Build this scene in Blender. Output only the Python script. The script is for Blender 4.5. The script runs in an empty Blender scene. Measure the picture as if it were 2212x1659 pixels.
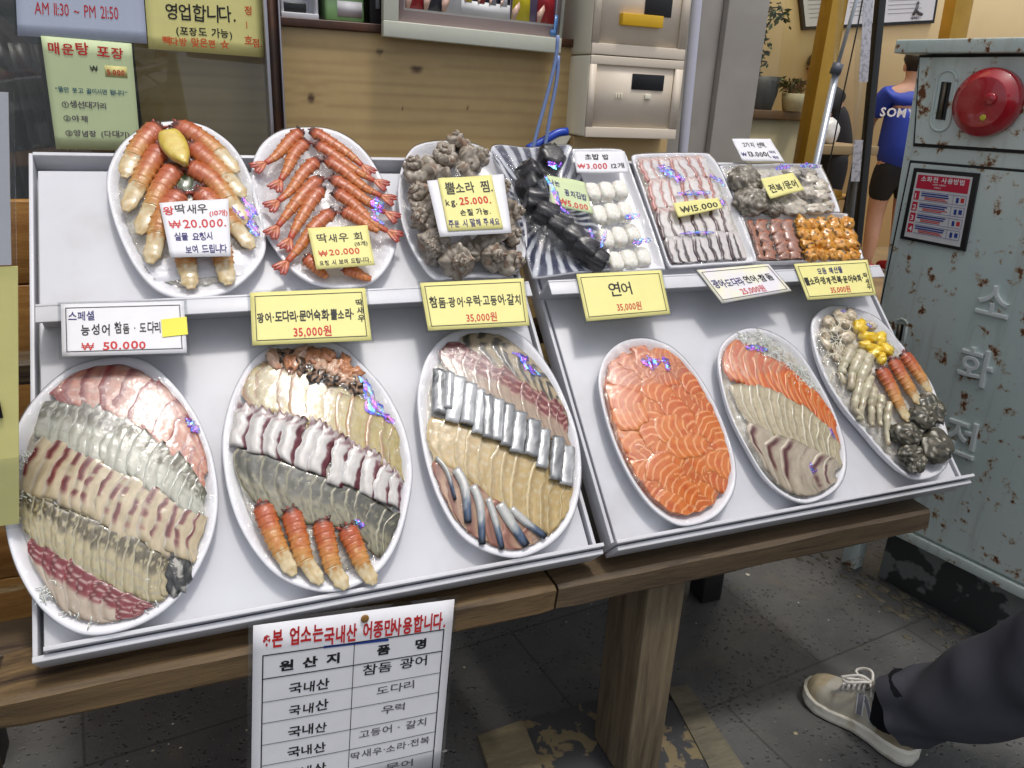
import bpy, bmesh, math, random
import numpy as np
from mathutils import Vector, Matrix, noise as mnoise
R = math.radians
rng = random.Random(7)
SC = bpy.context.scene
COL = SC.collection

# ------------------------------------------------------------------ camera
PW, PH, FPX = 2212.0, 1659.0, 1695.0          # the photo's measuring frame and focal length in it
_y, _p, _r = R(23.0), R(20.6), R(2.9)
FW = np.array([math.sin(_y)*math.cos(_p), math.cos(_y)*math.cos(_p), -math.sin(_p)])
_rt = np.array([math.cos(_y), -math.sin(_y), 0.0]); _up = np.cross(_rt, FW)
RT = math.cos(_r)*_rt + math.sin(_r)*_up
UP = -math.sin(_r)*_rt + math.cos(_r)*_up
EYE = np.array([0.0, 0.0, 1.25])
cd = bpy.data.cameras.new('camera'); co = bpy.data.objects.new('camera', cd); COL.objects.link(co)
cd.sensor_fit = 'HORIZONTAL'; cd.sensor_width = 36.0; cd.lens = FPX/PW*36.0
cd.clip_start = 0.02; cd.clip_end = 200.0
co.matrix_world = Matrix(((RT[0], UP[0], -FW[0], EYE[0]), (RT[1], UP[1], -FW[1], EYE[1]), (RT[2], UP[2], -FW[2], EYE[2]), (0, 0, 0, 1)))
SC.camera = co

# ------------------------------------------------------------------ world, sun, exposure
SUN = Vector((0.10, -0.24, 1.0)).normalized()      # towards the light
w = bpy.data.worlds.new('World'); SC.world = w; w.use_nodes = True
nt = w.node_tree; bg = nt.nodes['Background']
sky = nt.nodes.new('ShaderNodeTexSky'); sky.sky_type = 'NISHITA'; sky.sun_disc = False
sky.sun_elevation = math.asin(SUN.z); sky.sun_rotation = math.atan2(SUN.x, SUN.y)
sky.air_density = 0.6; sky.dust_density = 3.0
hs = nt.nodes.new('ShaderNodeHueSaturation'); hs.inputs['Saturation'].default_value = .35; nt.links.new(sky.outputs[0], hs.inputs['Color']); nt.links.new(hs.outputs[0], bg.inputs[0]); bg.inputs[1].default_value = 0.15
sl_ = bpy.data.lights.new('sun', 'SUN'); sl_.energy = 1.15; sl_.angle = R(6); sl_.color = (1.0, 0.95, 0.88)
so = bpy.data.objects.new('sun', sl_); COL.objects.link(so)
so.rotation_euler = SUN.to_track_quat('Z', 'Y').to_euler()
vs = SC.view_settings; vs.view_transform = 'Standard'; vs.look = 'None'; vs.gamma = 1.0; vs.exposure = 0.36
SC.cycles.max_bounces = 8; SC.cycles.transparent_max_bounces = 16; SC.cycles.caustics_reflective = False; SC.cycles.caustics_refractive = False
SC.cycles.sample_clamp_indirect = 4.0

# ------------------------------------------------------------------ helpers: colour, planes, meshes
def c_(h):
    """sRGB 0-255 triple -> linear"""
    return tuple((v/255/12.92 if v/255 <= .04045 else ((v/255+.055)/1.055)**2.4) for v in h)
def lerp(a, b, t): return a+(b-a)*t
def mixc(a, b, t):
    t = max(0.0, min(1.0, t)); return tuple(x+(y-x)*t for x, y in zip(a, b))
def nz(x, y=0.0, z=0.0): return mnoise.noise(Vector((x, y, z)))
def unit(v): v = np.asarray(v, float); return v/np.linalg.norm(v)

class Plane:
    def __init__(s, o, x, y):
        s.o = np.asarray(o, float); s.x = unit(x); s.y = unit(y); s.n = unit(np.cross(s.x, s.y))
    def P(s, u, v, w=0.0): return s.o+s.x*u+s.y*v+s.n*w
    def at(s, px, py, w=0.0):
        """world point of this plane (raised by w) seen at a photo pixel"""
        d = FW+RT*((px-PW/2)/FPX)-UP*((py-PH/2)/FPX); o = s.o+s.n*w
        return EYE+d*(((o-EYE)@s.n)/(d@s.n))
    def uv(s, px, py, w=0.0):
        q = s.at(px, py, w)-s.o; return float(q@s.x), float(q@s.y)
    def loc(s, p):
        q = np.asarray(p)-s.o; return float(q@s.x), float(q@s.y), float(q@s.n)
XA, YA, ZA = np.array([1., 0, 0]), np.array([0, 1., 0]), np.array([0, 0, 1.])
TH = R(44.3)
BP = Plane((0.15835, 1.1148, 0.7341), XA, (0, math.cos(TH), math.sin(TH)))   # the sloping display boards
GP = Plane((0, 0, 0), XA, YA)
def YP(Y): return Plane((0, Y, 0), XA, ZA)      # upright planes; normal towards the camera (-Y)

def props(o, label=None, cat=None, group=None, kind=None):
    if label: o['label'] = label
    if cat: o['category'] = cat
    if group: o['group'] = group
    if kind: o['kind'] = kind
    return o
def thing(name, loc, label, cat, group=None):
    o = bpy.data.objects.new(name, None); COL.objects.link(o); o.location = tuple(loc); o.empty_display_size = .02
    return props(o, label, cat, group)
WLOC = {}
def mk(name, V, F, mat, parent=None, cols=None, smooth=True, label=None, cat=None, group=None, kind=None, origin=None):
    """one mesh object from world-space vertices; cols = linear rgb per vertex"""
    V = np.asarray(V, float).reshape(-1, 3)
    if parent is not None: org = np.array(WLOC[parent.name]) if parent.name in WLOC else np.array(parent.location)
    elif origin is not None: org = np.asarray(origin, float)
    else: org = np.array([V[:, 0].mean(), V[:, 1].mean(), V[:, 2].min()])
    me = bpy.data.meshes.new(name)
    me.from_pydata([tuple(v) for v in V-org], [], [tuple(int(i) for i in f) for f in F])
    if cols is not None:
        a = me.color_attributes.new('Col', 'FLOAT_COLOR', 'POINT')
        cc = np.ones((len(V), 4)); cc[:, :3] = np.asarray(cols).reshape(-1, 3)
        a.data.foreach_set('color', cc.ravel())
    if smooth: me.polygons.foreach_set('use_smooth', [True]*len(me.polygons))
    for m in (mat if isinstance(mat, (list, tuple)) else [mat]): me.materials.append(m)
    o = bpy.data.objects.new(name, me); COL.objects.link(o)
    if parent is not None:
        o.parent = parent; WLOC[o.name] = org
    else:
        o.location = tuple(org); WLOC[o.name] = org
    return props(o, label, cat, group, kind)

class MB:
    """collects geometry for one mesh"""
    def __init__(s): s.V = []; s.F = []; s.C = []
    def add(s, V, F, col=None):
        k = len(s.V); s.V += [tuple(v) for v in V]; s.F += [tuple(i+k for i in f) for f in F]
        if col is not None:
            s.C += list(col) if (len(col) == len(V) and not np.isscalar(col[0])) else [tuple(col)]*len(V)
        return s
    def box(s, p, a, b, c, col=None, bev=0.0):
        """box from corner p with edge vectors a b c, bevelled"""
        bm = bmesh.new(); p, a, b, c = [np.asarray(q, float) for q in (p, a, b, c)]
        vs_ = [bm.verts.new(tuple(p+a*i+b*j+c*k)) for i in (0, 1) for j in (0, 1) for k in (0, 1)]
        for f in ((0, 1, 3, 2), (4, 6, 7, 5), (0, 4, 5, 1), (2, 3, 7, 6), (0, 2, 6, 4), (1, 5, 7, 3)): bm.faces.new([vs_[i] for i in f])
        bmesh.ops.recalc_face_normals(bm, faces=bm.faces)
        if bev > 0: bmesh.ops.bevel(bm, geom=list(bm.edges), offset=bev, segments=2, profile=.6, affect='EDGES')
        bm.verts.index_update()
        s.add([v.co[:] for v in bm.verts], [[v.index for v in f.verts] for f in bm.faces], col); bm.free(); return s
    def pbox(s, PL, u0, u1, v0, v1, w0, w1, col=None, bev=0.0):
        return s.box(PL.P(u0, v0, w0), PL.x*(u1-u0), PL.y*(v1-v0), PL.n*(w1-w0), col, bev)
    def slab(s, poly, thick, n, col=None):
        """flat polygon given thickness along -n"""
        k = len(poly); n = np.asarray(n); top = [np.asarray(q, float) for q in poly]; bot = [q-n*thick for q in top]
        F = [tuple(range(k)), tuple(range(2*k-1, k-1, -1))]+[(i, k+i, k+(i+1) % k, (i+1) % k) for i in range(k)]
        return s.add(top+bot, F, col)
    def tube(s, pts, rad, seg=8, col=None, cap=True):
        pts = [np.asarray(q, float) for q in pts]; n = len(pts)
        rad = [rad]*n if np.isscalar(rad) else rad; V = []; prev = None
        for i, q in enumerate(pts):
            t = unit(pts[min(i+1, n-1)]-pts[max(i-1, 0)])
            if prev is None:
                h = np.array([0, 0, 1.]) if abs(t[2]) < .9 else np.array([1., 0, 0]); a = unit(np.cross(t, h))
            else: a = unit(prev-t*(prev@t))
            prev = a; b = np.cross(t, a)
            V += [q+rad[i]*(a*math.cos(2*math.pi*k/seg)+b*math.sin(2*math.pi*k/seg)) for k in range(seg)]
        F = [(i*seg+k, i*seg+(k+1) % seg, (i+1)*seg+(k+1) % seg, (i+1)*seg+k) for i in range(n-1) for k in range(seg)]
        if cap: F += [tuple(range(seg-1, -1, -1)), tuple((n-1)*seg+k for k in range(seg))]
        return s.add(V, F, col)
    def blob(s, c, ax, ay, az, nu=14, nv=9, fn=None, col=None):
        """ellipsoid with axis vectors; fn(dir)->radius factor, col may be fn(dir)"""
        V = []; C = []; c, ax, ay, az = [np.asarray(q, float) for q in (c, ax, ay, az)]
        for j in range(nv+1):
            ph = math.pi*j/nv
            for i in range(nu):
                t = 2*math.pi*i/nu; d = (math.sin(ph)*math.cos(t), math.sin(ph)*math.sin(t), math.cos(ph))
                k = fn(d) if fn else 1.0
                V.append(c+k*(ax*d[0]+ay*d[1]+az*d[2]))
                if callable(col): C.append(col(d))
        F = [(j*nu+i, (j+1)*nu+i, (j+1)*nu+(i+1) % nu, j*nu+(i+1) % nu) for j in range(nv) for i in range(nu)]
        return s.add(V, F, C if callable(col) else col)
    def obj(s, name, mat, parent=None, **k):
        return mk(name, s.V, s.F, mat, parent, cols=s.C if len(s.C) == len(s.V) and s.C else None, **k)

def crom(P, n, closed=False):
    """n points evenly along a Catmull-Rom through P"""
    P = [np.asarray(p, float) for p in P]; m = len(P); out = []
    segs = m if closed else m-1
    for i in range(segs):
        if closed: a, b, c, d = P[(i-1) % m], P[i], P[(i+1) % m], P[(i+2) % m]
        else: a, b, c, d = P[max(i-1, 0)], P[i], P[i+1], P[min(i+2, m-1)]
        for k in range(12):
            t = k/12; out.append(.5*((2*b)+(c-a)*t+(2*a-5*b+4*c-d)*t*t+(3*b-a-3*c+d)*t**3))
    out.append(P[0] if closed else P[-1])
    out = np.array(out); L = np.concatenate([[0], np.cumsum(np.linalg.norm(np.diff(out, axis=0), axis=1))])
    q = np.linspace(0, L[-1], n+1)[:-1] if closed else np.linspace(0, L[-1], n)
    return np.stack([np.interp(q, L, out[:, k]) for k in range(out.shape[1])], axis=1)

# ------------------------------------------------------------------ materials
def NT(name):
    m = bpy.data.materials.new(name); m.use_nodes = True; t = m.node_tree
    return m, t, t.nodes['Principled BSDF'], t.nodes['Material Output']
def coordn(t, scale=(1, 1, 1), rot=(0, 0, 0)):
    tc = t.nodes.new('ShaderNodeTexCoord'); mp = t.nodes.new('ShaderNodeMapping')
    mp.inputs['Scale'].default_value = scale; mp.inputs['Rotation'].default_value = rot
    t.links.new(tc.outputs['Object'], mp.inputs['Vector']); return mp.outputs['Vector']
def noisen(t, vec, scale, detail=4, rough=.55, dist=0):
    n = t.nodes.new('ShaderNodeTexNoise'); n.inputs['Scale'].default_value = scale; n.inputs['Detail'].default_value = detail
    n.inputs['Roughness'].default_value = rough; n.inputs['Distortion'].default_value = dist
    t.links.new(vec, n.inputs['Vector']); return n.outputs['Fac']
def rampn(t, fac, stops):
    r = t.nodes.new('ShaderNodeValToRGB'); e = r.color_ramp.elements
    while len(e) < len(stops): e.new(.5)
    for k, (p, c) in enumerate(stops):
        e[k].position = p; e[k].color = (*c, 1) if not np.isscalar(c) else (c, c, c, 1)
    t.links.new(fac, r.inputs[0]); return r.outputs[0]
def mixn(t, fac, a, b, mode='MIX'):
    m = t.nodes.new('ShaderNodeMix'); m.data_type = 'RGBA'; m.blend_type = mode
    for s_, v in ((0, fac), (6, a), (7, b)):
        if hasattr(v, 'default_value') or hasattr(v, 'is_linked'): t.links.new(v, m.inputs[s_])
        else: m.inputs[s_].default_value = v if s_ == 0 else (*v, 1)
    return m.outputs[2]
def bumpn(t, h, strength, dist=.001, prev=None):
    b = t.nodes.new('ShaderNodeBump'); b.inputs['Strength'].default_value = strength; b.inputs['Distance'].default_value = dist
    t.links.new(h, b.inputs['Height'])
    if prev is not None: t.links.new(prev, b.inputs['Normal'])
    return b.outputs[0]
def M(name, col=(.5, .5, .5), rough=.5, col2=None, ns=20, thr=(.4, .6), stretch=(1, 1, 1), bump=0, bs=80, bd=.001, metal=0, coat=0, coatr=.05, attr=False, sss=0, spec=.5, var=.12, emit=0):
    m, t, b, o = NT(name); v = coordn(t, stretch)
    if attr:
        a = t.nodes.new('ShaderNodeAttribute'); a.attribute_name = 'Col'; base = a.outputs['Color']
    elif col2 is not None:
        base = mixn(t, rampn(t, noisen(t, v, ns), [(thr[0], 0.0), (thr[1], 1.0)]), col, col2)
    else:
        base = mixn(t, 0.0, col, col)
    if var:
        base = mixn(t, 1.0, base, rampn(t, noisen(t, v, ns*2.3, 5), [(.25, 1-var), (.75, 1.0)]), 'MULTIPLY')
    t.links.new(base, b.inputs['Base Color'])
    b.inputs['Roughness'].default_value = rough; b.inputs['Metallic'].default_value = metal
    b.inputs['Specular IOR Level'].default_value = spec
    b.inputs['Coat Weight'].default_value = coat; b.inputs['Coat Roughness'].default_value = coatr
    if sss:
        b.inputs['Subsurface Weight'].default_value = sss; b.inputs['Subsurface Radius'].default_value = (1, .6, .4); b.inputs['Subsurface Scale'].default_value = .004
    if bump:
        nb = bumpn(t, noisen(t, v, bs, 4), bump, bd); t.links.new(nb, b.inputs['Normal'])
    if emit:
        t.links.new(base, b.inputs['Emission Color']); b.inputs['Emission Strength'].default_value = emit
    return m

def food_mat(name, rough=.3, bs=160, bump=.12, coat=.75, sss=.25, wr=48, wrs=.28):
    """wet food: vertex colours, fine flesh grain, and a glossy layer with the wrinkles of the film that clings to it"""
    m, t, b, o = NT(name); v = coordn(t)
    a = t.nodes.new('ShaderNodeAttribute'); a.attribute_name = 'Col'
    base = mixn(t, 1.0, a.outputs['Color'], rampn(t, noisen(t, v, 130, 5), [(.25, .82), (.75, 1.0)]), 'MULTIPLY')
    t.links.new(base, b.inputs['Base Color']); b.inputs['Roughness'].default_value = rough
    if sss:
        b.inputs['Subsurface Weight'].default_value = sss; b.inputs['Subsurface Radius'].default_value = (1, .7, .5); b.inputs['Subsurface Scale'].default_value = .008
    b.inputs['Coat Weight'].default_value = coat; b.inputs['Coat Roughness'].default_value = .07; b.inputs['Coat IOR'].default_value = 1.45
    nb = bumpn(t, noisen(t, v, bs, 4), bump, .0008); t.links.new(nb, b.inputs['Normal'])
    cb = bumpn(t, noisen(t, v, wr, 5, .6, 1.0), wrs, .0035); t.links.new(cb, b.inputs['Coat Normal'])
    return m
FISH = food_mat('wet_fish', .36, sss=.5)
SHELLY = food_mat('prawn_shell', .34, bs=220, bump=.6, sss=.25, wr=110, wrs=.8, coat=.6)
ROUGHSH = food_mat('crusty_shell', .6, bs=240, bump=1.0, coat=.45, sss=0)
RICE = food_mat('rice_grain', .45, bump=.05, coat=.1, sss=.5)
SILVER = food_mat('silver_skin', .25, bs=120, bump=.4, sss=0); SILVER.node_tree.nodes['Principled BSDF'].inputs['Metallic'].default_value = .3
NORI = food_mat('seaweed', .3, bs=110, bump=1.0, sss=0, wr=120, wrs=1.0, coat=1.0)

def film_mat():
    m, t, b, o = NT('cling_film'); v = coordn(t)
    b.inputs['Base Color'].default_value = (.9, .92, .96, 1); b.inputs['Roughness'].default_value = .07
    th = rampn(t, noisen(t, v, 25, 3), [(.3, .35), (.7, .75)])
    mu = t.nodes.new('ShaderNodeMath'); mu.operation = 'MULTIPLY'; mu.inputs[1].default_value = 700.0
    t.links.new(th, mu.inputs[0]); t.links.new(mu.outputs[0], b.inputs['Thin Film Thickness']); b.inputs['Thin Film IOR'].default_value = 1.5
    nb = bumpn(t, noisen(t, v, 46, 5, .6, 1.2), .6, .005); t.links.new(nb, b.inputs['Normal'])
    tr = t.nodes.new('ShaderNodeBsdfTransparent'); tr.inputs[0].default_value = (.97, .97, .98, 1)
    gl = t.nodes.new('ShaderNodeBsdfGlossy'); gl.inputs['Roughness'].default_value = .06; t.links.new(nb, gl.inputs['Normal'])
    lw = t.nodes.new('ShaderNodeLayerWeight'); lw.inputs[0].default_value = .5; t.links.new(nb, lw.inputs['Normal'])
    f1 = rampn(t, lw.outputs['Facing'], [(0, .038), (.55, .075), (1, .6)])
    m1 = t.nodes.new('ShaderNodeMixShader'); t.links.new(f1, m1.inputs[0]); t.links.new(tr.outputs[0], m1.inputs[1]); t.links.new(gl.outputs[0], m1.inputs[2])
    m2 = t.nodes.new('ShaderNodeMixShader'); m2.inputs[0].default_value = .03
    t.links.new(m1.outputs[0], m2.inputs[1]); t.links.new(b.outputs[0], m2.inputs[2]); t.links.new(m2.outputs[0], o.inputs[0])
    return m
FILM = film_mat()
def irid_mat():
    """crumpled iridescent fold of film: interference colours in a thin-film layer, partly see-through"""
    m, t, b, o = NT('iridescent_crease'); v = coordn(t)
    a = t.nodes.new('ShaderNodeAttribute'); a.attribute_name = 'Col'; t.links.new(a.outputs['Color'], b.inputs['Base Color'])
    b.inputs['Metallic'].default_value = .85; b.inputs['Roughness'].default_value = .22
    th = rampn(t, noisen(t, v, 60, 3, .5, 1.5), [(.35, .3), (.65, .8)])
    mu = t.nodes.new('ShaderNodeMath'); mu.operation = 'MULTIPLY'; mu.inputs[1].default_value = 500.0
    t.links.new(th, mu.inputs[0]); t.links.new(mu.outputs[0], b.inputs['Thin Film Thickness']); b.inputs['Thin Film IOR'].default_value = 1.4
    nb = bumpn(t, noisen(t, v, 160, 4, .6, 1.0), .6, .002); t.links.new(nb, b.inputs['Normal'])
    tr = t.nodes.new('ShaderNodeBsdfTransparent'); mx = t.nodes.new('ShaderNodeMixShader')
    t.links.new(rampn(t, noisen(t, v, 130, 4, .6, 1.0), [(.36, .25), (.56, .95)]), mx.inputs[0]); t.links.new(tr.outputs[0], mx.inputs[1]); t.links.new(b.outputs[0], mx.inputs[2]); t.links.new(mx.outputs[0], o.inputs[0])
    return m
IRID = irid_mat()
def glass_mat(name, tint, f0=.06, f1=.6):
    m, t, b, o = NT(name)
    tr = t.nodes.new('ShaderNodeBsdfTransparent'); tr.inputs[0].default_value = (*tint, 1)
    gl = t.nodes.new('ShaderNodeBsdfGlossy'); gl.inputs['Roughness'].default_value = .02
    lw = t.nodes.new('ShaderNodeLayerWeight'); lw.inputs[0].default_value = .5
    mx = t.nodes.new('ShaderNodeMixShader'); t.links.new(rampn(t, lw.outputs['Facing'], [(0, f0), (.55, f0*1.6), (1, f1)]), mx.inputs[0])
    t.links.new(tr.outputs[0], mx.inputs[1]); t.links.new(gl.outputs[0], mx.inputs[2]); t.links.new(mx.outputs[0], o.inputs[0]); t.nodes.remove(b)
    return m
TINT = glass_mat('tinted_glass', (.88, .90, .88), .075, .25); CLEAR = glass_mat('clear_plastic', (.95, .96, .97), .04, .22); SHOPG = glass_mat('shop_glass', (.90, .91, .84), .03, .2)

PLASTIC_W = M('white_board', c_((208, 209, 214)), .38, col2=c_((188, 186, 186)), ns=7, thr=(.52, .85), var=.06, bump=.06, bs=300)
FOAM = M('foam_tray', c_((238, 238, 241)), .45, ns=30, var=.04, bump=.12, bs=500, coat=.25, coatr=.2, sss=.1)
PAPER_W = M('white_paper', c_((232, 232, 236)), .6, ns=14, var=.06, bump=.15, bs=50, bd=.002)
PAPER_B = M('bluish_paper', c_((196, 206, 226)), .6, ns=10, var=.06)
PAPER_Y = M('yellow_paper', c_((236, 229, 150)), .6, ns=14, var=.07, bump=.15, bs=50, bd=.002)
PAPER_G = M('pale_green_paper', c_((206, 220, 172)), .6, ns=10, var=.06)
PAPER_L = M('lavender_paper', c_((232, 228, 236)), .5, col2=c_((240, 238, 200)), ns=12, var=.05)
INK = {'k': M('black_ink', c_((22, 20, 24)), .6, var=0), 'b': M('blue_ink', c_((36, 30, 105)), .6, var=0), 'r': M('red_ink', c_((200, 40, 42)), .6, var=0),
       'o': M('orange_ink', c_((214, 92, 40)), .6, var=0), 't': M('teal_ink', c_((62, 108, 118)), .6, var=0), 'g': M('grey_ink', c_((92, 88, 96)), .6, var=0), 'w': M('white_ink', c_((238, 236, 236)), .6, var=0),
       'y': M('yellow_ink', c_((232, 214, 120)), .6, var=0), 'c': M('crimson_ink', c_((196, 24, 60)), .5, var=0), 'n': M('navy_ink', c_((30, 60, 140)), .6, var=0)}

def wood_mat(name, a, b_, rough=.55, along=(3, 30, 30), dark=None, dthr=(.62, .72), bump=.4):
    m, t, b, o = NT(name); v = coordn(t, along)
    base = mixn(t, rampn(t, noisen(t, v, 1.4, 8, .65, .6), [(.3, 0.0), (.7, 1.0)]), a, b_)
    fine = noisen(t, coordn(t, tuple(x*5 for x in along)), 2, 6, .7)
    base = mixn(t, 1.0, base, rampn(t, fine, [(.3, .72), (.7, 1.0)]), 'MULTIPLY')
    if dark is not None:
        base = mixn(t, rampn(t, noisen(t, coordn(t, tuple(max(1, x*.35) for x in along)), 3, 7, .7), [(dthr[0], 0.0), (dthr[1], 1.0)]), base, dark)
    t.links.new(base, b.inputs['Base Color']); b.inputs['Roughness'].default_value = rough
    t.links.new(bumpn(t, fine, bump, .002), b.inputs['Normal']); return m
BEAM = wood_mat('weathered_beam', c_((84, 66, 42)), c_((126, 102, 68)), .65, (3, 40, 40), c_((44, 30, 20)), (.50, .66))
BEAM2 = wood_mat('dark_beam', c_((72, 58, 42)), c_((108, 90, 66)), .6, (3, 40, 40), c_((44, 28, 22)), (.55, .68))
LEGW = wood_mat('leg_wood', c_((84, 70, 52)), c_((138, 124, 98)), .65, (40, 40, 3), c_((60, 46, 34)))
ORANGEW = wood_mat('orange_planks', c_((150, 98, 40)), c_((196, 146, 78)), .5, (4, 4, 30), c_((210, 186, 140)), (.6, .7))
# ---- APPEND ----
# ================================================================== GROUND
def ground_mat():
    m, t, b, o = NT('basalt_paving'); v = coordn(t, rot=(0, 0, R(-6.5)))
    base = mixn(t, rampn(t, noisen(t, v, 3.5, 7, .65), [(.35, 0.0), (.7, 1.0)]), c_((72, 73, 74)), c_((98, 98, 96)))
    base = mixn(t, rampn(t, noisen(t, v, 6, 6, .7, .5), [(.58, 0.0), (.75, .55)]), base, c_((112, 102, 80)))
    br = t.nodes.new('ShaderNodeTexBrick'); br.inputs['Scale'].default_value = 1.0
    for k, q in (('Brick Width', .62), ('Row Height', .41), ('Mortar Size', .0035), ('Mortar Smooth', .4)): br.inputs[k].default_value = q
    br.inputs['Color1'].default_value = (1, 1, 1, 1); br.inputs['Color2'].default_value = (.92, .92, .92, 1); br.inputs['Mortar'].default_value = (.55, .54, .52, 1)
    mp = t.nodes.new('ShaderNodeMapping'); mp.inputs['Location'].default_value = (.12, -.14, 0); t.links.new(v, mp.inputs[0]); t.links.new(mp.outputs[0], br.inputs['Vector'])
    base = mixn(t, 1.0, base, br.outputs['Color'], 'MULTIPLY')
    vo = t.nodes.new('ShaderNodeTexVoronoi'); vo.inputs['Scale'].default_value = 75; t.links.new(v, vo.inputs['Vector'])
    pit = rampn(t, vo.outputs['Distance'], [(.12, 0.0), (.3, 1.0)])
    msk = rampn(t, noisen(t, v, 9, 4), [(.42, 1.0), (.56, 0.0)])
    pits = mixn(t, msk, pit, (1, 1, 1))
    base = mixn(t, 1.0, base, mixn(t, pits, (.45, .45, .45), (1, 1, 1)), 'MULTIPLY')
    sp = t.nodes.new('ShaderNodeTexVoronoi'); sp.inputs['Scale'].default_value = 38; t.links.new(v, sp.inputs['Vector'])
    base = mixn(t, rampn(t, sp.outputs['Distance'], [(.035, .6), (.06, 0.0)]), base, c_((170, 165, 150)))
    t.links.new(base, b.inputs['Base Color'])
    t.links.new(rampn(t, noisen(t, v, 5, 4), [(.35, .32), (.7, .6)]), b.inputs['Roughness'])
    n1 = bumpn(t, noisen(t, v, 90, 6, .7), .5, .003); n2 = bumpn(t, pits, .8, .004, n1)
    t.links.new(bumpn(t, br.outputs['Fac'], -.7, .003, n2), b.inputs['Normal']); return m
mk('ground', [(-30, -30, 0), (30, -30, 0), (30, 30, 0), (-30, 30, 0)], [(0, 1, 2, 3)], ground_mat(), kind='structure', smooth=False)

# small litter trodden into the paving
lit = MB()
for k in range(150):
    x, y = rng.uniform(-.5, 2.1), rng.uniform(.7, 2.0); a = rng.uniform(0, 6.3); l = rng.uniform(.0012, .004)*(2 if rng.random() < .1 else 1); q = rng.uniform(.4, .9)
    ax = np.array([math.cos(a), math.sin(a), 0])*l; ay = np.array([-math.sin(a), math.cos(a), 0])*l*q
    lit.blob((x, y, .0006), ax, ay, (0, 0, .0008), 7, 4, None, c_(rng.choice([(196, 190, 176), (170, 160, 130), (210, 208, 200), (130, 112, 80)])))
lit.obj('litter', M('litter', attr=True, rough=.7), kind='stuff', label='pale crumbs and flecks trodden into the dark paving')

# ================================================================== DISPLAY BOARDS
def display_board(u0, u1, label, sl=.018, sr=-.017, rl0=.016, rl1=.002):
    o = BP.P((u0+u1)/2, -.25, -.03); t = thing('display_board', o, label, 'display board', 'sloping white display boards')
    b = MB().pbox(BP, u0+.012, u1-.012, -.236, .512, -.016, 0, bev=.002); b.obj('back_panel', PLASTIC_W, t)
    f = MB()
    f.pbox(BP, u0, u0+.006, -.243, .545, -.034, .003, bev=.0012); f.pbox(BP, u1-.006, u1, -.243, .545, -.034, .003, bev=.0012)
    f.pbox(BP, u0+.006, u1-.006, .538, .545, -.034, .006, bev=.0012)
    f.pbox(BP, u0+.006, u1-.006, -.243, .538, -.034, -.029)
    f.obj('outer_tray', PLASTIC_W, t)
    s = MB().pbox(BP, u0+sl, u1+sr, .2225, .2265, .0004, .062, bev=.001); s.pbox(BP, u0+sl, u1+sr, .197, .2222, .0588, .062, bev=.001)
    s.obj('shelf', PLASTIC_W, t)
    r = MB().pbox(BP, u0+rl0, u1+rl1, -.2425, -.2365, -.016, .026, bev=.001); r.pbox(BP, u0+.002, u1+.002, -.2525, -.2445, -.034, .016, bev=.0015)
    r.obj('front_rail', PLASTIC_W, t)
    return t
display_board(-.383, .404, 'sloping white board holding the round seafood platters, its left side by the wooden planks')
display_board(.430, 1.222, 'sloping white board holding the salmon platter, its right side by the rusty cabinet', -.006, -.022, -.001, .006)

# ================================================================== TABLE UNDER THE BOARDS
tb = thing('wooden_table', (.55, 1.05, 0), 'low weathered timber table frame carrying both white boards', 'table')
def beam(x0, x1, y0, y1, z0, z1, mat, name, ch=.012):
    b = MB(); n = 26; V = []; F = []
    sec = [(y0+ch*.3, z0), (y0, z0+ch*.4), (y0, z1-ch*.5), (y0+ch*.6, z1), (y1, z1), (y1, z0)]; k = len(sec)
    for i in range(n+1):
        x = lerp(x0, x1, i/n); e = .012 if i in (0, n) else 0
        for j, (yy, zz) in enumerate(sec):
            V.append((x+(.006*nz(j*3.1, x*9) if e else 0), yy+.0025*nz(x*6, j*2.3, 1)+(e*.3 if j < 4 else 0), zz+.002*nz(x*7, j*1.7, 5)-(e*.25 if j in (2, 3, 4) else 0)))
    for i in range(n):
        F += [(i*k+j, i*k+(j+1) % k, (i+1)*k+(j+1) % k, (i+1)*k+j) for j in range(k)]
    F += [tuple(range(k-1, -1, -1)), tuple(n*k+j for j in range(k))]
    mk(name, V, F, mat, tb, smooth=False)
beam(-.275, .487, .922, 1.02, .478, .524, BEAM, 'front_beam')
beam(.494, 1.30, .928, 1.01, .474, .520, BEAM2, 'front_beam')
beam(-.48, 1.30, 1.40, 1.46, .76, .80, BEAM2, 'rear_beam')
l = MB().box((.68, .952, .012), (.075, 0, 0), (0, .128, 0), (0, 0, .461), bev=.004); l.obj('leg', LEGW, tb)
l = MB().box((-.39, 1.03, 0), (.06, 0, 0), (0, .08, 0), (0, 0, .477), bev=.004); l.obj('leg', LEGW, tb)
l = MB().box((-.39, 1.022, .478), (.30, 0, 0), (0, .08, 0), (0, 0, .04), bev=.003); l.obj('cross_rail', BEAM2, tb)
DARKW = M('black_painted_wood', c_((28, 28, 28)), .5, col2=c_((44, 40, 36)), ns=10)
for x in (-.475, 1.17):
    l = MB().box((x, 1.40, 0), (.06, 0, 0), (0, .06, 0), (0, 0, .76), bev=.003); l.obj('rear_leg', DARKW, tb)
for x in (-.17, 1.25):
    s = MB().box((x, 1.0, .49), (.04, 0, 0), (0, .40, .27), (0, -.02, .03), bev=.002); s.obj('side_rail', BEAM2, tb)
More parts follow.
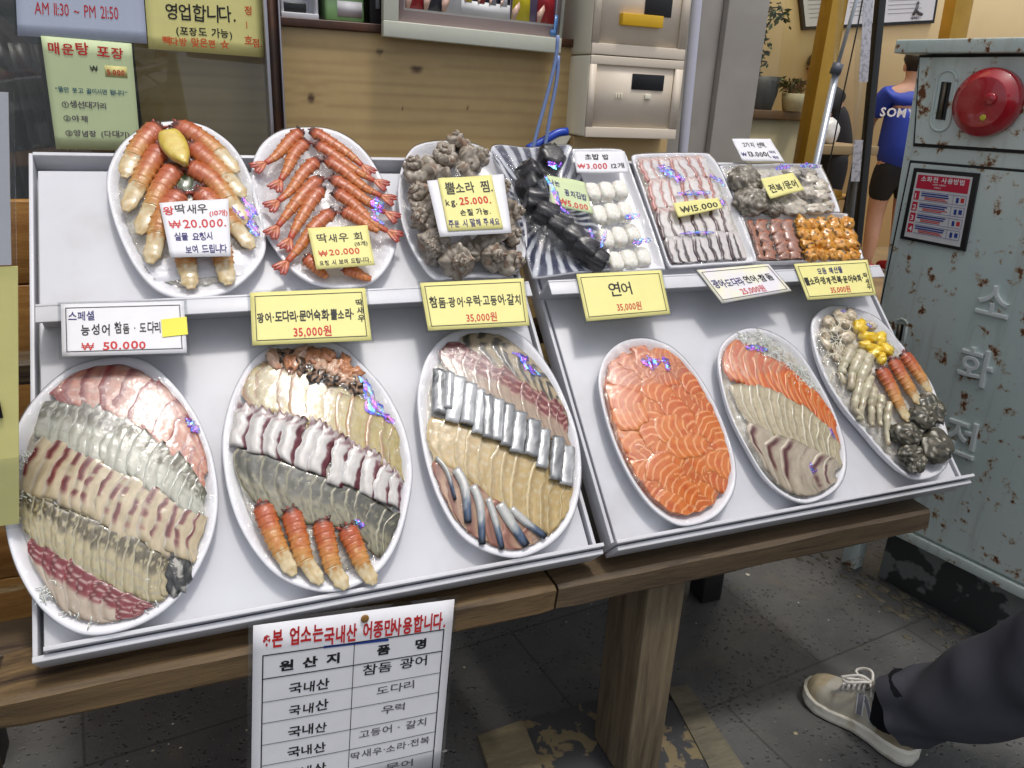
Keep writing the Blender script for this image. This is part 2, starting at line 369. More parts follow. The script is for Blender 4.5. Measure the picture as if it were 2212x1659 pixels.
# worn boards under the leg
PEEL = wood_mat('peeling_board', c_((104, 96, 76)), c_((136, 124, 96)), .7, (6, 30, 30), None)
def peel_mat():
    m, t, b, o = NT('peeling_black_board'); v = coordn(t)
    wd = mixn(t, noisen(t, coordn(t, (6, 40, 20)), 2, 6, .7), c_((98, 88, 66)), c_((132, 118, 88)))
    base = mixn(t, rampn(t, noisen(t, v, 16, 5, .6, .4), [(.54, 0.0), (.57, 1.0)]), c_((56, 57, 60)), wd)
    t.links.new(base, b.inputs['Base Color']); b.inputs['Roughness'].default_value = .6
    t.links.new(bumpn(t, noisen(t, v, 60, 5), .4, .002), b.inputs['Normal']); return m
PEELB = peel_mat(); GREYB = wood_mat('grey_board', c_((84, 80, 68)), c_((122, 116, 96)), .7, (6, 30, 30), c_((60, 58, 52)))
def floor_board(pxs, z1, mat, label):
    pts = [GP.at(*p) for p in pxs]; pts = [np.array([p[0], p[1], z1]) for p in pts]
    MB().slab(pts, z1-.0005, ZA).obj('floor_board', mat, label=label, cat='board', group='worn boards under the table leg', smooth=False)
floor_board([(1032, 1600), (1128, 1566), (1190, 1720), (1085, 1760)], .014, PEEL, 'short bare board end beside the peeling black board')
floor_board([(1130, 1566), (1278, 1520), (1480, 1520), (1560, 1750), (1195, 1760)], .009, PEELB, 'board with peeling black paint under the thick table leg')
floor_board([(1440, 1496), (1484, 1488), (1640, 1720), (1570, 1745)], .013, GREYB, 'grey worn board strip on the shoe side of the table leg')

# ================================================================== SHOPFRONT
def vboard(name, Y, x0, x1, z0, z1, d, mat, **k):
    return MB().box((x0, Y, z0), (x1-x0, 0, 0), (0, d, 0), (0, 0, z1-z0), bev=k.pop('bev', .003)).obj(name, mat, **k)
# pine partition with grain and knots
P17 = YP(1.70)
def pine_partition():
    x0, x1, z0, z1 = -.06, .93, .60, P17.at(900, 78)[2]; nx, n_z = 330, 110; V = []; C = []
    knots = [(820, 113, 15, 10), (900, 150, 30, 10), (672, 212, 14, 16), (1010, 232, 5, 5), (870, 236, 4, 4), (1150, 235, 5, 5)]
    K = [(P17.uv(a, b), c*.0005, d*.0005) for a, b, c, d in knots]
    for j in range(n_z+1):
        for i in range(nx+1):
            x = lerp(x0, x1, i/nx); z = lerp(z0, z1, j/n_z); V.append((x, 1.70, z))
            zz = z; near = 0; kd = 9
            for (ku, kv), ka, kb in K:
                d2 = ((x-ku)/(ka*4))**2+((z-kv)/(kb*3))**2; zz += (z-kv)*.9*math.exp(-d2); kd = min(kd, math.hypot((x-ku)/ka, (z-kv)/kb))
            zz += .012*nz(x*2.2, z*3)
            g = .5+.5*math.sin(zz*260+6*nz(x*1.3, zz*11, 3)); f = nz(x*6, zz*240, 1)
            c = mixc(c_((196, 168, 116)), c_((164, 134, 88)), .50*g**3+.30*f)
            if abs(z-P17.uv(700, 217)[1]) < .0016: c = mixc(c, c_((90, 64, 36)), .55)
            if kd < 1.25: c = mixc(c_((78, 50, 30)), c, max(0, (kd-.7)/.55))
            C.append(c)
    F = [(j*(nx+1)+i, j*(nx+1)+i+1, (j+1)*(nx+1)+i+1, (j+1)*(nx+1)+i) for j in range(n_z) for i in range(nx)]
    t = thing('wooden_partition', ((x0+x1)/2, 1.71, z0), 'knotty pine counter front behind the glass and hose', 'partition')
    mk('pine_panel', V, F, M('pine', attr=True, rough=.45, var=.08, coat=.15), t, cols=C)
    MB().box((x0, 1.701, z0), (x1-x0, 0, 0), (0, .025, 0), (0, 0, z1-z0)).obj('backing', BEAM2, t)
    MB().box((x0, 1.69, z1+.0005), (x1-x0, 0, 0), (0, .17, 0), (0, 0, .016), bev=.002).obj('top_rail', M('brown_rail', c_((96, 58, 36)), .4, col2=c_((70, 42, 28)), ns=14), t)
pine_partition()
RAILZ = float(P17.at(900, 78)[2])+.017
WALLW = M('dark_base_wall', c_((88, 84, 78)), .7, col2=c_((70, 66, 60)), ns=5)
vboard('shop_base_wall', 1.74, -2.2, 1.25, 0, .60, .1, WALLW, label='dark low wall below the pine counter front', cat='wall')
# mullion and window on the left
u0, _ = YP(1.62).uv(566, 0); u1, _ = YP(1.62).uv(601, 0)
STEEL = M('brushed_steel', c_((190, 188, 196)), .28, ns=30, metal=.9, var=.1); BROWNM = M('brown_reflecting_metal', c_((140, 100, 76)), .3, col2=c_((92, 82, 78)), ns=7, metal=.6)
t = thing('window_mullion', (u0, 1.62, .6), 'brushed steel window post with a brown face beside the glass', 'window post')
MB().box((u0, 1.60, .6), (.006, 0, 0), (0, .07, 0), (0, 0, 1.5), bev=.001).obj('steel_edge', STEEL, t)
MB().box((u0+.0065, 1.615, .6), (u1-u0-.010, 0, 0), (0, .055, 0), (0, 0, 1.5)).obj('brown_face', BROWNM, t)
MB().box((u1-.003, 1.60, .6), (.003, 0, 0), (0, .07, 0), (0, 0, 1.5), bev=.001).obj('steel_edge', STEEL, t)
WX0 = -2.2
vboard('window_pane', 1.625, WX0, u0-.001, .62, 2.1, .006, TINT, label='dark tinted shop window with paper notices taped on', cat='window', bev=0)
vboard('sill_wall', 1.60, WX0, u0, .55, .618, .13, STEEL, label='brushed steel sill under the tinted window', cat='window sill')
# dark inside of the shop behind the tinted window
DARKIN = M('dim_interior', c_((116, 118, 118)), .8, col2=c_((66, 66, 68)), ns=2.5)
vboard('interior_wall', 3.4, WX0, 2.3, 0, 2.6, .1, DARKIN, kind='structure')
vboard('side_wall', 1.75, WX0-.1, WX0, 0, 2.6, 1.7, DARKIN, kind='structure')
MB().box((WX0, 1.85, 1.95), (3.2, 0, 0), (0, 1.6, 0), (0, 0, .08)).obj('ceiling', DARKIN, kind='structure')

# things on the ledge above the pine panel
def at17(px, py): return YP(1.78).at(px, py)
def ledge_box(px0, px1, top_y, name, label, cat, mats, kind):
    a, b = at17(px0, 60), at17(px1, 60); x0, x1 = a[0], b[0]; h = .22
    t = thing(name, (x0, 1.76, RAILZ), label, cat)
    return t, x0, x1
WHITEP = M('white_plastic', c_((216, 218, 224)), .4, var=.04); BLACKP = M('black_plastic', c_((24, 24, 28)), .35, var=.1); GREENP = M('green_plastic', c_((96, 168, 84)), .4, var=.08)
t, x0, x1 = ledge_box(604, 683, 0, 'storage_bin', 'open white plastic bin on the ledge by the window post', 'bin', None, 0)
b = MB(); b.box((x0, 1.74, RAILZ), (x1-x0, 0, 0), (0, .12, 0), (0, 0, .012), bev=.002); b.box((x0, 1.83, RAILZ), (x1-x0, 0, 0), (0, .008, 0), (0, 0, .2), bev=.002); b.box((x0, 1.745, RAILZ), (.006, 0, 0), (0, .09, 0), (0, 0, .2), bev=.002); b.box((x1-.006, 1.745, RAILZ), (.006, 0, 0), (0, .09, 0), (0, 0, .2), bev=.002)
b.obj('bin_body', WHITEP, t)
MB().box((x0+.005, 1.75, RAILZ+.013), (.045, 0, 0), (0, .05, 0), (0, 0, .018), bev=.003).obj('black_clip', BLACKP, t)
t, x0, x1 = ledge_box(691, 786, 0, 'food_container', 'clear lidded tub filled with green on the counter ledge', 'container', None, 0)
h = .060; TUB = M('milky_tub', c_((170, 206, 150)), .3, col2=c_((120, 178, 100)), ns=8, coat=.4); LID = M('milky_lid', c_((206, 214, 210)), .3, coat=.5)
MB().box((x0+.006, 1.745, RAILZ), (x1-x0-.012, 0, 0), (0, .1, 0), (0, 0, h), bev=.006).obj('tub', TUB, t)
MB().box((x0, 1.738, RAILZ+h), (x1-x0, 0, 0), (0, .114, 0), (0, 0, .01), bev=.003).obj('lid', LID, t)
MB().box((x0+.03, 1.7435, RAILZ+.012), (.05, 0, 0), (0, .0012, 0), (0, 0, .028)).obj('paper_label', PAPER_W, t)
b = MB().box((x0+.008, 1.75, RAILZ+h+.011), (x1-x0-.02, 0, 0), (0, .09, 0), (0, 0, .09), bev=.003); o = b.obj('picture_carton', M('carton', c_((206, 214, 196)), .5, col2=c_((120, 160, 110)), ns=26, thr=(.5, .56)), label='pale printed carton with green bands standing on the lidded tub', cat='box')
t, x0, x1 = ledge_box(790, 822, 0, 'knife_case', 'black upright case with a grey slot beside the picture frame', 'case', None, 0)
MB().box((x0, 1.74, RAILZ), (x1-x0+.03, 0, 0), (0, .06, 0), (0, 0, .25), bev=.004).obj('case_body', BLACKP, t)
MB().box((x0+.012, 1.738, RAILZ+.03), (.008, 0, 0), (0, .003, 0), (0, 0, .1), bev=.001).obj('grey_slot', M('grey_slot', c_((120, 124, 130)), .5), t)

# framed television stills
pf = YP(1.66)
fx0, fz0 = pf.uv(826, 79); fx1, _ = pf.uv(1208, 118); TILT = math.atan2(pf.uv(1208, 116)[1]-pf.uv(826, 79)[1], fx1-fx0)
FP = Plane((fx0, 1.66, fz0), (math.cos(TILT), 0, math.sin(TILT)), (-math.sin(TILT), 0, math.cos(TILT))); fw_ = math.hypot(fx1-fx0, pf.uv(1208, 116)[1]-fz0); fh_ = .30
t = thing('wall_picture', FP.P(fw_/2, 0), 'pale wooden frame with photo stills hanging over the pine panel', 'picture')
FRW = M('pale_frame', c_((204, 206, 190)), .5, var=.05)
e = .030
b = MB(); b.pbox(FP, 0, fw_, 0, e, -.012, .008, bev=.002); b.pbox(FP, 0, fw_, fh_-e, fh_, -.012, .008, bev=.002); b.pbox(FP, 0, e, e, fh_-e, -.012, .0075, bev=.001); b.pbox(FP, fw_-e*.12, fw_, e, fh_-e, -.012, .0075)
b.obj('frame', FRW, t)
pr = MB(); pr.pbox(FP, e, fw_-.004, e, fh_-e, -.010, -.002, c_((190, 168, 172)))
def fpoly(pts, col, w_): pr.slab([FP.P(lerp(e, fw_-.004, x), e+y*.26, w_) for x, y in pts], .0006, FP.n, c_(col))
def fbox(x0, y0, x1, y1, col, w_): fpoly([(x0, y0), (x1, y0), (x1, y1), (x0, y1)], col, w_)
fbox(.035, .085, .975, 1, (236, 234, 240), -.0012)
for x0, x1, col in ((.045, .155, (150, 136, 176)), (.155, .37, (92, 88, 104)), (.37, .67, (50, 54, 70)), (.675, .965, (120, 104, 140))): fbox(x0, .1, x1, 1, col, -.0006)
fbox(.37, .1, .67, .2, (226, 226, 226), -.0003)
def figure(x, y, w_, col, top=.42, head=(214, 176, 156), hair=(40, 32, 30)):
    fpoly([(x-w_, y), (x+w_, y), (x+w_*.92, lerp(y, top, .75)), (x+w_*.45, top), (x-w_*.45, top), (x-w_*.92, lerp(y, top, .75))], col, .0001)
    fpoly([(x-w_*.9, y), (x-w_*.55, y), (x-w_*.1, lerp(y, top, .30)), (x-w_*.25, lerp(y, top, .42)), (x-w_*.95, lerp(y, top, .22))], head, .0007)
    r0 = (top-y)*.22
    fpoly([(x+r0*.62*math.cos(a), top+r0*1.1+r0*1.15*math.sin(a)) for a in np.linspace(0, 6.28, 13)[:-1]], hair, .0007)
    fpoly([(x+r0*.52*math.cos(a), top+r0*.8+r0*.9*math.sin(a)) for a in np.linspace(0, 6.28, 13)[:-1]], head, .0012)
for a in ((.095, .1, .052, (176, 32, 44)), (.20, .1, .055, (52, 54, 66)), (.31, .1, .06, (222, 222, 226)), (.74, .1, .058, (226, 208, 40)), (.90, .1, .058, (172, 30, 44)),
          (.41, .19, .022, (214, 196, 60), .30), (.49, .19, .022, (170, 48, 52), .30), (.56, .19, .022, (160, 160, 170), .30), (.63, .19, .022, (226, 226, 228), .30)): figure(*a)
fpoly([(.94, .012), (.985, .012), (.985, .17), (.962, .17), (.962, .06), (.94, .06)], (72, 120, 178), -.0003)
pr.obj('photo_print', M('photo_print', attr=True, rough=.35, coat=.3, var=.06), t)
PICT = t

# white drawer unit hanging beside the window
CREAM = M('cream_plastic', c_((242, 238, 216)), .45, var=.05, ns=4); TAUPE = M('taupe_plastic', c_((230, 216, 196)), .5, var=.08, ns=5)
DY = 1.60; dp = YP(DY)
dx0, dzb = dp.uv(1264, 296); dx1 = dp.uv(1459, 300)[0]; dzm = dp.uv(1280, 116)[1]
t = thing('drawer_unit', ((dx0+dx1)/2, DY+.12, dzb), 'cream two drawer plastic cabinet with one yellow handle', 'drawer unit')
for z0, z1 in ((dzb, dzm-.002), (dzm, dzm+.21)):
    b = MB().box((dx0, DY+.006, z0), (dx1-dx0, 0, 0), (0, .17, 0), (0, 0, z1-z0), bev=.005); b.obj('body', CREAM, t)
    f = MB(); s_ = .022; W_ = dx1-dx0
    f.box((dx0, DY, z0), (W_, 0, 0), (0, .0055, 0), (0, 0, s_), bev=.0015); f.box((dx0, DY, z1-s_*.8), (W_, 0, 0), (0, .0055, 0), (0, 0, s_*.8), bev=.0015)
    f.box((dx0, DY, z0+s_), (s_*.7, 0, 0), (0, .0055, 0), (0, 0, z1-z0-s_*1.8)); f.box((dx1-s_*.9, DY, z0+s_), (s_*.9, 0, 0), (0, .0055, 0), (0, 0, z1-z0-s_*1.8))
    f.obj('drawer_frame', TAUPE, t)
    MB().box((dx0+s_*.75, DY+.0035, z0+s_+.002), (W_-s_*1.75, 0, 0), (0, .002, 0), (0, 0, z1-z0-s_*1.9)).obj('drawer_front', TAUPE, t)
def dq(px0, py0, px1, py1, d, name, mat, par, w_=0.0):
    a, b = dp.uv(px0, py1); c, e_ = dp.uv(px1, py0)
    return MB().box((a, DY-w_, b), (c-a, 0, 0), (0, d, 0), (0, 0, e_-b), bev=.001).obj(name, mat, par)
dq(1365, 163, 1437, 193, .003, 'window_slot', BLACKP, t, -.0015); dq(1393, -20, 1457, 33, .003, 'window_slot', BLACKP, t, -.0015)
dq(1338, 36, 1428, 54, .016, 'yellow_handle', M('yellow_handle', c_((226, 178, 30)), .35, var=.05), t, .012)
for a in (1329, 1335, 1341): dq(a, 201, a+4, 213, .004, 'grip_rib', CREAM, t, .001)
dq(1393, 204, 1407, 214, .004, 'latch', CREAM, t, .001)
# bracket and tan board under it, hoses beside it
br_ = MB().slab([dp.at(1207, 287), dp.at(1256, 297), dp.at(1226, 345), dp.at(1205, 345)], .02, dp.n); o = br_.obj('bracket', CREAM, t, smooth=False)
o.location = (0, .05, 0)
q0, q1 = YP(1.66).uv(1238, 300), YP(1.66).uv(1443, 300)
vboard('tan_board', 1.66, q0[0], q1[0], .75, dzb-.002, .02, M('tan_board', c_((196, 168, 118)), .55, var=.1, ns=3), label='tan board standing under the cream drawer unit', cat='board')
BLUEH = M('pale_blue_hose', c_((124, 146, 196)), .4, var=.05, coat=.3); BLUED = M('blue_pipe', c_((30, 74, 190)), .35, var=.06, coat=.3)
for a, lab in (([(1205, 76), (1200, 130), (1178, 220), (1160, 285), (1148, 335)], 'pale blue hose hanging outermost over the pine panel'), ([(1206, 120), (1203, 170), (1190, 240), (1180, 300), (1172, 345)], 'pale blue hose hanging nearest the cream drawer unit')):
    MB().tube(crom([YP(1.615).at(*q) for q in a], 20), .0042, 8).obj('hose', BLUEH, label=lab, cat='hose', group='pale blue hoses')
b = MB().tube(crom([YP(1.63).at(*q) for q in [(1140, 322), (1172, 306), (1203, 288), (1225, 284)]], 14), .009, 10); b.obj('blue_pipe', BLUED, label='bright blue pipe stub below the drawer unit bracket', cat='pipe')

# grey column and pale drain pipe
GREYC = M('grey_column', c_((182, 176, 166)), .5, col2=c_((160, 154, 146)), ns=2.5, var=.06); PIPEW = M('pale_pipe', c_((206, 206, 222)), .35, var=.04, coat=.3)
cpl = YP(1.78); cx0 = cpl.uv(1576, 0)[0]; cx1 = cpl.uv(1664, 0)[0]
MB().box((cx0, 1.78, 0), (cx1-cx0, 0, 0), (0, .16, 0), (0, 0, 2.6), bev=.002).obj('shop_column', GREYC, label='plain grey shopfront column between the drawer unit and the plant', cat='column')
a, b = YP(1.72).at(1508, 0), YP(1.72).at(1475, 330)
MB().tube([(b[0], 1.72, .0), (b[0], 1.72, 1.1), (a[0]-.004, 1.72, 1.5), (a[0], 1.72, 2.5)], .0125, 16).obj('drain_pipe', PIPEW, label='pale upright pipe along the grey column', cat='pipe')
q0 = YP(1.80).uv(1440, 200)[0]
vboard('grey_panel', 1.80, q0, cx0-.001, 0, 2.6, .03, GREYC, label='narrow grey wall panel behind the pale upright pipe', cat='wall')

# bright shop interior on the right
WARMW = M('warm_cream_wall', c_((244, 218, 166)), .7, var=.05, ns=2)
MB().box((1.9, 5.6, 0), (9, 0, 0), (0, .1, 0), (0, 0, 4)).obj('back_wall', WARMW, kind='structure')
MB().box((1.42, 1.98, .0), (2.72, 3.6, 0), (-.03, .02, 0), (0, 0, 3)).obj('partition_wall', WARMW, kind='structure')
mk('floor', [(1.9, 2.0, .004), (11, 2.0, .004), (11, 5.6, .004), (1.9, 5.6, .004)], [(0, 1, 2, 3)], M('shop_floor', c_((150, 128, 96)), .4, col2=c_((128, 108, 82)), ns=3), kind='structure', smooth=False)
GOLD = M('gold_frame', c_((188, 146, 62)), .28, ns=8, metal=.75, var=.2)
def upright(name, Y, top, bot, wpx, d, mat, label, cat, group=None, z0=0.0, z1=None):
    """straight post seen between two pixels on an upright plane, extended down to z0"""
    a, b = YP(Y).at(*top), YP(Y).at(*bot); s = (a[0]-b[0])/(a[2]-b[2]); wd = YP(Y).at(top[0]+wpx, top[1])[0]-a[0]
    z1 = z1 or a[2]+.25; xb, xt = b[0]+s*(z0-b[2]), b[0]+s*(z1-b[2])
    return MB().box((xb, Y, z0), (wd, 0, 0), (0, d, 0), (xt-xb, 0, z1-z0), bev=.001).obj(name, mat, label=label, cat=cat, group=group)
upright('door_frame', 2.05, (1799, 0), (1738, 341), 34, .05, GOLD, 'gold metal door post between the plant and the silver pole', 'door post', 'gold shop door posts')
upright('door_frame', 2.30, (2066, 0), (2052, 75), 38, .05, GOLD, 'gold metal door post above the rusty cabinet roof', 'door post', 'gold shop door posts')
a = YP(2.07).at(1625, 0); b = YP(2.07).at(1738, 341)
MB().box((cx1+.01, 2.07, .1), (YP(2.07).at(1790, 0)[0]-cx1-.01, 0, 0), (0, .006, 0), (0, 0, 2.2)).obj('shop_window', SHOPG, label='clear shop window between the grey column and the gold post', cat='window')

# silver pole, black cables and the clear plastic strip curtain
SILV = M('silver_pole', c_((196, 202, 212)), .3, metal=.6, var=.06); GREYP = M('grey_clamp', c_((96, 100, 112)), .45); BLK = M('black_strap', c_((22, 22, 22)), .5)
def pts_on(Y, L): return [YP(Y).at(*q) for q in L]
t0 = pts_on(1.75, [(1764, 350), (1806, 156)]); t = thing('parasol_pole', (t0[0][0]-.12, 1.75, 0), 'silver telescopic pole with a grey clamp behind the white board', 'pole')
d = unit(t0[1]-t0[0]); base = t0[0]-d*(t0[0][2]/d[2])
MB().tube([base, t0[1]], .0095, 14).obj('lower_tube', SILV, t); MB().tube(pts_on(1.75, [(1803, 160), (1811, 138)]), .0145, 12).obj('clamp', GREYP, t)
MB().tube(pts_on(1.75, [(1808, 146), (1850, 0), (1862, -60)]), .005, 10).obj('upper_tube', SILV, t); MB().tube(pts_on(1.75, [(1804, 142), (1822, -40)]), .007, 10).obj('side_tube', CLEAR, t)
MB().tube(crom(pts_on(1.95, [(1868, -30), (1852, 60), (1820, 210), (1792, 350), (1772, 420)]), 16), .0022, 6).obj('cable', BLK, label='thin black cable hanging beside the silver pole', cat='cable')
upright('black_post', 2.0, (1900, 0), (1868, 330), 15, .02, BLK, 'slim black post behind the plastic strip curtain', 'post')
# strip of clear plastic with printed patches
cv = crom(pts_on(1.85, [(1875, -60), (1858, 200), (1840, 420), (1826, 560), (1815, 640)]), 24); V = []; F = []
for i, q in enumerate(cv):
    k = i/23; wd = .040*(1-.25*k)
    for j in range(5): V.append(q+np.array([wd*(j/4-.5)*2*.6, .006*math.sin(j*1.6+i*.4), 0]))
F = [(i*5+j, i*5+j+1, (i+1)*5+j+1, (i+1)*5+j) for i in range(23) for j in range(4)]
V2 = [np.array(q)+np.array([0, .0012, 0]) for q in V]; k = len(V)
F2 = [tuple(x+k for x in f[::-1]) for f in F]
t = thing('strip_curtain', (cv[-1][0], 1.85, cv[-1][2]), 'clear plastic strip with grey print hanging by the doorway', 'curtain')
mk('clear_strip', list(V)+V2, F+F2, CLEAR, t)
gp = M('grey_print', c_((206, 204, 212)), .5, col2=c_((168, 166, 176)), ns=90, thr=(.5, .6))
for i0, i1 in ((1, 7), (11, 14)):
    b = MB()
    for i in range(i0, i1):
        a_, b_ = cv[i], cv[i+1]; h = .017
        b.slab([a_+(-h, -.009, 0), a_+(h, -.009, 0), b_+(h, -.009, 0), b_+(-h, -.009, 0)], .0008, (0, -1, 0))
    b.obj('printed_patch', gp, t, smooth=False)
# ---- APPEND ----
# ================================================================== LETTERING
_G = {}
def glyph(ch, wgt=0.0):
    k = (ch, wgt)
    if k not in _G:
        cu = bpy.data.curves.new('glyph', 'FONT'); cu.body = ch; cu.offset = wgt; cu.resolution_u = 2
        ob = bpy.data.objects.new('glyph', cu); COL.objects.link(ob); dg = bpy.context.evaluated_depsgraph_get()
        me = bpy.data.meshes.new_from_object(ob.evaluated_get(dg))
        V = np.array([v.co[:2] for v in me.vertices]) if len(me.vertices) else np.zeros((0, 2)); F = [tuple(p.vertices) for p in me.polygons]
        bpy.data.objects.remove(ob); bpy.data.curves.remove(cu); bpy.data.meshes.remove(me); _G[k] = (V, F)
    return _G[k]
def qmap(quad):
    tl, tr, br, bl = [np.asarray(q, float) for q in quad]; n = unit(np.cross(tr-tl, tl-bl))
    return (lambda x, y, h=0.0: (1-y)*((1-x)*tl+x*tr)+y*((1-x)*bl+x*br)+n*h), np.linalg.norm(tr-tl), np.linalg.norm(bl-tl), n
def write(quad, items, parent, h=.0006, seed=1, surf=None):
    """items: (text, ink, x, y, size[, dict(sx, wgt, jit, rot, vert)]); x, y = left, baseline in 0..1 of the quad, size in its height. surf(x, y, h) bends it over a curved note"""
    f, wd, ht, n = qmap(quad); f = surf or f; asp = ht/wd; per = {}; rg = random.Random(seed)
    for it in items:
        txt, ink, x, y, sz = it[:5]; k = it[5] if len(it) > 5 else {}
        sx, wgt, jit, rot = k.get('sx', 1.0), k.get('wgt', 0.02), k.get('jit', .05), R(k.get('rot', 0)); X = 0.0; Y = 0.0
        mb = MB(); per[len(per), ink] = mb
        if k.get('to'):
            adv = sum(.42 if ch == ' ' else (np.ptp(glyph(ch, wgt)[0][:, 0])+(.12 if ord(ch) > 0x1100 else .09)) for ch in txt); sx = (k['to']-x)/(adv*sz*asp)
        for ch in txt:
            if ch == ' ':
                X += .42*sx; continue
            V, F = glyph(ch, 0.0 if ch == '₩' else wgt)
            if len(V) == 0: continue
            x0, x1 = V[:, 0].min(), V[:, 0].max(); hangul = ord(ch) > 0x1100
            a = rg.uniform(-1, 1)*jit*1.2; s = 1+rg.uniform(-1, 1)*jit*1.5; dy = rg.uniform(-1, 1)*jit*.7
            P = []
            for vx, vy in V:
                gx, gy = (vx-x0)*sx*s, vy*s
                gx, gy = gx*math.cos(a)-gy*math.sin(a), gx*math.sin(a)+gy*math.cos(a)
                lx, ly = X+gx, Y+gy+dy
                lx, ly = lx*math.cos(rot)-ly*math.sin(rot), lx*math.sin(rot)+ly*math.cos(rot)
                P.append(f(x+lx*sz*asp, y-ly*sz, h))
            mb.add(P, F)
            if k.get('vert'): Y -= .95
            else: X += ((x1-x0)+(.12 if hangul else .09))*sx
    for (_, ink), mb in per.items():
        if mb.V: mk('lettering', mb.V, mb.F, INK[ink], parent, smooth=False)
def sheet(name, quad, mat, label, cat, items=(), thick=.0006, group=None, border=None, laminate=0.0, seed=1, h=.0006, curl=None):
    """a flat paper or card with its writing"""
    f, wd, ht, n = qmap(quad); nx, ny = 14, 8
    bend = (lambda x, y: curl(x, y)) if curl else (lambda x, y: 0.0)
    g = lambda x, y, hh=0.0: f(x, y, hh+bend(x, y))
    cen = f(.5, 1.0); t = thing(name, cen, label, cat, group)
    V = [g(i/nx, j/ny, s) for s in (0.0, -thick) for j in range(ny+1) for i in range(nx+1)]; K = (nx+1)*(ny+1)
    F = [(j*(nx+1)+i, (j+1)*(nx+1)+i, (j+1)*(nx+1)+i+1, j*(nx+1)+i+1) for j in range(ny) for i in range(nx)]
    F += [tuple(K+q for q in ff[::-1]) for ff in F]
    rim = [i for i in range(nx+1)]+[j*(nx+1)+nx for j in range(1, ny+1)]+[ny*(nx+1)+i for i in range(nx-1, -1, -1)]+[j*(nx+1) for j in range(ny-1, 0, -1)]
    F += [(rim[k], rim[(k+1) % len(rim)], K+rim[(k+1) % len(rim)], K+rim[k]) for k in range(len(rim))]
    mk('paper', V, F, mat, t)
    if laminate:
        lx, ly = laminate/wd, laminate/ht
        MB().slab([g(-lx, -ly, -thick-.0002), g(1+lx, -ly, -thick-.0002), g(1+lx, 1+ly, -thick-.0002), g(-lx, 1+ly, -thick-.0002)], .0006, n).obj('laminate_margin', CLEAR, t)
    if border:
        b = MB(); bx, by, bw = border; lw, lh = bw/wd, bw/ht
        for x0, y0, x1, y1 in ((bx, by, 1-bx, by+lh), (bx, 1-by-lh, 1-bx, 1-by), (bx, by+lh, bx+lw, 1-by-lh), (1-bx-lw, by+lh, 1-bx, 1-by-lh)):
            b.slab([g(x0, y0, h), g(x0, y1, h), g(x1, y1, h), g(x1, y0, h)], .0003, n)
        b.obj('printed_border', INK['k'], t, smooth=False)
    if items: write(quad, items, t, h, seed, surf=g)
    return t
def pxq(PL, pts, w=0.0): return [PL.at(*p, w) for p in pts]

# notices on the tinted window
WP = YP(1.60)
def reg(x0, y0, s):     # a zoomed-in look at the photo -> measuring frame
    return lambda x, y: (.548611*(x0+s*x), .548611*(y0+s*y))
z1 = reg(0, 0, 1100/2212)
WP = YP(1.6225)
sheet('paper_notice', pxq(WP, [(28, -150), (300, -138), (318, 94.5), (38, 77)]), PAPER_B, 'bluish white notice with opening hours in red printed letters', 'notice',
      [('AM 11:30 ~ PM 21:50', 'r', .135, .775, .17, dict(to=.79, wgt=.0, jit=0, rot=-.5))], seed=2, group='notices on the tinted window')
sheet('paper_notice', pxq(WP, [(302, -140), (562, -128), (570.5, 124.5), (321, 105.5)]), PAPER_Y, 'yellow notice with large black handwriting and red side column', 'notice',
      [('영업합니다.', 'k', .16, .70, .155, dict(to=.77, wgt=.012)), ('(포장도 가능)', 'k', .24, .845, .085, dict(to=.73)), ('빽다방 맞은편 ☆', 'o', .12, .945, .085, dict(to=.70)),
       ('정', 'o', .84, .63, .09), ('ㅣ', 'o', .85, .745, .07), ('호', 'o', .83, .89, .085), ('점.', 'o', .90, .905, .085)], seed=3, group='notices on the tinted window')
gq = pxq(WP, [(88, 77), (284, 94), (304, 326), (121.5, 322)], .0012)
t = sheet('paper_notice', gq, PAPER_G, 'pale green takeaway soup notice with numbered lines under the blue one', 'notice',
      [('매운탕 포장', 'r', .06, .135, .115, dict(to=.92, wgt=.022)), ('₩', 'k', .50, .28, .07), ('5.000', 'r', .69, .295, .07, dict(to=.90, wgt=.02)),
       ('“물만 붓고 끓이시면 됩니다”', 't', .08, .475, .052, dict(to=.91)), ('①생선대가리', 'g', .13, .61, .066, dict(to=.65)), ('②야채', 'g', .13, .735, .066, dict(to=.42)), ('③양념장 (다대기)', 'g', .13, .87, .066, dict(to=.89))], seed=4, h=.001, group='notices on the tinted window')
f, *_ = qmap(gq)
MB().slab([f(.665, .215, .0005), f(.665, .315, .0005), f(.92, .315, .0005), f(.92, .215, .0005)], .0004, -YA).obj('price_patch', M('patch_yellow', c_((222, 214, 140)), .6), t)
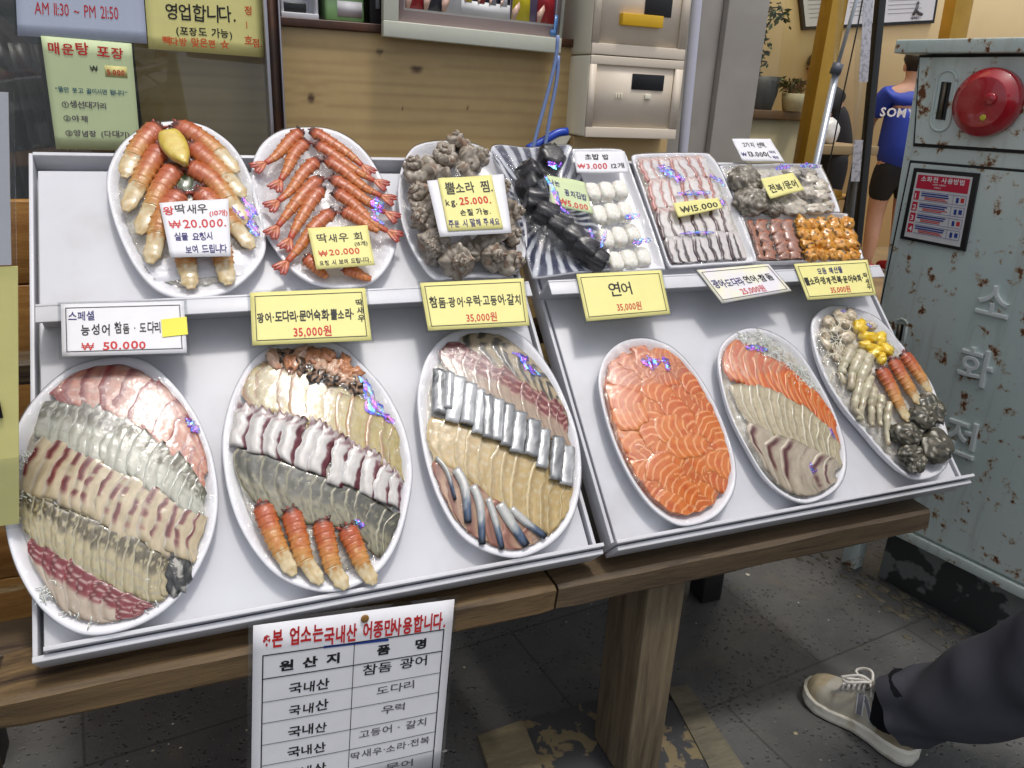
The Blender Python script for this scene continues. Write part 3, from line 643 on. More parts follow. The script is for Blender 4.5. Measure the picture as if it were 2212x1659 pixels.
# ================================================================== SKINNED FIGURES
def skin_mesh(name, J, E, mat, parent=None, sub=2, **k):
    """J: list of (xyz, radius or (rx, ry)); E: edges; one continuous surface"""
    org = np.array(WLOC.get(parent.name, parent.location)) if parent is not None else np.array(J[0][0], float)
    me = bpy.data.meshes.new(name); me.from_pydata([tuple(np.array(p, float)-org) for p, _ in J], E, [])
    ob = bpy.data.objects.new(name, me); COL.objects.link(ob)
    md = ob.modifiers.new('Skin', 'SKIN'); md.use_smooth_shade = True; md.branch_smoothing = .4
    for sv, (_, r_) in zip(me.skin_vertices[0].data, J): sv.radius = (r_, r_) if np.isscalar(r_) else r_
    me.skin_vertices[0].data[0].use_root = True
    sb = ob.modifiers.new('Sub', 'SUBSURF'); sb.levels = sub; sb.render_levels = sub
    dg = bpy.context.evaluated_depsgraph_get(); m2 = bpy.data.meshes.new_from_object(ob.evaluated_get(dg))
    ob.modifiers.clear(); ob.data = m2; bpy.data.meshes.remove(me); m2.materials.clear(); m2.materials.append(mat)
    m2.polygons.foreach_set('use_smooth', [True]*len(m2.polygons))
    if parent is not None: ob.parent = parent; WLOC[ob.name] = org
    else: ob.location = tuple(org)
    return props(ob, **k)
SKIN = M('skin', c_((196, 150, 124)), .5, var=.06, sss=.2); HAIR = M('black_hair', c_((26, 22, 22)), .45, bump=.6, bs=300, stretch=(1, 1, .2)); BRHAIR = M('dark_brown_hair', c_((44, 32, 28)), .4, bump=.8, bs=200, stretch=(1, 1, .1))
BLUES = M('blue_jersey', c_((28, 60, 172)), .6, var=.12, ns=6); BLKC = M('black_cloth', c_((24, 24, 28)), .75, bump=.4, bs=200); DENIM = M('denim', c_((74, 92, 126)), .75, bump=.3, bs=300); TROUS = M('dark_trousers', c_((80, 80, 87)), .85, bump=.35, bs=420, var=.15, ns=5, spec=.2)
def V3(*a): return np.array(a, float)
def standing(name, foot, face, H, label, clothes, hair=HAIR, lean=0.0, arms=None, bulk=1.15):
    """a whole figure: foot point, heading angle, height; arms: 'down' or 'reach'"""
    t = thing(name, foot, label, 'person'); s = H/1.72; f = V3(math.sin(face), math.cos(face), 0); r = V3(math.cos(face), -math.sin(face), 0); o = np.array(foot, float)
    def p(x, y, z): return o+(r*x+f*(y+lean*max(0, z-.9))+ZA*z)*s
    S = lambda q: q*s*bulk
    J = [(p(0, 0, .94), S(.135))]; E = []
    def chain(st, L):
        k = st
        for q, rad in L:
            J.append((q, rad)); E.append((k, len(J)-1)); k = len(J)-1
        return k
    sp = chain(0, [(p(0, .0, 1.12), S(.125)), (p(0, .01, 1.30), S(.145)), (p(0, 0, 1.43), S(.10))])
    hd = chain(sp, [(p(0, .01, 1.50), S(.052)), (p(0, .03, 1.56), S(.075)), (p(0, .035, 1.64), S(.088)), (p(0, .03, 1.70), S(.06))])
    chain(len(J)-3, [(p(0, .13, 1.585), S(.018))])
    for sg in (-1, 1):
        chain(0, [(p(.09*sg, 0, .84), S(.095)), (p(.10*sg, .02, .50), S(.062)), (p(.105*sg, -.02, .30), S(.055)), (p(.105*sg, -.02, .09), S(.04)), (p(.11*sg, .05, .035), S(.035)), (p(.115*sg, .14, .022), S(.024))])
        if arms == 'reach':
            L = [(p(.17*sg, 0, 1.40), S(.056)), (p(.24*sg, .14, 1.20), S(.042)), (p(.16*sg, .38, 1.12), S(.032)), (p(.14*sg, .46, 1.10), S(.026))]
            tip = (.14, .46, 1.10); dr = (0, .02, -.004)
        else:
            L = [(p(.17*sg, 0, 1.40), S(.056)), (p(.23*sg, -.02, 1.12), S(.042)), (p(.24*sg, .04, .86), S(.030)), (p(.24*sg, .05, .80), S(.028))]
            tip = (.24, .05, .80); dr = (0, .004, -.02)
        e = chain(sp, L)
        for kf in range(5):
            off = (kf-1.6)*.016; ln = (2.2, 3.4, 3.8, 3.5, 2.8)[kf] if kf else 2.0
            a = p((tip[0])*sg+dr[0], tip[1]+dr[1]*1.5+(off if not dr[1] > .01 else 0), tip[2]+dr[2]*1.5) if dr[1] <= .01 else p(tip[0]*sg+off, tip[1]+dr[1]*1.5, tip[2]+dr[2]*1.5)
            b = a+(r*dr[0]*sg+f*(dr[1]+.004)+ZA*dr[2])*s*ln*.75
            chain(e, [(a, S(.010)), (b, S(.008))])
    skin_mesh('body', J, E, SKIN, t)
    for nm, mat, kind in clothes:
        if kind == 'shirt':
            JJ = [(p(0, 0, .78), S(.185)), (p(0, 0, 1.10), S(.172)), (p(0, .01, 1.30), S(.185)), (p(0, 0, 1.425), S(.135)), (p(0, .005, 1.475), S(.075))]; EE = [(0, 1), (1, 2), (2, 3), (3, 4)]
            for sg in (-1, 1):
                if arms == 'reach': a_, b_ = p(.18*sg, 0, 1.39), p(.24*sg, .12, 1.23)
                else: a_, b_ = p(.18*sg, 0, 1.39), p(.235*sg, -.015, 1.17)
                JJ += [(a_, S(.085)), (b_, S(.074))]; EE += [(3, len(JJ)-2), (len(JJ)-2, len(JJ)-1)]
        elif kind == 'shorts':
            JJ = [(p(0, 0, .98), S(.145)), (p(0, 0, .88), S(.15))]; EE = [(0, 1)]
            for sg in (-1, 1): JJ += [(p(.095*sg, 0, .76), S(.108)), (p(.105*sg, .015, .54), S(.09))]; EE += [(1, len(JJ)-2), (len(JJ)-2, len(JJ)-1)]
        else:
            JJ = [(p(0, 0, .99), S(.145)), (p(0, 0, .88), S(.15))]; EE = [(0, 1)]
            for sg in (-1, 1): JJ += [(p(.095*sg, 0, .76), S(.105)), (p(.10*sg, .02, .50), S(.08)), (p(.105*sg, -.01, .10), S(.068))]; EE += [(1, len(JJ)-3), (len(JJ)-3, len(JJ)-2), (len(JJ)-2, len(JJ)-1)]
        skin_mesh(nm, JJ, EE, mat, t)
    def cap(d):
        k = 1.0+.05*nz(d[0]*5, d[1]*5, d[2]*5)
        return k*(1.0 if d[2] > -.1 or d[1] < .1 else .72)
    MB().blob(p(0, .012, 1.652), r*S(.092), f*S(.098), ZA*S(.098), 18, 12, cap).obj('hair', hair, t)
    for sg in (-1, 1):
        MB().blob(p(.088*sg, .02, 1.60), r*S(.012), f*S(.022), ZA*S(.032), 8, 6).obj('ear', SKIN, t)
        MB().blob(p(.033*sg, .116, 1.615), r*S(.013), f*S(.006), ZA*S(.008), 8, 6).obj('eye', M('eye', c_((40, 32, 30)), .2) if 'eye' not in bpy.data.materials else bpy.data.materials['eye'], t)
    MB().blob(p(0, .105, 1.535), r*S(.022), f*S(.008), ZA*S(.006), 8, 6).obj('mouth', M('lips', c_((160, 90, 84)), .4) if 'lips' not in bpy.data.materials else bpy.data.materials['lips'], t)
    return t, p
REDS = M('red_shoe', c_((168, 30, 44)), .5); WHS = M('white_sole', c_((220, 220, 220)), .5)
fp = GP.at(1893, 588); boy, bp_ = standing('person', fp, R(28), 1.66, 'person in blue jersey and black shorts seen from behind, leaning over a table', [('jersey', BLUES, 'shirt'), ('shorts', BLKC, 'shorts')], lean=.06, arms='reach')
for sg in (-1, 1):
    MB().blob(bp_(.112*sg, .06, .045), np.array([.05, 0, 0]), np.array([0, .13, 0]), np.array([0, 0, .045]), 12, 8).obj('shoe', REDS, boy)
    MB().blob(bp_(.112*sg, .06, .014), np.array([.053, 0, 0]), np.array([0, .135, 0]), np.array([0, 0, .016]), 12, 6).obj('white_sole', WHS, boy)
c0 = bp_(-.05, -.225, 1.27); fr = V3(math.sin(R(28)), math.cos(R(28)), 0); rr = V3(math.cos(R(28)), -math.sin(R(28)), 0)
c0 = c0-rr*.10
write([c0-rr*.14+ZA*.05, c0+rr*.16+ZA*.05, c0+rr*.16-ZA*.05, c0-rr*.14-ZA*.05], [('SOMYC', 'w', .02, .85, .85, dict(jit=0, wgt=.03))], boy, h=.0)
fp2 = fp+V3(.05, .75, 0); standing('person', fp2, R(-70), 1.62, 'person in black T-shirt bending forward behind the blue jersey', [('tshirt', BLKC, 'shirt'), ('trousers', BLKC, 'trousers')], lean=.35, arms='reach')
# woman behind the tinted window
wb = V3(YP(1.95).at(12, 330)[0]-.02, 1.98, 0.0); wz = float(YP(1.95).at(12, 95)[2])
wm = thing('person', (wb[0], wb[1], .0), 'person with long dark hair and denim jacket behind the tinted window', 'person')
def pw(x, y, z): return V3(wb[0]+x, wb[1]+y, wz+z)
J = [(pw(0, 0, -.62), .15), (pw(0, 0, -.42), .13), (pw(0, 0, -.26), .10), (pw(0, .01, -.19), .05), (pw(0, .03, -.12), .08), (pw(0, .03, -.03), .088), (pw(0, .03, .02), .06), (pw(0, .14, -.09), .018)]; E = [(i, i+1) for i in range(6)]+[(5, 7)]
for sg in (-1, 1):
    k = len(J); J += [(pw(.19*sg, 0, -.30), .06), (pw(.25*sg, .02, -.52), .045), (pw(.22*sg, .20, -.62), .035), (pw(.2*sg, .27, -.62), .028)]; E += [(2, k), (k, k+1), (k+1, k+2), (k+2, k+3)]
    for q in range(5): J.append((pw(.2*sg+(q-2)*.016, .33-(.03 if q == 0 else 0), -.63), .009)); E.append((k+3, len(J)-1))
for sg in (-1, 1):
    k = len(J); J += [(pw(.1*sg, .1, -.70), .10), (pw(.12*sg, .42, -.70), .075), (pw(.12*sg, .42, -1.05), .05)]; E += [(0, k), (k, k+1), (k+1, k+2)]
skin_mesh('body', J, E, SKIN, wm)
JJ = [(pw(0, 0, -.64), .17), (pw(0, 0, -.42), .15), (pw(0, 0, -.27), .125)]; EE = [(0, 1), (1, 2)]
for sg in (-1, 1): JJ += [(pw(.19*sg, 0, -.30), .08), (pw(.26*sg, .02, -.50), .068)]; EE += [(2, len(JJ)-2), (len(JJ)-2, len(JJ)-1)]
skin_mesh('denim_jacket', JJ, EE, DENIM, wm)
MB().tube([pw(.265, .03, -.50), pw(.285, .045, -.56)], [.074, .07], 14).obj('white_cuff', WHS, wm)
MB().tube(crom([pw(.06, -.115, -.26), pw(.14, -.12, -.38), pw(.20, -.09, -.50)], 10), .006, 6).obj('red_seam', REDS, wm)
MB().blob(pw(0, .0, -.05), V3(.105, 0, 0), V3(0, .11, 0), V3(0, 0, .115), 20, 14, lambda d: 1+.06*nz(d[0]*4, d[1]*4, d[2]*6)-.2*(d[1] > .6 and d[2] < .2)).obj('hair', BRHAIR, wm)
lk = MB()
for q in range(26):
    a = math.pi*(.95+1.1*q/25); r0 = .10+.008*math.sin(q*2.1); e_ = (.13+.05*rng.random(), -.34-.12*rng.random())
    lk.tube(crom([pw(r0*math.cos(a)*.9, r0*math.sin(a)*.9, .0), pw(r0*math.cos(a)*1.1, r0*math.sin(a)*1.1, -.15), pw(e_[0]*math.cos(a), e_[0]*math.sin(a)-.02, e_[1])], 10), [.022*(1-.6*(k/9)**2) for k in range(10)], 7)
lk.obj('long_hair', BRHAIR, wm)

# ================================================================== INSIDE THE BRIGHT SHOP
bw = YP(5.57)
q = pxq(bw, [(1712, -150), (2052, -160), (2018, 50), (1735, 65)])
PALEP = M('pale_print', c_((170, 168, 172)), .6)
t = thing('wall_poster', q[3], 'large white printed panel in a thin black frame on the cream wall', 'poster')
f, wd, ht, n = qmap(q)
MB().slab([f(0, 0), f(0, 1), f(1, 1), f(1, 0)], .03, n).obj('black_frame', BLK, t, smooth=False)
MB().slab([f(.02, .03, .003), f(.02, .965, .003), f(.98, .965, .003), f(.98, .03, .003)], .002, n).obj('print', PAPER_W, t, smooth=False)
for x0, x1 in ((.05, .2), (.34, .48), (.62, .9)):
    b = MB()
    for k in range(11): b.slab([f(x0, .42+k*.045, .004), f(x0, .428+k*.045, .004), f(x1-rng.uniform(0, .06), .428+k*.045, .004), f(x1-rng.uniform(0, .05), .42+k*.045, .004)], .0005, n)
    b.obj('text_lines', PALEP, t, smooth=False)
b = MB(); b.tube([f(.815, .90, .008), f(.835, .84, .008), f(.842, .80, .008)], .012, 8); b.tube([f(.832, .85, .008), f(.86, .885, .008), f(.885, .90, .008)], .012, 8); b.blob(f(.843, .775, .008), n*.004, ZA*.014, XA*.014, 10, 6); b.obj('emblem', INK['g'], t)
write(q, [('서울특별시', 'g', .80, .945, .03, dict(jit=0))], t, .005)
# counter with plants behind the shop window
ctY = 3.2; cp = YP(ctY); ct = float(cp.at(1660, 238)[2]); xl, xr = cp.at(1560, 238)[0], cp.at(1742, 238)[0]
t = thing('service_counter', ((xl+xr)/2, ctY+.2, 0), 'pale counter with brown edge carrying the plants', 'counter')
MB().box((xl, ctY+.01, 0), (xr-xl, 0, 0), (0, .45, 0), (0, 0, ct-.04)).obj('counter_body', M('counter_grey', c_((172, 160, 134)), .6, var=.06), t)
MB().box((xl-.01, ctY-.01, ct-.039), (xr-xl+.02, 0, 0), (0, .49, 0), (0, 0, .039), bev=.004).obj('counter_top', M('counter_brown', c_((110, 80, 52)), .4), t)
LEAF = M('leaf', c_((62, 92, 46)), .5, attr=True, var=.2); STEM = M('stem', c_((70, 62, 40)), .7); POTD = M('dark_pot', c_((46, 44, 42)), .5)
def plant(name, base, stems, label, cat, n_leaf, lsz, cols_, pot):
    t = thing(name, base, label, cat); st = MB(); lf = MB()
    for L in stems:
        c = crom(L, 20); st.tube(c, [.006*(1-.6*k/19) for k in range(20)], 6)
        for k in range(n_leaf):
            i = rng.randint(3, 19); p0 = c[i]+np.array([rng.uniform(-1, 1), rng.uniform(-1, 1), rng.uniform(-1, 1)])*lsz*.7
            d = unit(np.array([rng.uniform(-1, 1), rng.uniform(-1, 1), rng.uniform(-1, .4)])); s = unit(np.cross(d, np.array([rng.random(), rng.random(), 1.]))); m_ = np.cross(d, s); l = lsz*rng.uniform(.6, 1.2)
            lf.add([p0, p0+d*l*.5+s*l*.25+m_*l*.05, p0+d*l, p0+d*l*.5-s*l*.25+m_*l*.05], [(0, 1, 2, 3)], c_(rng.choice(cols_)))
    st.obj('stem', STEM, t); lf.obj('foliage', LEAF, t, smooth=False)
    z, r_, h = pot
    MB().tube([np.array([base[0], base[1], base[2]]), np.array([base[0], base[1], base[2]+h*.5]), np.array([base[0], base[1], base[2]+h])], [r_*.75, r_*.92, r_], 18).obj('pot', z, t)
PB = cp.at(1668, 232)+V3(0, .12, 0); PB[2] = ct
def cpt(x, y): return cp.at(x, y)+V3(0, .12, 0)
plant('potted_plant', PB, [[PB+V3(0, 0, .1), cpt(1660, 120), cpt(1685, 45), cpt(1712, 20)], [PB+V3(0, 0, .1), cpt(1664, 110), cpt(1672, 60), cpt(1690, 95)], [PB+V3(0, 0, .1), cpt(1655, 140), cpt(1672, 95), cpt(1682, 140)], [cpt(1662, 100), cpt(1680, 30), cpt(1722, 12), cpt(1730, 40)]],
      'tall trailing green plant in a dark pot on the counter', 'plant', 75, .038, [(66, 92, 48), (84, 108, 60), (50, 72, 40), (98, 116, 70)], (POTD, .10, .15))
PB2 = cp.at(1712, 232); PB2[2] = ct
plant('flower_pot', PB2, [[PB2+V3(0, 0, .08), cp.at(1690+8*k, 185-abs(k-2)*2), cp.at(1682+12*k, 168+abs(k-2)*5)] for k in range(6)], 'low pot of small pinkish flowers beside the trailing plant', 'plant', 40, .03, [(110, 112, 70), (150, 112, 100), (86, 100, 60)], (M('paper_pot', c_((196, 186, 160)), .6), .06, .08))
# work table with bags
tY = 3.55; tp = YP(tY); tz = float(tp.at(1800, 314)[2]); xl, xr = tp.at(1700, 314)[0], tp.at(1900, 314)[0]
t = wt = thing('work_table', ((xl+xr)/2, tY+.3, 0), 'wooden work table under white plastic bags inside the shop', 'table')
MB().box((xl, tY, tz-.05), (xr-xl, 0, 0), (0, .7, 0), (0, 0, .05), bev=.004).obj('table_top', M('table_tan', c_((150, 128, 92)), .5, var=.1), t)
for x in (xl+.03, xr-.09):
    for y in (tY+.03, tY+.6): MB().box((x, y, 0), (.06, 0, 0), (0, .06, 0), (0, 0, tz-.051)).obj('leg', DARKW, t)
BAG = M('plastic_bag', c_((222, 220, 216)), .35, var=.06, coat=.4, sss=.1)
for (a, b, wpx, hpx, lab) in ((1736, 310, 34, 60, 'crumpled white plastic bag beside the gold post'), (1772, 312, 30, 42, 'low crumpled white plastic bag behind the silver pole'), (1822, 312, 36, 52, 'crumpled white plastic bag behind the plastic strip')):
    c = tp.at(a, b)+V3(0, .15, 0); r_ = wpx*3.6/1695; hh = hpx*3.6/1695; s_ = rng.random()*9; c[2] = tz
    V = MB().blob(c+ZA*hh*.52, XA*r_, YA*r_*.8, ZA*hh*.75, 26, 18, lambda d: 1+.22*nz(d[0]*2.5+s_, d[1]*2.5, d[2]*2.5)+.10*abs(nz(d[0]*6, d[1]*6+s_, d[2]*6)))
    for i, v in enumerate(V.V): V.V[i] = (v[0], v[1], max(v[2], tz+.001))
    V.obj('plastic_bag', BAG, label=lab, cat='bag', group='white plastic bags on the work table')
c = tp.at(1743, 285); MB().box((tp.at(1722, 285)[0], tY+.02, tz+.0005), (.1, 0, 0), (0, .12, 0), (0, 0, .05), bev=.006).obj('storage_tub', M('grey_tub', c_((92, 96, 104)), .5), label='small dark grey tub on the work table edge', cat='tub')
c = tp.at(1823, 420); MB().box((c[0]-.05, tY+.1, c[2]-.03), (.14, 0, 0), (0, .2, 0), (0, 0, .04), bev=.01).box((c[0]-.2, tY+.1, c[2]-.045), (.45, 0, 0), (0, .3, 0), (0, 0, .0145)).obj('lower_shelf', M('yellow_wood', c_((190, 140, 50)), .5), wt)
# ---- APPEND ----
# ================================================================== FIRE HYDRANT CABINET
def rust_mat():
    m, t, b, o = NT('rusty_grey_paint'); v = coordn(t)
    base = mixn(t, rampn(t, noisen(t, v, 3, 5), [(.35, 0.0), (.65, 1.0)]), c_((194, 210, 206)), c_((206, 218, 212)))
    st = noisen(t, coordn(t, (30, 30, 2.5)), 1.0, 5, .6)
    base = mixn(t, rampn(t, st, [(.55, 0.0), (.75, .35)]), base, c_((136, 134, 112)))
    n1 = noisen(t, v, 25, 4, .6); n2 = noisen(t, v, 70, 5, .7)
    ad = t.nodes.new('ShaderNodeMath'); ad.operation = 'MULTIPLY_ADD'; ad.inputs[1].default_value = .35; t.links.new(n2, ad.inputs[0]); t.links.new(n1, ad.inputs[2])
    halo = rampn(t, ad.outputs[0], [(.75, 0.0), (.81, .7)]); core = rampn(t, ad.outputs[0], [(.80, 0.0), (.84, 1.0)])
    base = mixn(t, halo, base, c_((164, 132, 84))); base = mixn(t, core, base, c_((104, 62, 36)))
    t.links.new(base, b.inputs['Base Color']); t.links.new(rampn(t, core, [(0, .38), (1, .8)]), b.inputs['Roughness'])
    t.links.new(bumpn(t, ad.outputs[0], .25, .004), b.inputs['Normal']); return m
RUST = rust_mat()
CPO = GP.at(1815, 1215); CD = V3(-.2138, .9769, 0); CP = Plane(CPO, -CD, ZA); CN = CP.n
cab = thing('hydrant_cabinet', CPO, 'rusty blue grey steel cabinet with a red round lamp and raised lettering', 'cabinet')
def cpp(d, z, w_=0.0): return CPO+CD*d+ZA*z+CN*w_
FT, FB, NB, NTp = cpp(.086, 1.372), cpp(.015, .165), cpp(-.74, .165), cpp(-.67, 1.372)
MB().slab([FT, FB, NB, NTp], .32, CN).obj('body', RUST, cab, smooth=False)
b = MB(); a0, a1 = CP.at(1956, 104, .03), CP.at(1956, 87, .03)
zt0, zt1 = a0[2], a1[2]; b.box(cpp(.135, 1.374, .032), -CD*.86, -CN*.39, ZA*.030, bev=.003); b.obj('roof', RUST, cab)
b = MB(); b.box(cpp(.024, .170, 0.0), -CD*.78, CN*.016, ZA*.026, bev=.002); b.obj('bottom_ledge', RUST, cab)
def cpoly(pts, w0, w1): return MB().slab([CP.at(*p)+CN*(w1) if not isinstance(p, np.ndarray) else p+CN*w1 for p in pts], w1-w0, CN)
ul = CP.at(1991, 125); ll = CP.at(1980, 309)
def near_of(p, z, ext): return np.array([CPO[0]-CD[0]*ext, CPO[1]-CD[1]*ext, z])
GAP = M('dark_gap', c_((40, 40, 38)), .8)
def gpoly(pts): cpoly(pts, .0003, .0022).obj('panel_gap', GAP, cab, smooth=False)
D_ = CD*.006
gpoly([ul+D_+ZA*.006, ll+D_-ZA*.008, near_of(0, ll[2]+.004, .63), near_of(0, ul[2]+.010, .63)])
cpoly([ul, ll, near_of(0, ll[2]+.012, .62), near_of(0, ul[2]+.004, .62)], .0005, .008).obj('upper_panel', RUST, cab, smooth=False)
dt = CP.at(1972, 352); dm = CP.at(1908, 658); s_ = (dt-dm)/(dt[2]-dm[2]); db = dm+s_*(.205-dm[2])
gpoly([dt+CD*.008+ZA*.006, db+CD*.008, near_of(0, .203, .67), near_of(0, dt[2]+.018, .63)])
cpoly([dt, db, near_of(0, .205, .66), near_of(0, dt[2]+.012, .62)], .0005, .009).obj('door', RUST, cab, smooth=False)
door = [o for o in cab.children if o.name.startswith('door')][0]
DOORW = .0095
def ring_slot(cx, cy, rw, rh, slope, par, w_):
    """raised rim round a recessed black slot: centre pixel, half sizes in pixels"""
    o = CP.at(cx, cy, w_); ux = unit(CP.at(cx+10, cy+1, w_)-o); sx = np.linalg.norm(CP.at(cx+rw, cy, w_)-o)*.9; e = CP.at(cx, cy-rh, w_)-CP.at(cx, cy+rh, w_); sy = abs(e[2])/2; up = unit(ZA+CD*slope)
    L = [o+up*(sy-sx)*sg+(ux*math.cos(a)+up*math.sin(a))*sx for sg, r0 in ((1, 0), (-1, math.pi)) for a in np.linspace(r0, r0+math.pi, 9)]
    MB().tube(L+[L[0]], .0035, 6).obj('slot_rim', RUST, par)
    MB().slab([o-ux*sx*.5-up*sy*.62+CN*.001, o+ux*sx*.5-up*sy*.62+CN*.001, o+ux*sx*.5+up*sy*.62+CN*.001, o-ux*sx*.5+up*sy*.62+CN*.001], .001, CN).obj('slot_recess', BLACKP, par, smooth=False)
    MB().tube([o-up*sy*.6+CN*.004, o+up*sy*.6+CN*.004], .004, 8).obj('latch_bar', M('worn_metal', c_((120, 112, 96)), .4, metal=.7, var=.3) if 'worn_metal' not in bpy.data.materials else bpy.data.materials['worn_metal'], par)
ring_slot(2038, 218, 24, 66, .06, cab, .009); ring_slot(1943, 718, 15, 30, .06, door, .010)
# red round lamp
lc = CP.at(2137, 222, .01); rl = abs(CP.at(2137, 146, .01)[2]-CP.at(2137, 298, .01)[2])/2
REDL = M('red_plastic_dome', c_((168, 18, 32)), .25, coat=.8, var=.08, sss=.05)
prof = [(1.0, .0), (1.0, .014), (.985, .020), (.95, .024), (.74, .036), (.72, .0375), (.70, .0378), (.4, .041), (.2, .042), (0.0, .042)]; V = []; F = []; NS = 48
for r_, h in prof:
    for k in range(NS): a = 2*math.pi*k/NS; V.append(lc+(CP.x*math.cos(a)+ZA*math.sin(a))*rl*r_+CN*h)
F = [(j*NS+k, j*NS+(k+1) % NS, (j+1)*NS+(k+1) % NS, (j+1)*NS+k) for j in range(len(prof)-1) for k in range(NS)]
lamp = mk('alarm_lamp', V, F, REDL, cab)
def disc(c, r_, h, name, mat, par, ns=24):
    V = [c+(CP.x*math.cos(2*math.pi*k/ns)+ZA*math.sin(2*math.pi*k/ns))*r_*q+CN*hh for q, hh in ((1, 0), (1, h*.7), (.85, h), (0, h)) for k in range(ns)]
    mk(name, V, [(j*ns+k, j*ns+(k+1) % ns, (j+1)*ns+(k+1) % ns, (j+1)*ns+k) for j in range(3) for k in range(ns)], mat, par)
disc(CP.at(2139, 214, .054)-CN*.002, rl*.17, .006, 'push_button', REDL, lamp)
disc(CP.at(2122, 257, .042)-CN*.004, rl*.24, .008, 'bell_window', WHS, lamp); disc(CP.at(2124, 254, .05)+CN*.001, rl*.09, .002, 'yellow_dot', M('yellow_dot', c_((200, 190, 60)), .4), lamp)
RAISED = M('raised_grey_paint', c_((222, 230, 228)), .35, var=.08)
# raised hangul on the door
for ch, cx, cy, sz in (('소', 2148, 650, 88), ('화', 2109, 792, 88), ('전', 2077, 944, 88)):
    cu = bpy.data.curves.new('raised_letter', 'FONT'); cu.body = ch; cu.extrude = .045; cu.bevel_depth = .025; cu.bevel_resolution = 2; cu.offset = -.004
    ob = bpy.data.objects.new('tmp', cu); COL.objects.link(ob); dg = bpy.context.evaluated_depsgraph_get(); me = bpy.data.meshes.new_from_object(ob.evaluated_get(dg)); bpy.data.objects.remove(ob)
    Vt = np.array([v.co[:] for v in me.vertices]); mid = (Vt.max(0)+Vt.min(0))/2; o = CP.at(cx, cy, DOORW); s = abs(CP.at(cx, cy-sz/2, DOORW)[2]-CP.at(cx, cy+sz/2, DOORW)[2])
    V = [o+CP.x*(x-mid[0])*s*.92+(ZA+CD*.06)*(y-mid[1])*s+CN*(z*s+.001) for x, y, z in Vt]
    mk('raised_letter', V, [tuple(p.vertices) for p in me.polygons], RAISED, door, smooth=False)
# instruction plate
q = [CP.at(*p)+CN*.016 for p in ((1983, 364), (2121, 376), (2090, 540), (1953, 513))]
f, wd, ht, n = qmap(q)
pl = MB().slab([f(-.01, -.01), f(-.01, 1.01), f(1.01, 1.01), f(1.01, -.01)], .007, n).obj('instruction_plate', BLACKP, cab, smooth=False)
MB().slab([f(.055, .045, .001), f(.055, .965, .001), f(.93, .965, .001), f(.93, .045, .001)], .001, n).obj('white_face', WHS, pl, smooth=False)
def patch(ink, rects, h):
    b = MB()
    for x0, y0, x1, y1 in rects: b.slab([f(x0, y0, h), f(x0, y1, h), f(x1, y1, h), f(x1, y0, h)], .0004, n)
    b.obj('print_pattern', INK[ink], pl, smooth=False)
patch('c', [(.09, .075, .90, .265)]+[(.085, .30+.155*k, .17, .425+.155*k) for k in range(4)], .0018)
nav = []; red = []
for k in range(4):
    y = .30+.155*k; nav += [(.19, y, .90, y+.004), (.19, y+.121, .90, y+.125), (.70, y, .703, y+.125), (.896, y, .90, y+.125)]
    for j in range(2): nav.append((.20, y+.016+.03*j, .60+.06*rng.random(), y+.034+.03*j))
    for j in range(2): red.append((.26, y+.074+.022*j, .56+.1*rng.random(), y+.086+.022*j))
    nav.append((.75, y+.03, .79, y+.10)); (red if k in (0, 2) else nav).append((.82, y+.03, .87, y+.09))
patch('n', nav, .0018); patch('r', red, .0018)
write(q, [('소화전 사용방법', 'w', .15, .155, .078, dict(to=.84, jit=0, wgt=.02)), ('소화전 사용안내', 'w', .35, .20, .026, dict(jit=0)), ('소방호스', 'w', .38, .24, .026, dict(jit=0))]+
      [(str(k+1), 'w', .105, .405+.155*k, .10, dict(jit=0, wgt=.02)) for k in range(4)], pl, .0022)
# plinth and foot
PLN = M('painted_plinth', c_((60, 62, 62)), .6, col2=c_((128, 132, 130)), ns=6, thr=(.58, .60), bump=.2)
MB().box(cpp(-.10, .0, -.03), -CD*.66, -CN*.27, ZA*.164, bev=.004).obj('plinth', PLN, cab)
MB().box(cpp(.0, 0, -.002), -CD*.045, -CN*.04, ZA*.165, bev=.002).obj('foot', RUST, cab)
# crust of dirt and old mortar at the foot of the cabinet
dr = MB()
for k in range(150):
    d_ = rng.uniform(-.62, .12); w_ = abs(rng.gauss(0, .05))-.02; p0 = cpp(d_, 0, w_); r_ = rng.uniform(.002, .011)
    dr.blob(p0, CD*r_*1.6, CN*r_, ZA*.003, 10, 6, lambda d: 1+.7*nz(d[0]*3+k, d[1]*3, k), c_(rng.choice([(84, 80, 70), (92, 86, 72), (76, 74, 68), (104, 98, 82)])))
dr.obj('dirt', M('dirt_crust', attr=True, rough=.9, bump=.6, bs=120, bd=.003), kind='stuff', label='crust of dirt along the foot of the rusty cabinet')

# ================================================================== PERSON STRIDING PAST ON THE RIGHT
hp = GP.at(1972, 1648); tpz = GP.at(1741, 1497)
SF = unit(np.array([tpz[0]-hp[0], tpz[1]-hp[1], 0])); SM = np.array([-SF[1], SF[0], 0]); SL = float(np.linalg.norm((tpz-hp)[:2]))
if SM[0] > 0: SM = -SM            # medial side, towards the camera
wk = thing('person', hp, 'person in dark trousers striding past in a worn grey beige sneaker', 'person')
def itp(tab, x): return float(np.interp(x, [a for a, _ in tab], [b for _, b in tab]))
HT = [(0, .040), (.02, .070), (.06, .080), (.14, .076), (.25, .062), (.36, .074), (.45, .088), (.53, .080), (.66, .062), (.8, .050), (.9, .043), (.96, .034), (1.0, .012)]
YM = [(0, .010), (.03, .024), (.10, .031), (.22, .031), (.36, .024), (.5, .024), (.68, .038), (.8, .042), (.9, .036), (.96, .025), (1, .006)]
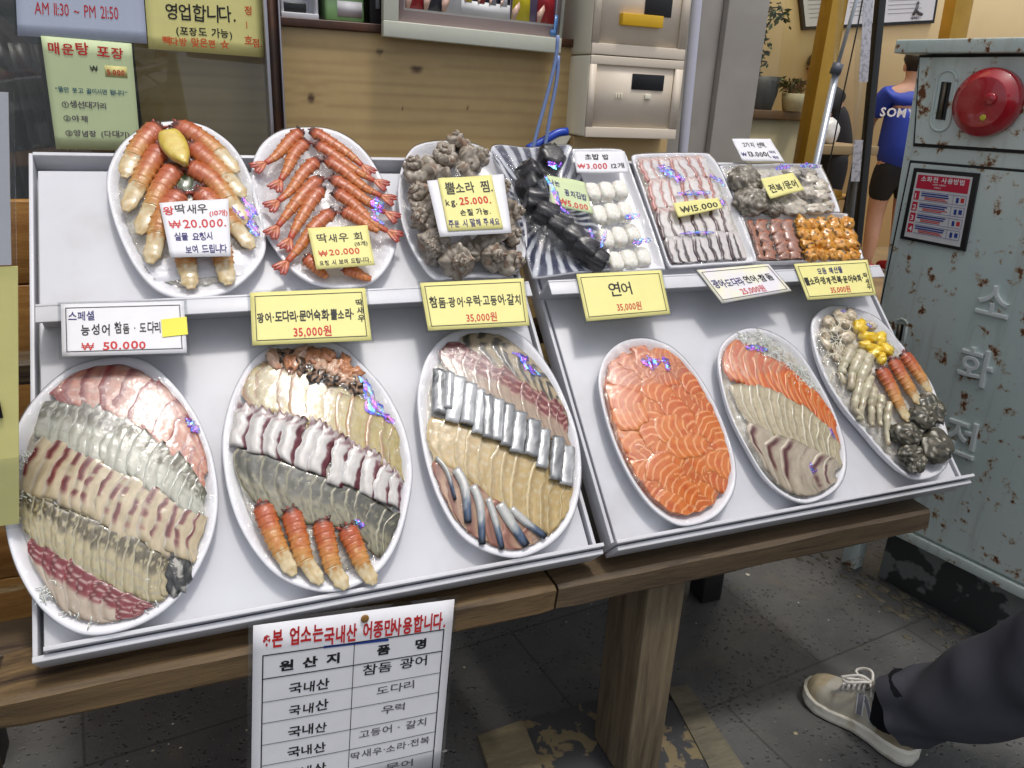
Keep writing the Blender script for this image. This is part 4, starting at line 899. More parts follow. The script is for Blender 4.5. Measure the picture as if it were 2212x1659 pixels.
YL = [(0, .010), (.03, .024), (.10, .032), (.25, .035), (.45, .040), (.62, .046), (.76, .047), (.88, .040), (.96, .026), (1, .006)]
def make_shoe(base, F_, Md, L, par, seen=True):
    zs = lambda x: .031+.010*max(0, 1-x/.5)
    def surf(x, th, off=0.0):
        yM, yL, h = itp(YM, x), itp(YL, x), itp(HT, x); c, s = math.cos(th), math.sin(th); y = (yM if c > 0 else yL)*(abs(c)**.75)*(1 if c > 0 else -1)
        y *= 1-.28*max(0, s)**2*(1 if x < .62 else .55)
        z = zs(x)-.006+h*max(0, s)**.8
        return base+F_*(x*L)+Md*(y+off*c)+ZA*(z+off*s)
    V = []; C = []; nx, nt_ = 60, 28
    for i in range(nx+1):
        for j in range(nt_+1):
            x = i/nx; x = .5-.5*math.cos(math.pi*x) if i not in (0, nx) else x; th = math.pi*j/nt_; V.append(surf(x, th))
            c = c_((184, 178, 160)); q = nz(x*9, th*2.2, 4)
            if x > .80+.05*math.sin(th*3): c = c_((178, 164, 134))
            if .62 < x < .8 and .7 < th < 2.3: c = c_((186, 182, 170))
            if x < .30 and th < .55: c = c_((142, 132, 108))
            if x < .30 and th > 2.6: c = c_((142, 132, 108))
            if x < .17 and .75 < th < 2.4: c = c_((196, 194, 192))
            if .19 < x < .43 and 1.0 < th < 2.15: c = c_((40, 40, 42))
            if .47 < x < .66 and 1.2 < th < 1.95: c = c_((150, 148, 140))
            c = mixc(c, c_((112, 96, 68)), max(0, q)*.6)
            C.append(c)
    F = [(i*(nt_+1)+j, i*(nt_+1)+j+1, (i+1)*(nt_+1)+j+1, (i+1)*(nt_+1)+j) for i in range(nx) for j in range(nt_)]
    shoe = mk('sneaker', V, F, M('suede', attr=True, rough=.85, bump=.4, bs=260, var=.16), par, cols=C)
    def sole(z0, z1, ex, nm, mat):
        V = []; n_ = 40
        xs = [.5-.5*math.cos(math.pi*k/n_) for k in range(n_+1)]
        ring = [(x, itp(YM, x)+ex*(1 if 0 < x < 1 else .3)) for x in xs]+[(x, -itp(YL, x)-ex*(1 if 0 < x < 1 else .3)) for x in xs[::-1]]
        for zf, e2 in ((0, -.002), (.25, 0), (.8, .001), (1, -.0015)):
            for x, y in ring: V.append(base+F_*(x*L+(x-.5)*2*ex)+Md*(y+math.copysign(e2, y))+ZA*lerp(z0(x), z1(x), zf))
        k = len(ring); F = [(j*k+i, j*k+(i+1) % k, (j+1)*k+(i+1) % k, (j+1)*k+i) for j in range(3) for i in range(k)]+[tuple(range(k-1, -1, -1)), tuple(range(3*k, 4*k))]
        mk(nm, V, F, mat, shoe)
    toe = lambda x: .016*max(0, (x-.78)/.22)**2
    sole(lambda x: .0045+toe(x), lambda x: zs(x)+toe(x)*.6, .004, 'midsole', M('midsole', c_((234, 230, 214)), .6, col2=c_((196, 186, 160)), ns=22, thr=(.5, .7)) if 'midsole' not in bpy.data.materials else bpy.data.materials['midsole'])
    sole(lambda x: .0005+toe(x), lambda x: .0044+toe(x), .002, 'outsole', BLACKP)
    # N patch with pale outline
    def strip(pa, pb, wd_, off, nm, mat, pcs):
        mb = pcs.setdefault((nm, mat), MB()); n_ = 8
        d = (pb[0]-pa[0], pb[1]-pa[1]); l = math.hypot(*d); 
        for k in range(n_):
            x0, x1 = k/n_, (k+1)/n_; P = []
            for tt, sg in ((x0, -1), (x0, 1), (x1, 1), (x1, -1)):
                cx, cy = pa[0]+d[0]*tt, pa[1]+d[1]*tt
                P.append(surf(cx+sg*wd_, cy, off))
            mb.slab(P, .0008, unit(np.cross(P[1]-P[0], P[3]-P[0]))*1.0)
    pcs = {}
    N = [((.470, .22), (.505, .92)), ((.500, .92), (.345, .20)), ((.335, .20), (.375, .92))]
    for a, b in N: strip(a, b, .031, .0012, 'logo_outline', WHS, pcs)
    for a, b in N: strip(a, b, .021, .0022, 'logo_letter', INKGREY, pcs)
    for (nm, mt), mb in pcs.items(): mb.obj(nm, mt, shoe, smooth=False)
    lc_ = MB()
    for k in range(5):
        x = .50+.040*k; lc_.tube([surf(x, 1.02, .003), surf(x+.008, 1.3, .006), surf(x+.012, 1.6, .007), surf(x+.008, 1.9, .005), surf(x, 2.15, .002)], .0032, 7)
    for pts in ([(.47, 1.5, .012), (.50, 1.15, .030), (.60, 1.0, .038), (.66, 1.2, .030), (.58, 1.5, .016), (.48, 1.55, .012)], [(.47, 1.6, .012), (.52, 1.9, .028), (.60, 2.0, .034), (.66, 1.9, .026), (.58, 1.7, .015), (.48, 1.6, .012)], [(.47, 1.5, .014), (.55, 1.35, .034), (.68, 1.2, .036)], [(.48, 1.45, .012), (.44, 1.2, .012), (.42, .95, .006)]):
        lc_.tube(crom([surf(*p) for p in pts], 18), .0030, 7)
    lc_.obj('laces', M('white_lace', c_((226, 222, 214)), .7, var=.08) if 'white_lace' not in bpy.data.materials else bpy.data.materials['white_lace'], shoe)
    rim = [surf(.06, 1.57, .002)]+[surf(x, th, .002) for x, th in ((.10, 1.15), (.18, .95), (.28, .88), (.38, .98), (.44, 1.25), (.46, 1.57), (.44, 1.9), (.38, 2.16), (.28, 2.26), (.18, 2.2), (.10, 2.0))]
    lc2 = MB(); r2 = crom(rim, 40, True); lc2.tube(list(r2)+[r2[0]], .0045, 8); lc2.obj('collar_lining', M('collar', c_((206, 202, 194)), .8) if 'collar' not in bpy.data.materials else bpy.data.materials['collar'], shoe)
    V = []
    for i in range(9):
        for j in range(7): V.append(surf(.40+.10*i/8, lerp(1.12, 2.02, j/6), .004+.020*(1-i/8)))
    V2 = [v-ZA*.005 for v in V]; F = [(i*7+j, i*7+j+1, (i+1)*7+j+1, (i+1)*7+j) for i in range(8) for j in range(6)]
    mk('tongue', V+V2, F+[tuple(63+q for q in ff[::-1]) for ff in F], GREYT, shoe)
    return surf
INKGREY = M('logo_grey', c_((124, 124, 130)), .6); GREYT = M('grey_tongue', c_((138, 134, 124)), .8, bump=.3, bs=300)
sf = make_shoe(hp, SF, SM, SL, wk)
ank = hp+SF*.27*SL+ZA*.085
SOCK = M('black_sock', c_((26, 27, 32)), .9, bump=.4, bs=500, spec=.2)
MB().tube([ank-ZA*.03, ank+ZA*.02, ank+V3(.005, -.02, .08)], [.036, .037, .040], 18).obj('sock', SOCK, wk)
def trouser(L, rad, seed, par):
    c = crom(L, 70); n_, sg = 70, 44; rr_ = np.interp(np.linspace(0, 1, n_), np.linspace(0, 1, len(rad)), rad); V = []; prev = None
    for i in range(n_):
        tt = unit(c[min(i+1, n_-1)]-c[max(i-1, 0)]); a = unit(np.cross(tt, np.array([.3, 1, 0.2]))) if prev is None else unit(prev-tt*(prev@tt)); prev = a; b = np.cross(tt, a); k = i/(n_-1)
        for j in range(sg):
            th = 2*math.pi*j/sg; fold = .10*nz(k*7+math.cos(th)*1.3+seed, math.sin(th)*1.3, k*3)+.28*nz(k*13+math.cos(th)*.8, math.sin(th)*.8+seed, 2)*(1-k*.5)+(.10*math.sin(th*2+k*9+seed))*(.6 if k < .4 else .3)
            if i < 4: fold += .07*math.sin(th*5+seed)
            V.append(c[i]+(a*math.cos(th)+b*math.sin(th))*rr_[i]*(1+fold))
    F = [(i*sg+j, i*sg+(j+1) % sg, (i+1)*sg+(j+1) % sg, (i+1)*sg+j) for i in range(n_-1) for j in range(sg)]
    mk('trouser_leg', V, F, TROUS, par)
knee = V3(1.37, .60, .46)+(hp-V3(1.28, .81, 0)); hip = V3(1.37, .36, .90); kl = V3(1.20, .22, .44); al = V3(1.13, -.16, .16)
trouser([ank+V3(.002, -.004, .012), lerp(ank, knee, .2)+V3(.012, -.02, 0), lerp(ank, knee, .6)+V3(.015, -.01, -.01), knee, hip+V3(.04, 0, 0)], [.062, .078, .098, .105, .10, .115, .13], 3, wk)
trouser([al, lerp(al, kl, .5), kl, hip+V3(-.16, -.02, 0)], [.065, .085, .095, .12], 11, wk)
lh = V3(al[0]-.03, al[1]-.12, 0); make_shoe(lh, SF, -SM, SL, wk)
hc = hip+V3(-.06, -.01, 0)
J = [(hc, .13), (hc+V3(0, .02, .2), .12), (hc+V3(0, .05, .40), .14), (hc+V3(0, .06, .52), .10), (hc+V3(0, .07, .58), .052), (hc+V3(0, .09, .66), .078), (hc+V3(0, .10, .74), .088), (hc+V3(0, .09, .80), .06), (hc+V3(0, .20, .68), .018)]; E = [(i, i+1) for i in range(7)]+[(6, 8)]
for sg in (-1, 1):
    k = len(J); J += [(hc+V3(.17*sg, .06, .49), .055), (hc+V3(.23*sg, .02*sg, .22), .042), (hc+V3(.24*sg, .16*sg+.05, -.02), .03), (hc+V3(.24*sg, .18*sg+.06, -.08), .027)]; E += [(3, k), (k, k+1), (k+1, k+2), (k+2, k+3)]
    for q in range(5):
        J.append((hc+V3(.24*sg-(.02*sg if q == 0 else 0), .18*sg+.06+(q-2)*.016, -.11-(.05 if q else .015)), .009)); E.append((k+3, len(J)-1))
skin_mesh('body', J, E, SKIN, wk)
JJ = [(hc-ZA*.06, .155), (hc+V3(0, .02, .2), .14), (hc+V3(0, .05, .40), .16), (hc+V3(0, .06, .52), .115)]; EE = [(0, 1), (1, 2), (2, 3)]
for sg in (-1, 1): JJ += [(hc+V3(.18*sg, .06, .48), .075), (hc+V3(.235*sg, .02*sg, .22), .062), (hc+V3(.24*sg, .15*sg+.05, 0), .048)]; EE += [(3, len(JJ)-3), (len(JJ)-3, len(JJ)-2), (len(JJ)-2, len(JJ)-1)]
skin_mesh('jacket', JJ, EE, TROUS, wk)
MB().blob(hc+V3(0, .085, .755), XA*.092, YA*.098, ZA*.098, 18, 12, lambda d: 1 if d[2] > -.1 or d[1] < .1 else .72).obj('hair', HAIR, wk)
for sg in (-1, 1): MB().blob(hc+V3(.033*sg, .184, .70), XA*.013, YA*.006, ZA*.008, 8, 6).obj('eye', bpy.data.materials['eye'], wk); MB().blob(hc+V3(.088*sg, .08, .69), XA*.012, YA*.022, ZA*.032, 8, 6).obj('ear', SKIN, wk)
MB().blob(hc+V3(0, .17, .63), XA*.022, YA*.008, ZA*.006, 8, 6).obj('mouth', bpy.data.materials['lips'], wk)

# ================================================================== LEFT EDGE: MENU BOARD AND PLANKS
MP = YP(1.02)
tr_, mr_, br2 = MP.at(29, 200), MP.at(35, 572), MP.at(47, 1130); lw_ = XA*.30
t = thing('menu_board', (tr_[0]-.15, 1.02, 0), 'tall menu panel at the left edge, white above and yellow below', 'menu board')
MB().slab([tr_-lw_, mr_-lw_, mr_-XA*.005, tr_-XA*.005], .003, -YA).obj('white_sheet', PAPER_W, t, smooth=False)
fo = V3(0, -.004, 0)
MB().slab([tr_-lw_+fo+ZA*.003, mr_-lw_+fo, mr_+fo+XA*.001, tr_+fo+XA*.001+ZA*.003], .003, -YA).obj('acrylic_cover', CLEAR, t, smooth=False)
MB().slab([mr_-lw_-ZA*.002, br2-lw_, br2-XA*.003, mr_+XA*.001-ZA*.002], .003, -YA).obj('yellow_sheet', PAPER_Y, t, smooth=False)
k_ = lerp(mr_, br2, .72)
MB().slab([k_-lw_+fo, br2-lw_+fo-ZA*.004, br2+fo+XA*.003-ZA*.004, k_+fo+XA*.003], .002, -YA).obj('clear_pocket', CLEAR, t, smooth=False)
a = MP.at(-4, 885); MB().box((a[0]-.02, 1.0165, a[2]-.010), (.024, 0, 0), (0, .001, 0), (0, 0, .022)).obj('lettering', INK['k'], t)
MB().box((tr_[0]-.2, 1.035, 0), (.03, 0, 0), (0, .03, 0), (0, 0, 1.0)).obj('stand_post', DARKW, t)
pk = YP(1.57); zt = float(pk.at(55, 432)[2])
t = thing('plank_wall', (-.5, 1.58, 0), 'orange brown plank wall below the tinted window beside the white board', 'plank wall')
zs_ = np.linspace(0.01, zt, 8)
for k in range(7): MB().box((-1.3, 1.57, zs_[k]+.001), (1.45, 0, 0), (0, .024, 0), (0, 0, zs_[k+1]-zs_[k]-.002), bev=.003).obj('plank', ORANGEW, t)
# ---- APPEND ----
# ================================================================== SEAFOOD PLATTERS
zA = reg(0, 1350, 900/1149); zB = reg(850, 1300, 850/1282); zC = reg(1600, 1250, 800/1327); zD = reg(2300, 1250, 1100/1921)
zE = reg(3100, 1100, 932/1288); zF = reg(400, 450, 1200/2212); zG = reg(1500, 500, 1200/2212); zH = reg(2400, 500, 1200/2212)
ORD = 'first second third fourth fifth sixth seventh eighth ninth tenth eleventh twelfth thirteenth fourteenth fifteenth sixteenth seventeenth eighteenth'.split()
WR = .029                                   # height of the tray rims above the board
BED = M('radish_bed', c_((222, 218, 206)), .4, col2=c_((200, 192, 172)), ns=60, bump=1.0, bs=150, bd=.004, coat=.6, sss=.3)
def sm(a, b, x): x = max(0, min(1, (x-a)/(b-a))); return x*x*(3-2*x)
class Platter:
    def __init__(s, name, outline, z, label, dome=.011, rim=.06, ribs=0, upper=False, film=True, mat=None, bed=True, cat='platter', group=None, floor=.012, filmh=.0, depth=None, bedmat=None, crinkle=.0012, rise=.0042):
        uv = np.array([BP.uv(*z(*p), WR) for p in outline]); N = 132; ring = crom(uv, N, True)
        lo = .2275 if upper else -.2358
        ring[:, 1] += max(0, lo-ring[:, 1].min()); s.c = ring.mean(0); s.dome = dome; s.floor = floor
        d = ring-s.c; s.ang = np.arctan2(d[:, 1], d[:, 0]); s.rad = np.hypot(d[:, 0], d[:, 1]); o = np.argsort(s.ang); s.ang, s.rad = s.ang[o], s.rad[o]; s.ring = ring
        s.t = thing(name, BP.P(s.c[0], s.c[1], .001), label, cat, group)
        P = lambda sc, w: [BP.P(*(s.c+dd*sc), w(k) if callable(w) else w) for k, dd in enumerate(d)]
        rb = (lambda base, amp: (lambda k: base+amp*max(0, math.cos(k*ribs*2*math.pi/N)))) if ribs else (lambda base, amp: base)
        rows_ = [(.86, .001), (.94, .012), (1.0, WR-.004), (1.004, WR-.001), (.995, WR+.0005), (1-rim*.5, WR), (1-rim, rb(WR-.003, .001)), (1-rim*1.7, rb(.022, .004)), (1-rim*2.4, rb(floor+.003, .003)), (.80, floor)]
        V = []
        for sc, w in rows_: V += P(sc, w)
        V += [BP.P(*s.c, floor), BP.P(*s.c, .001)]; k = len(rows_)
        F = [(j*N+i, j*N+(i+1) % N, (j+1)*N+(i+1) % N, (j+1)*N+i) for j in range(k-1) for i in range(N)]
        F += [((k-1)*N+i, (k-1)*N+(i+1) % N, k*N) for i in range(N)]+[((i+1) % N, i, k*N+1) for i in range(N)]
        mk('foam_tray', V, F, mat or FOAM, s.t)
        if bed:
            rs = [(1-rim*2.2, floor+.001), (.86, None), (.7, None), (.5, None), (.25, None)]; V = []
            for sc, w in rs:
                for i in range(N):
                    q = s.c+d[i]*sc; ww = w if w else s.D(*q)-.0075+.002*nz(q[0]*150, q[1]*150); V.append(BP.P(*q, ww))
            V.append(BP.P(*s.c, s.D(*s.c)-.007)); k = len(rs)
            F = [(j*N+i, j*N+(i+1) % N, (j+1)*N+(i+1) % N, (j+1)*N+i) for j in range(k-1) for i in range(N)]+[((k-1)*N+i, (k-1)*N+(i+1) % N, k*N) for i in range(N)]
            mk('radish_bed' if bedmat is None else 'salmon_underlayer', V, F, bedmat or BED, s.t)
        if film:
            sc_ = [(1.006, WR-.010), (1.012, WR-.004), (1.008, WR+.0015), (.975, WR+.0022)]+[(q, None) for q in (.945, .915, .88, .84, .80, .75, .70, .64, .58, .51, .44, .37, .30, .23, .16, .08)]; V = []
            for sc, w in sc_:
                for i in range(N):
                    q = s.c+d[i]*sc*(1+.006*nz(i*.35, sc*9, s.c[0]*50) if sc > .96 else 1); tv = (q[1]-s.c[1])/max(1e-6, abs(s.ring[:, 1]-s.c[1]).max()); gat = .0022*max(0, nz(i*.55, s.c[0]*30, 2))*(1 if .8 < sc < .99 else 0); ww = w+(gat if sc < .98 else 0) if w else max(s.D(*q)+filmh*(1-((sc-.1)/.9)**2)+crinkle*nz(q[0]*70, q[1]*70, 7)+.0012*nz(q[0]*26, q[1]*26, 3)-.0004+rise*sm(.30, .62, tv)*(1-sc**6)+gat, WR+.0005-.002*(sc < .8))
                    V.append(BP.P(*q, ww))
            V.append(BP.P(*s.c, s.D(*s.c)+filmh)); k = len(sc_)
            F = [(j*N+i, j*N+(i+1) % N, (j+1)*N+(i+1) % N, (j+1)*N+i) for j in range(k-1) for i in range(N)]+[((k-1)*N+i, (k-1)*N+(i+1) % N, k*N) for i in range(N)]
            mk('cling_film', V, F, FILM, s.t)
    def r(s, u, v):
        a = math.atan2(v-s.c[1], u-s.c[0]); return math.hypot(u-s.c[0], v-s.c[1])/np.interp(a, s.ang, s.rad, period=2*math.pi)
    def D(s, u, v):
        return WR+.0005+s.dome*(1-min(1.1, s.r(u, v))**2)
    def crease(s, z, pts, wd=.004, n=16, h=.0045):
        """a wrinkled fold of the film that splits the light"""
        c = crom([BP.uv(*z(*p), WR+.008) for p in pts], 22); V = []; C = []; m_ = 9; ph = rng.uniform(0, 90)
        for i, q in enumerate(c):
            tg = unit(c[min(i+1, 21)]-c[max(i-1, 0)]); sd = np.array([-tg[1], tg[0]]); k = i/21; ww = wd*1.9*(.25+math.sin(math.pi*(.08+.84*k)))*(.75+.6*nz(k*7, ph))
            for j in range(m_):
                a = j/(m_-1)*2-1; p = q+sd*a*ww*(1+.5*nz(k*16, ph+(3 if a > 0 else 0)))+tg*.0015*nz(a*3, k*9, ph)
                V.append(BP.P(p[0], p[1], s.D(*p)+h+.0013*nz(a*2.2+ph, k*12)+.0008*nz(a*6, k*26, ph)-.0015*abs(a)**3))
                f = nz(a*1.6+ph, k*5)+.35*nz(a*5, k*18, ph); C.append(c_(mixc(mixc((176, 92, 226), (84, 110, 246), sm(-.25, .1, f)), (120, 226, 236), sm(.15, .45, f)) if f > -.4 else (232, 130, 226)))
        F = [(i*m_+j, i*m_+j+1, (i+1)*m_+j+1, (i+1)*m_+j) for i in range(21) for j in range(m_-1) if nz(i*.55+ph, j*.8) > -.17]
        if F: mk('film_crease', V, F, IRID, s.t, cols=C)

def ln(p, q, t): return (p[0]+(q[0]-p[0])*t, p[1]+(q[1]-p[1])*t)
def piece(name, grid, colgrid, thick, mat, label, cat, group, sink=None):
    """a solid slice from a grid of (u, v, w) board coordinates, with sides down to its underside"""
    nj, ni = len(grid), len(grid[0]); V = []; C = []
    for j in range(-1, nj+1):
        for i in range(-1, ni+1):
            jj, ii = min(max(j, 0), nj-1), min(max(i, 0), ni-1); u, v, w_ = grid[jj][ii]; e = (j in (-1, nj)) or (i in (-1, ni))
            V.append(BP.P(u, v, w_-(thick if e else 0))); C.append(colgrid[jj][ii])
    ni2 = ni+2; F = [(j*ni2+i, (j+1)*ni2+i, (j+1)*ni2+i+1, j*ni2+i+1) for j in range(nj+1) for i in range(ni+1)]
    a, b_, c__ = [np.array(V[k]) for k in (F[ni2+2][0], F[ni2+2][1], F[ni2+2][2])]
    if np.cross(b_-a, c__-a)@BP.n < 0: F = [f[::-1] for f in F]
    k = len(V); F.append(tuple([ni2*j for j in range(nj+2)]+[ni2*(nj+1)+i for i in range(1, ni2)]+[ni2*j+ni2-1 for j in range(nj, -1, -1)]+[i for i in range(ni2-2, 0, -1)]))
    return mk(name, V, F, mat, cols=C, label=label, cat=cat, group=group)
def row(pl, z, top, bot, n, colfn, label, where, group, name='fish_slice', cat='sashimi slice', lift=.0013, over=1.0, nu=15, nv=20, thick=.004, h0=.0, jit=.13, skew=0.0, mat=None, bulge=.0005, edge=None, rag=.0020, dim=.86, bow=.8):
    tc = crom([BP.uv(*z(*p), WR+.006) for p in top], 200); bc = crom([BP.uv(*z(*p), WR+.006) for p in bot], 200)
    at = lambda c, s: np.array([np.interp(s*199, np.arange(200), c[:, 0]), np.interp(s*199, np.arange(200), c[:, 1])])
    rg = random.Random(hash(label) % 1000 if False else sum(map(ord, label)))
    for i in range(n):
        s0, s1 = i/n, min(1.0, (i+1+over)/n); t0, t1 = -rg.uniform(.02, jit), 1+rg.uniform(-.02, jit); ph = rg.uniform(0, 50); G = []; Cg = []; js = rg.uniform(-.22, .22)/n; sk_ = skew+rg.uniform(-.35, .35); lf_ = lift*rg.uniform(.5, 1.3); bw_ = bow*rg.uniform(.4, 1.2)
        for a_ in range(nu):
            a = a_/(nu-1); L = []; Lc = []
            for b_ in range(nv):
                t = b_/(nv-1); tt = lerp(t0, t1, t); s = lerp(s0, s1, a)+sk_*(t-.5)/n+js+(.22*nz(t*3.1, ph)+.10*nz(t*9, ph)+bw_*(4*(t-.5)**2-.4))/n
                p = lerp(at(tc, min(1, max(0, s))), at(bc, min(1, max(0, s))), tt)
                if s < 0 or s > 1: p = p+(at(tc, 1)-at(tc, .95))*(s-min(1, max(0, s)))*20*.5
                end = min(t, 1-t)*2
                p = p+np.array([nz(t*5+ph, a*1.5), nz(t*5, a*2+ph)])*rag
                if edge: p = p+edge(a, t, i, ph)
                rl_ = .935+.02*nz(p[0]*70, p[1]*70, ph)
                if pl.r(*p) > rl_: p = pl.c+(p-pl.c)*(rl_/pl.r(*p))
                w_ = pl.D(*p)+h0+lf_*(1-a)**1.2+bulge*math.sin(math.pi*a)-.0009*(1-min(1, end*5))**2-(.0007 if a_ == 0 else 0)+.0003*nz(a*4+ph, t*5)
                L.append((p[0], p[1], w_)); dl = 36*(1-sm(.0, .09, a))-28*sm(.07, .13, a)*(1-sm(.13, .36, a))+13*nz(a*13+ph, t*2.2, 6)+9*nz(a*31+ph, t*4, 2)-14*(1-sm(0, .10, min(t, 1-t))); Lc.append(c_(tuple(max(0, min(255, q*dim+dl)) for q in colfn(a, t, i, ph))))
            G.append(L); Cg.append(Lc)
        lab = f'{ORD[i]} {label} from left {where}'
        piece(name, G, Cg, thick, mat or FISH, lab, cat, group)
def flesh(base, edge=None, ew=.2, band=None, grain=.06, veins=None, tone=10):
    """band = (t0, t1, colour, cover); veins = (colour, freq, curve, width)"""
    def f(a, t, i, ph):
        k_ = tone*(2*nz(a*3+ph, t*4, 2)+1.1*nz(a*15+ph, t*3.2, 5)); c = tuple(q+k_ for q in base)
        if veins:
            vc, fr, cu, wd = veins; s = math.sin(6.283*(t*fr+cu*(a-.4)**2*fr+ .25*nz(a*2+ph, t*3)))
            c = mixc(c, vc, sm(1-wd, 1, s))
        if band:
            t0, t1, bc, cov = band; k = sm(t0-.06, t0+.04, t)*(1-sm(t1-.08, t1+.10, t+.10*nz(a*3, ph)))
            c = mixc(c, bc, k*sm(.42-cov*.5, .62-cov*.5, .5+nz(a*5+ph, t*9, 1)))
        if edge: c = mixc(c, edge, (1-sm(ew*.4, ew, a+.05*nz(t*6, ph)))*.85)
        return c
    return f
def streak(base, col, a0, a1, t0, t1, cover, veins=None, edge=None):
    f0 = flesh(base, edge=edge, veins=veins)
    def f(a, t, i, ph):
        c = f0(a, t, i, ph); w_ = .06*nz(t*5, ph); k = sm(a0-.05, a0+.05, a+w_)*(1-sm(a1-.08, a1+.06, a+w_))*sm(t0-.05, t0+.05, t)*(1-sm(t1-.05, t1+.05, t))
        return mixc(c, col, k*sm(.38-cov_(cover), .52-cov_(cover), .5+.9*nz(t*4.5+ph, i*3.7, 8)))
    return f
def cov_(c): return (c-.5)*.8

# ---- far left platter
p1 = Platter('seafood_platter', [(600, 85), (380, 130), (200, 270), (80, 450), (20, 700), (30, 950), (90, 1160), (200, 1340), (340, 1450), (480, 1485), (680, 1440), (850, 1340), (980, 1180), (1070, 980), (1095, 780), (1060, 560), (980, 370), (870, 220), (740, 110)], zA,
             'large wrapped oval platter of five slanting rows of pale and red striped fish', dome=.012, cat='platter', group='wrapped oval platters on the lower boards')
W1 = 'of far left platter'; g1 = 'sashimi slices on the far left platter'
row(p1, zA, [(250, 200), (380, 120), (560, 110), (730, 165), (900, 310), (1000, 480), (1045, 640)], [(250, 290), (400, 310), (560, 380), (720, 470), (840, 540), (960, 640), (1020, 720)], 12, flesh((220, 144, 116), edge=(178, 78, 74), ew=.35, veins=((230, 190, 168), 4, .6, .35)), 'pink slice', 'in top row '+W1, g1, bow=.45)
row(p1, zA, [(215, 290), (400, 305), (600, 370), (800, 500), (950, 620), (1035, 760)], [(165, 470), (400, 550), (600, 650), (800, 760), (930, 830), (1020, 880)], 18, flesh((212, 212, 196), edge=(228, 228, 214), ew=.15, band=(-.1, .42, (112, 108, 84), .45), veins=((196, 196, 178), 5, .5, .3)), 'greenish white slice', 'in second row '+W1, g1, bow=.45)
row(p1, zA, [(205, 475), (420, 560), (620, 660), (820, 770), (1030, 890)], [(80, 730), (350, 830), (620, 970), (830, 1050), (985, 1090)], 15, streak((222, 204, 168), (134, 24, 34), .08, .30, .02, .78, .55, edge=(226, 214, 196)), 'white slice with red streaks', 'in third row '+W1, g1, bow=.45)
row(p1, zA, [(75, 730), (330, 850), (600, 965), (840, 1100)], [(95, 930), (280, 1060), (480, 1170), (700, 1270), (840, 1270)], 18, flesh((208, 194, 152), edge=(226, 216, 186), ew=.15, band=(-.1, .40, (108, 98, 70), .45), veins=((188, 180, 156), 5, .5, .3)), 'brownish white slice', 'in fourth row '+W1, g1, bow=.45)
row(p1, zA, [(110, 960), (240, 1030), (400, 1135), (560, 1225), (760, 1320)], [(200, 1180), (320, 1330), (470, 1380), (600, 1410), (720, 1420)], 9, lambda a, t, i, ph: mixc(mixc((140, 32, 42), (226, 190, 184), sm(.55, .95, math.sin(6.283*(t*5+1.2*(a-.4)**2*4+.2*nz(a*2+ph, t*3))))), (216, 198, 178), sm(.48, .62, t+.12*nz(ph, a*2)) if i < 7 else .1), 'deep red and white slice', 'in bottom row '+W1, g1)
b = MB(); b.blob(BP.P(*BP.uv(*zA(885, 1170), WR+.006), p1.D(*BP.uv(*zA(885, 1170), WR))-.002), BP.x*.017, BP.y*.024, BP.n*.006, 24, 14, lambda d: 1+.5*nz(d[0]*2.4, d[1]*2.4, d[2]*2), lambda d: c_((58, 60, 60)) if d[0]*.3+nz(d[0]*2, d[1]*2) < .3 else c_((170, 168, 160)))
b.obj('fish_skin', ROUGHSH, label='dark curl of fish skin at the lower right of the far left platter', cat='fish skin')
p1.crease(zA, [(935, 375), (965, 410), (1000, 450)], n=9)

# ---- second platter
p2 = Platter('seafood_platter', [(600, 80), (400, 95), (230, 190), (110, 380), (45, 640), (60, 900), (130, 1150), (260, 1370), (420, 1510), (640, 1575), (830, 1540), (990, 1430), (1090, 1260), (1150, 1030), (1168, 830), (1120, 600), (1010, 380), (870, 220), (740, 110)], zB,
             'wrapped oval platter with octopus row, grey row and four prawns', dome=.012, group='wrapped oval platters on the lower boards')
W2 = 'on the platter with four prawns'; g2 = 'slices on the platter with four prawns'
row(p2, zB, [(160, 215), (300, 205), (560, 270), (800, 400), (1000, 520), (1090, 640)], [(150, 440), (380, 500), (620, 590), (800, 700), (950, 780), (1115, 880)], 11, flesh((214, 194, 128), edge=(212, 164, 122), ew=.22, veins=((220, 208, 164), 7, .8, .2)), 'pale yellow slice', W2, g2, lift=.0014, bow=.45)
def octo_edge(amp):
    return lambda a, t, i, ph: np.array([0, 1.])*amp*(.5+.5*math.sin(a*19+ph))*(1 if t < .08 else 0)
def octopus(white=(234, 230, 226), skin=(108, 44, 54), a0=.70, top=(150, 112, 116), left=False):
    def f(a, t, i, ph):
        a = 1-a if left else a
        c = tuple(q+8*nz(a*3+ph, t*5) for q in white); c = mixc(c, skin, sm(a0-.05, a0+.06, a+.04*nz(t*6, ph)))
        return mixc(c, mixc(top, white, .5+.5*math.sin(a*14+t*40)), 1-sm(.10, .24, t+.05*nz(a*5, ph)))
    return f
row(p2, zB, [(125, 440), (350, 520), (600, 580), (800, 690), (1000, 800), (1110, 920)], [(80, 680), (300, 730), (520, 840), (800, 940), (950, 1000), (1085, 1050)], 11, octopus(), 'white octopus slice', W2, g2, name='octopus_slice', cat='octopus slice', lift=.006, over=.25, bulge=.004, thick=.009, edge=octo_edge(.008), nu=12, dim=.92, bow=.3)
row(p2, zB, [(95, 710), (350, 770), (600, 870), (850, 970), (1050, 1090), (1100, 1130)], [(170, 990), (400, 1100), (600, 1130), (800, 1170), (930, 1290), (1050, 1370)], 14, flesh((158, 152, 122), edge=(196, 190, 160), ew=.14, band=(-.1, .5, (92, 92, 80), .5), veins=((112, 112, 98), 6, .7, .4)), 'grey slice', W2, g2)
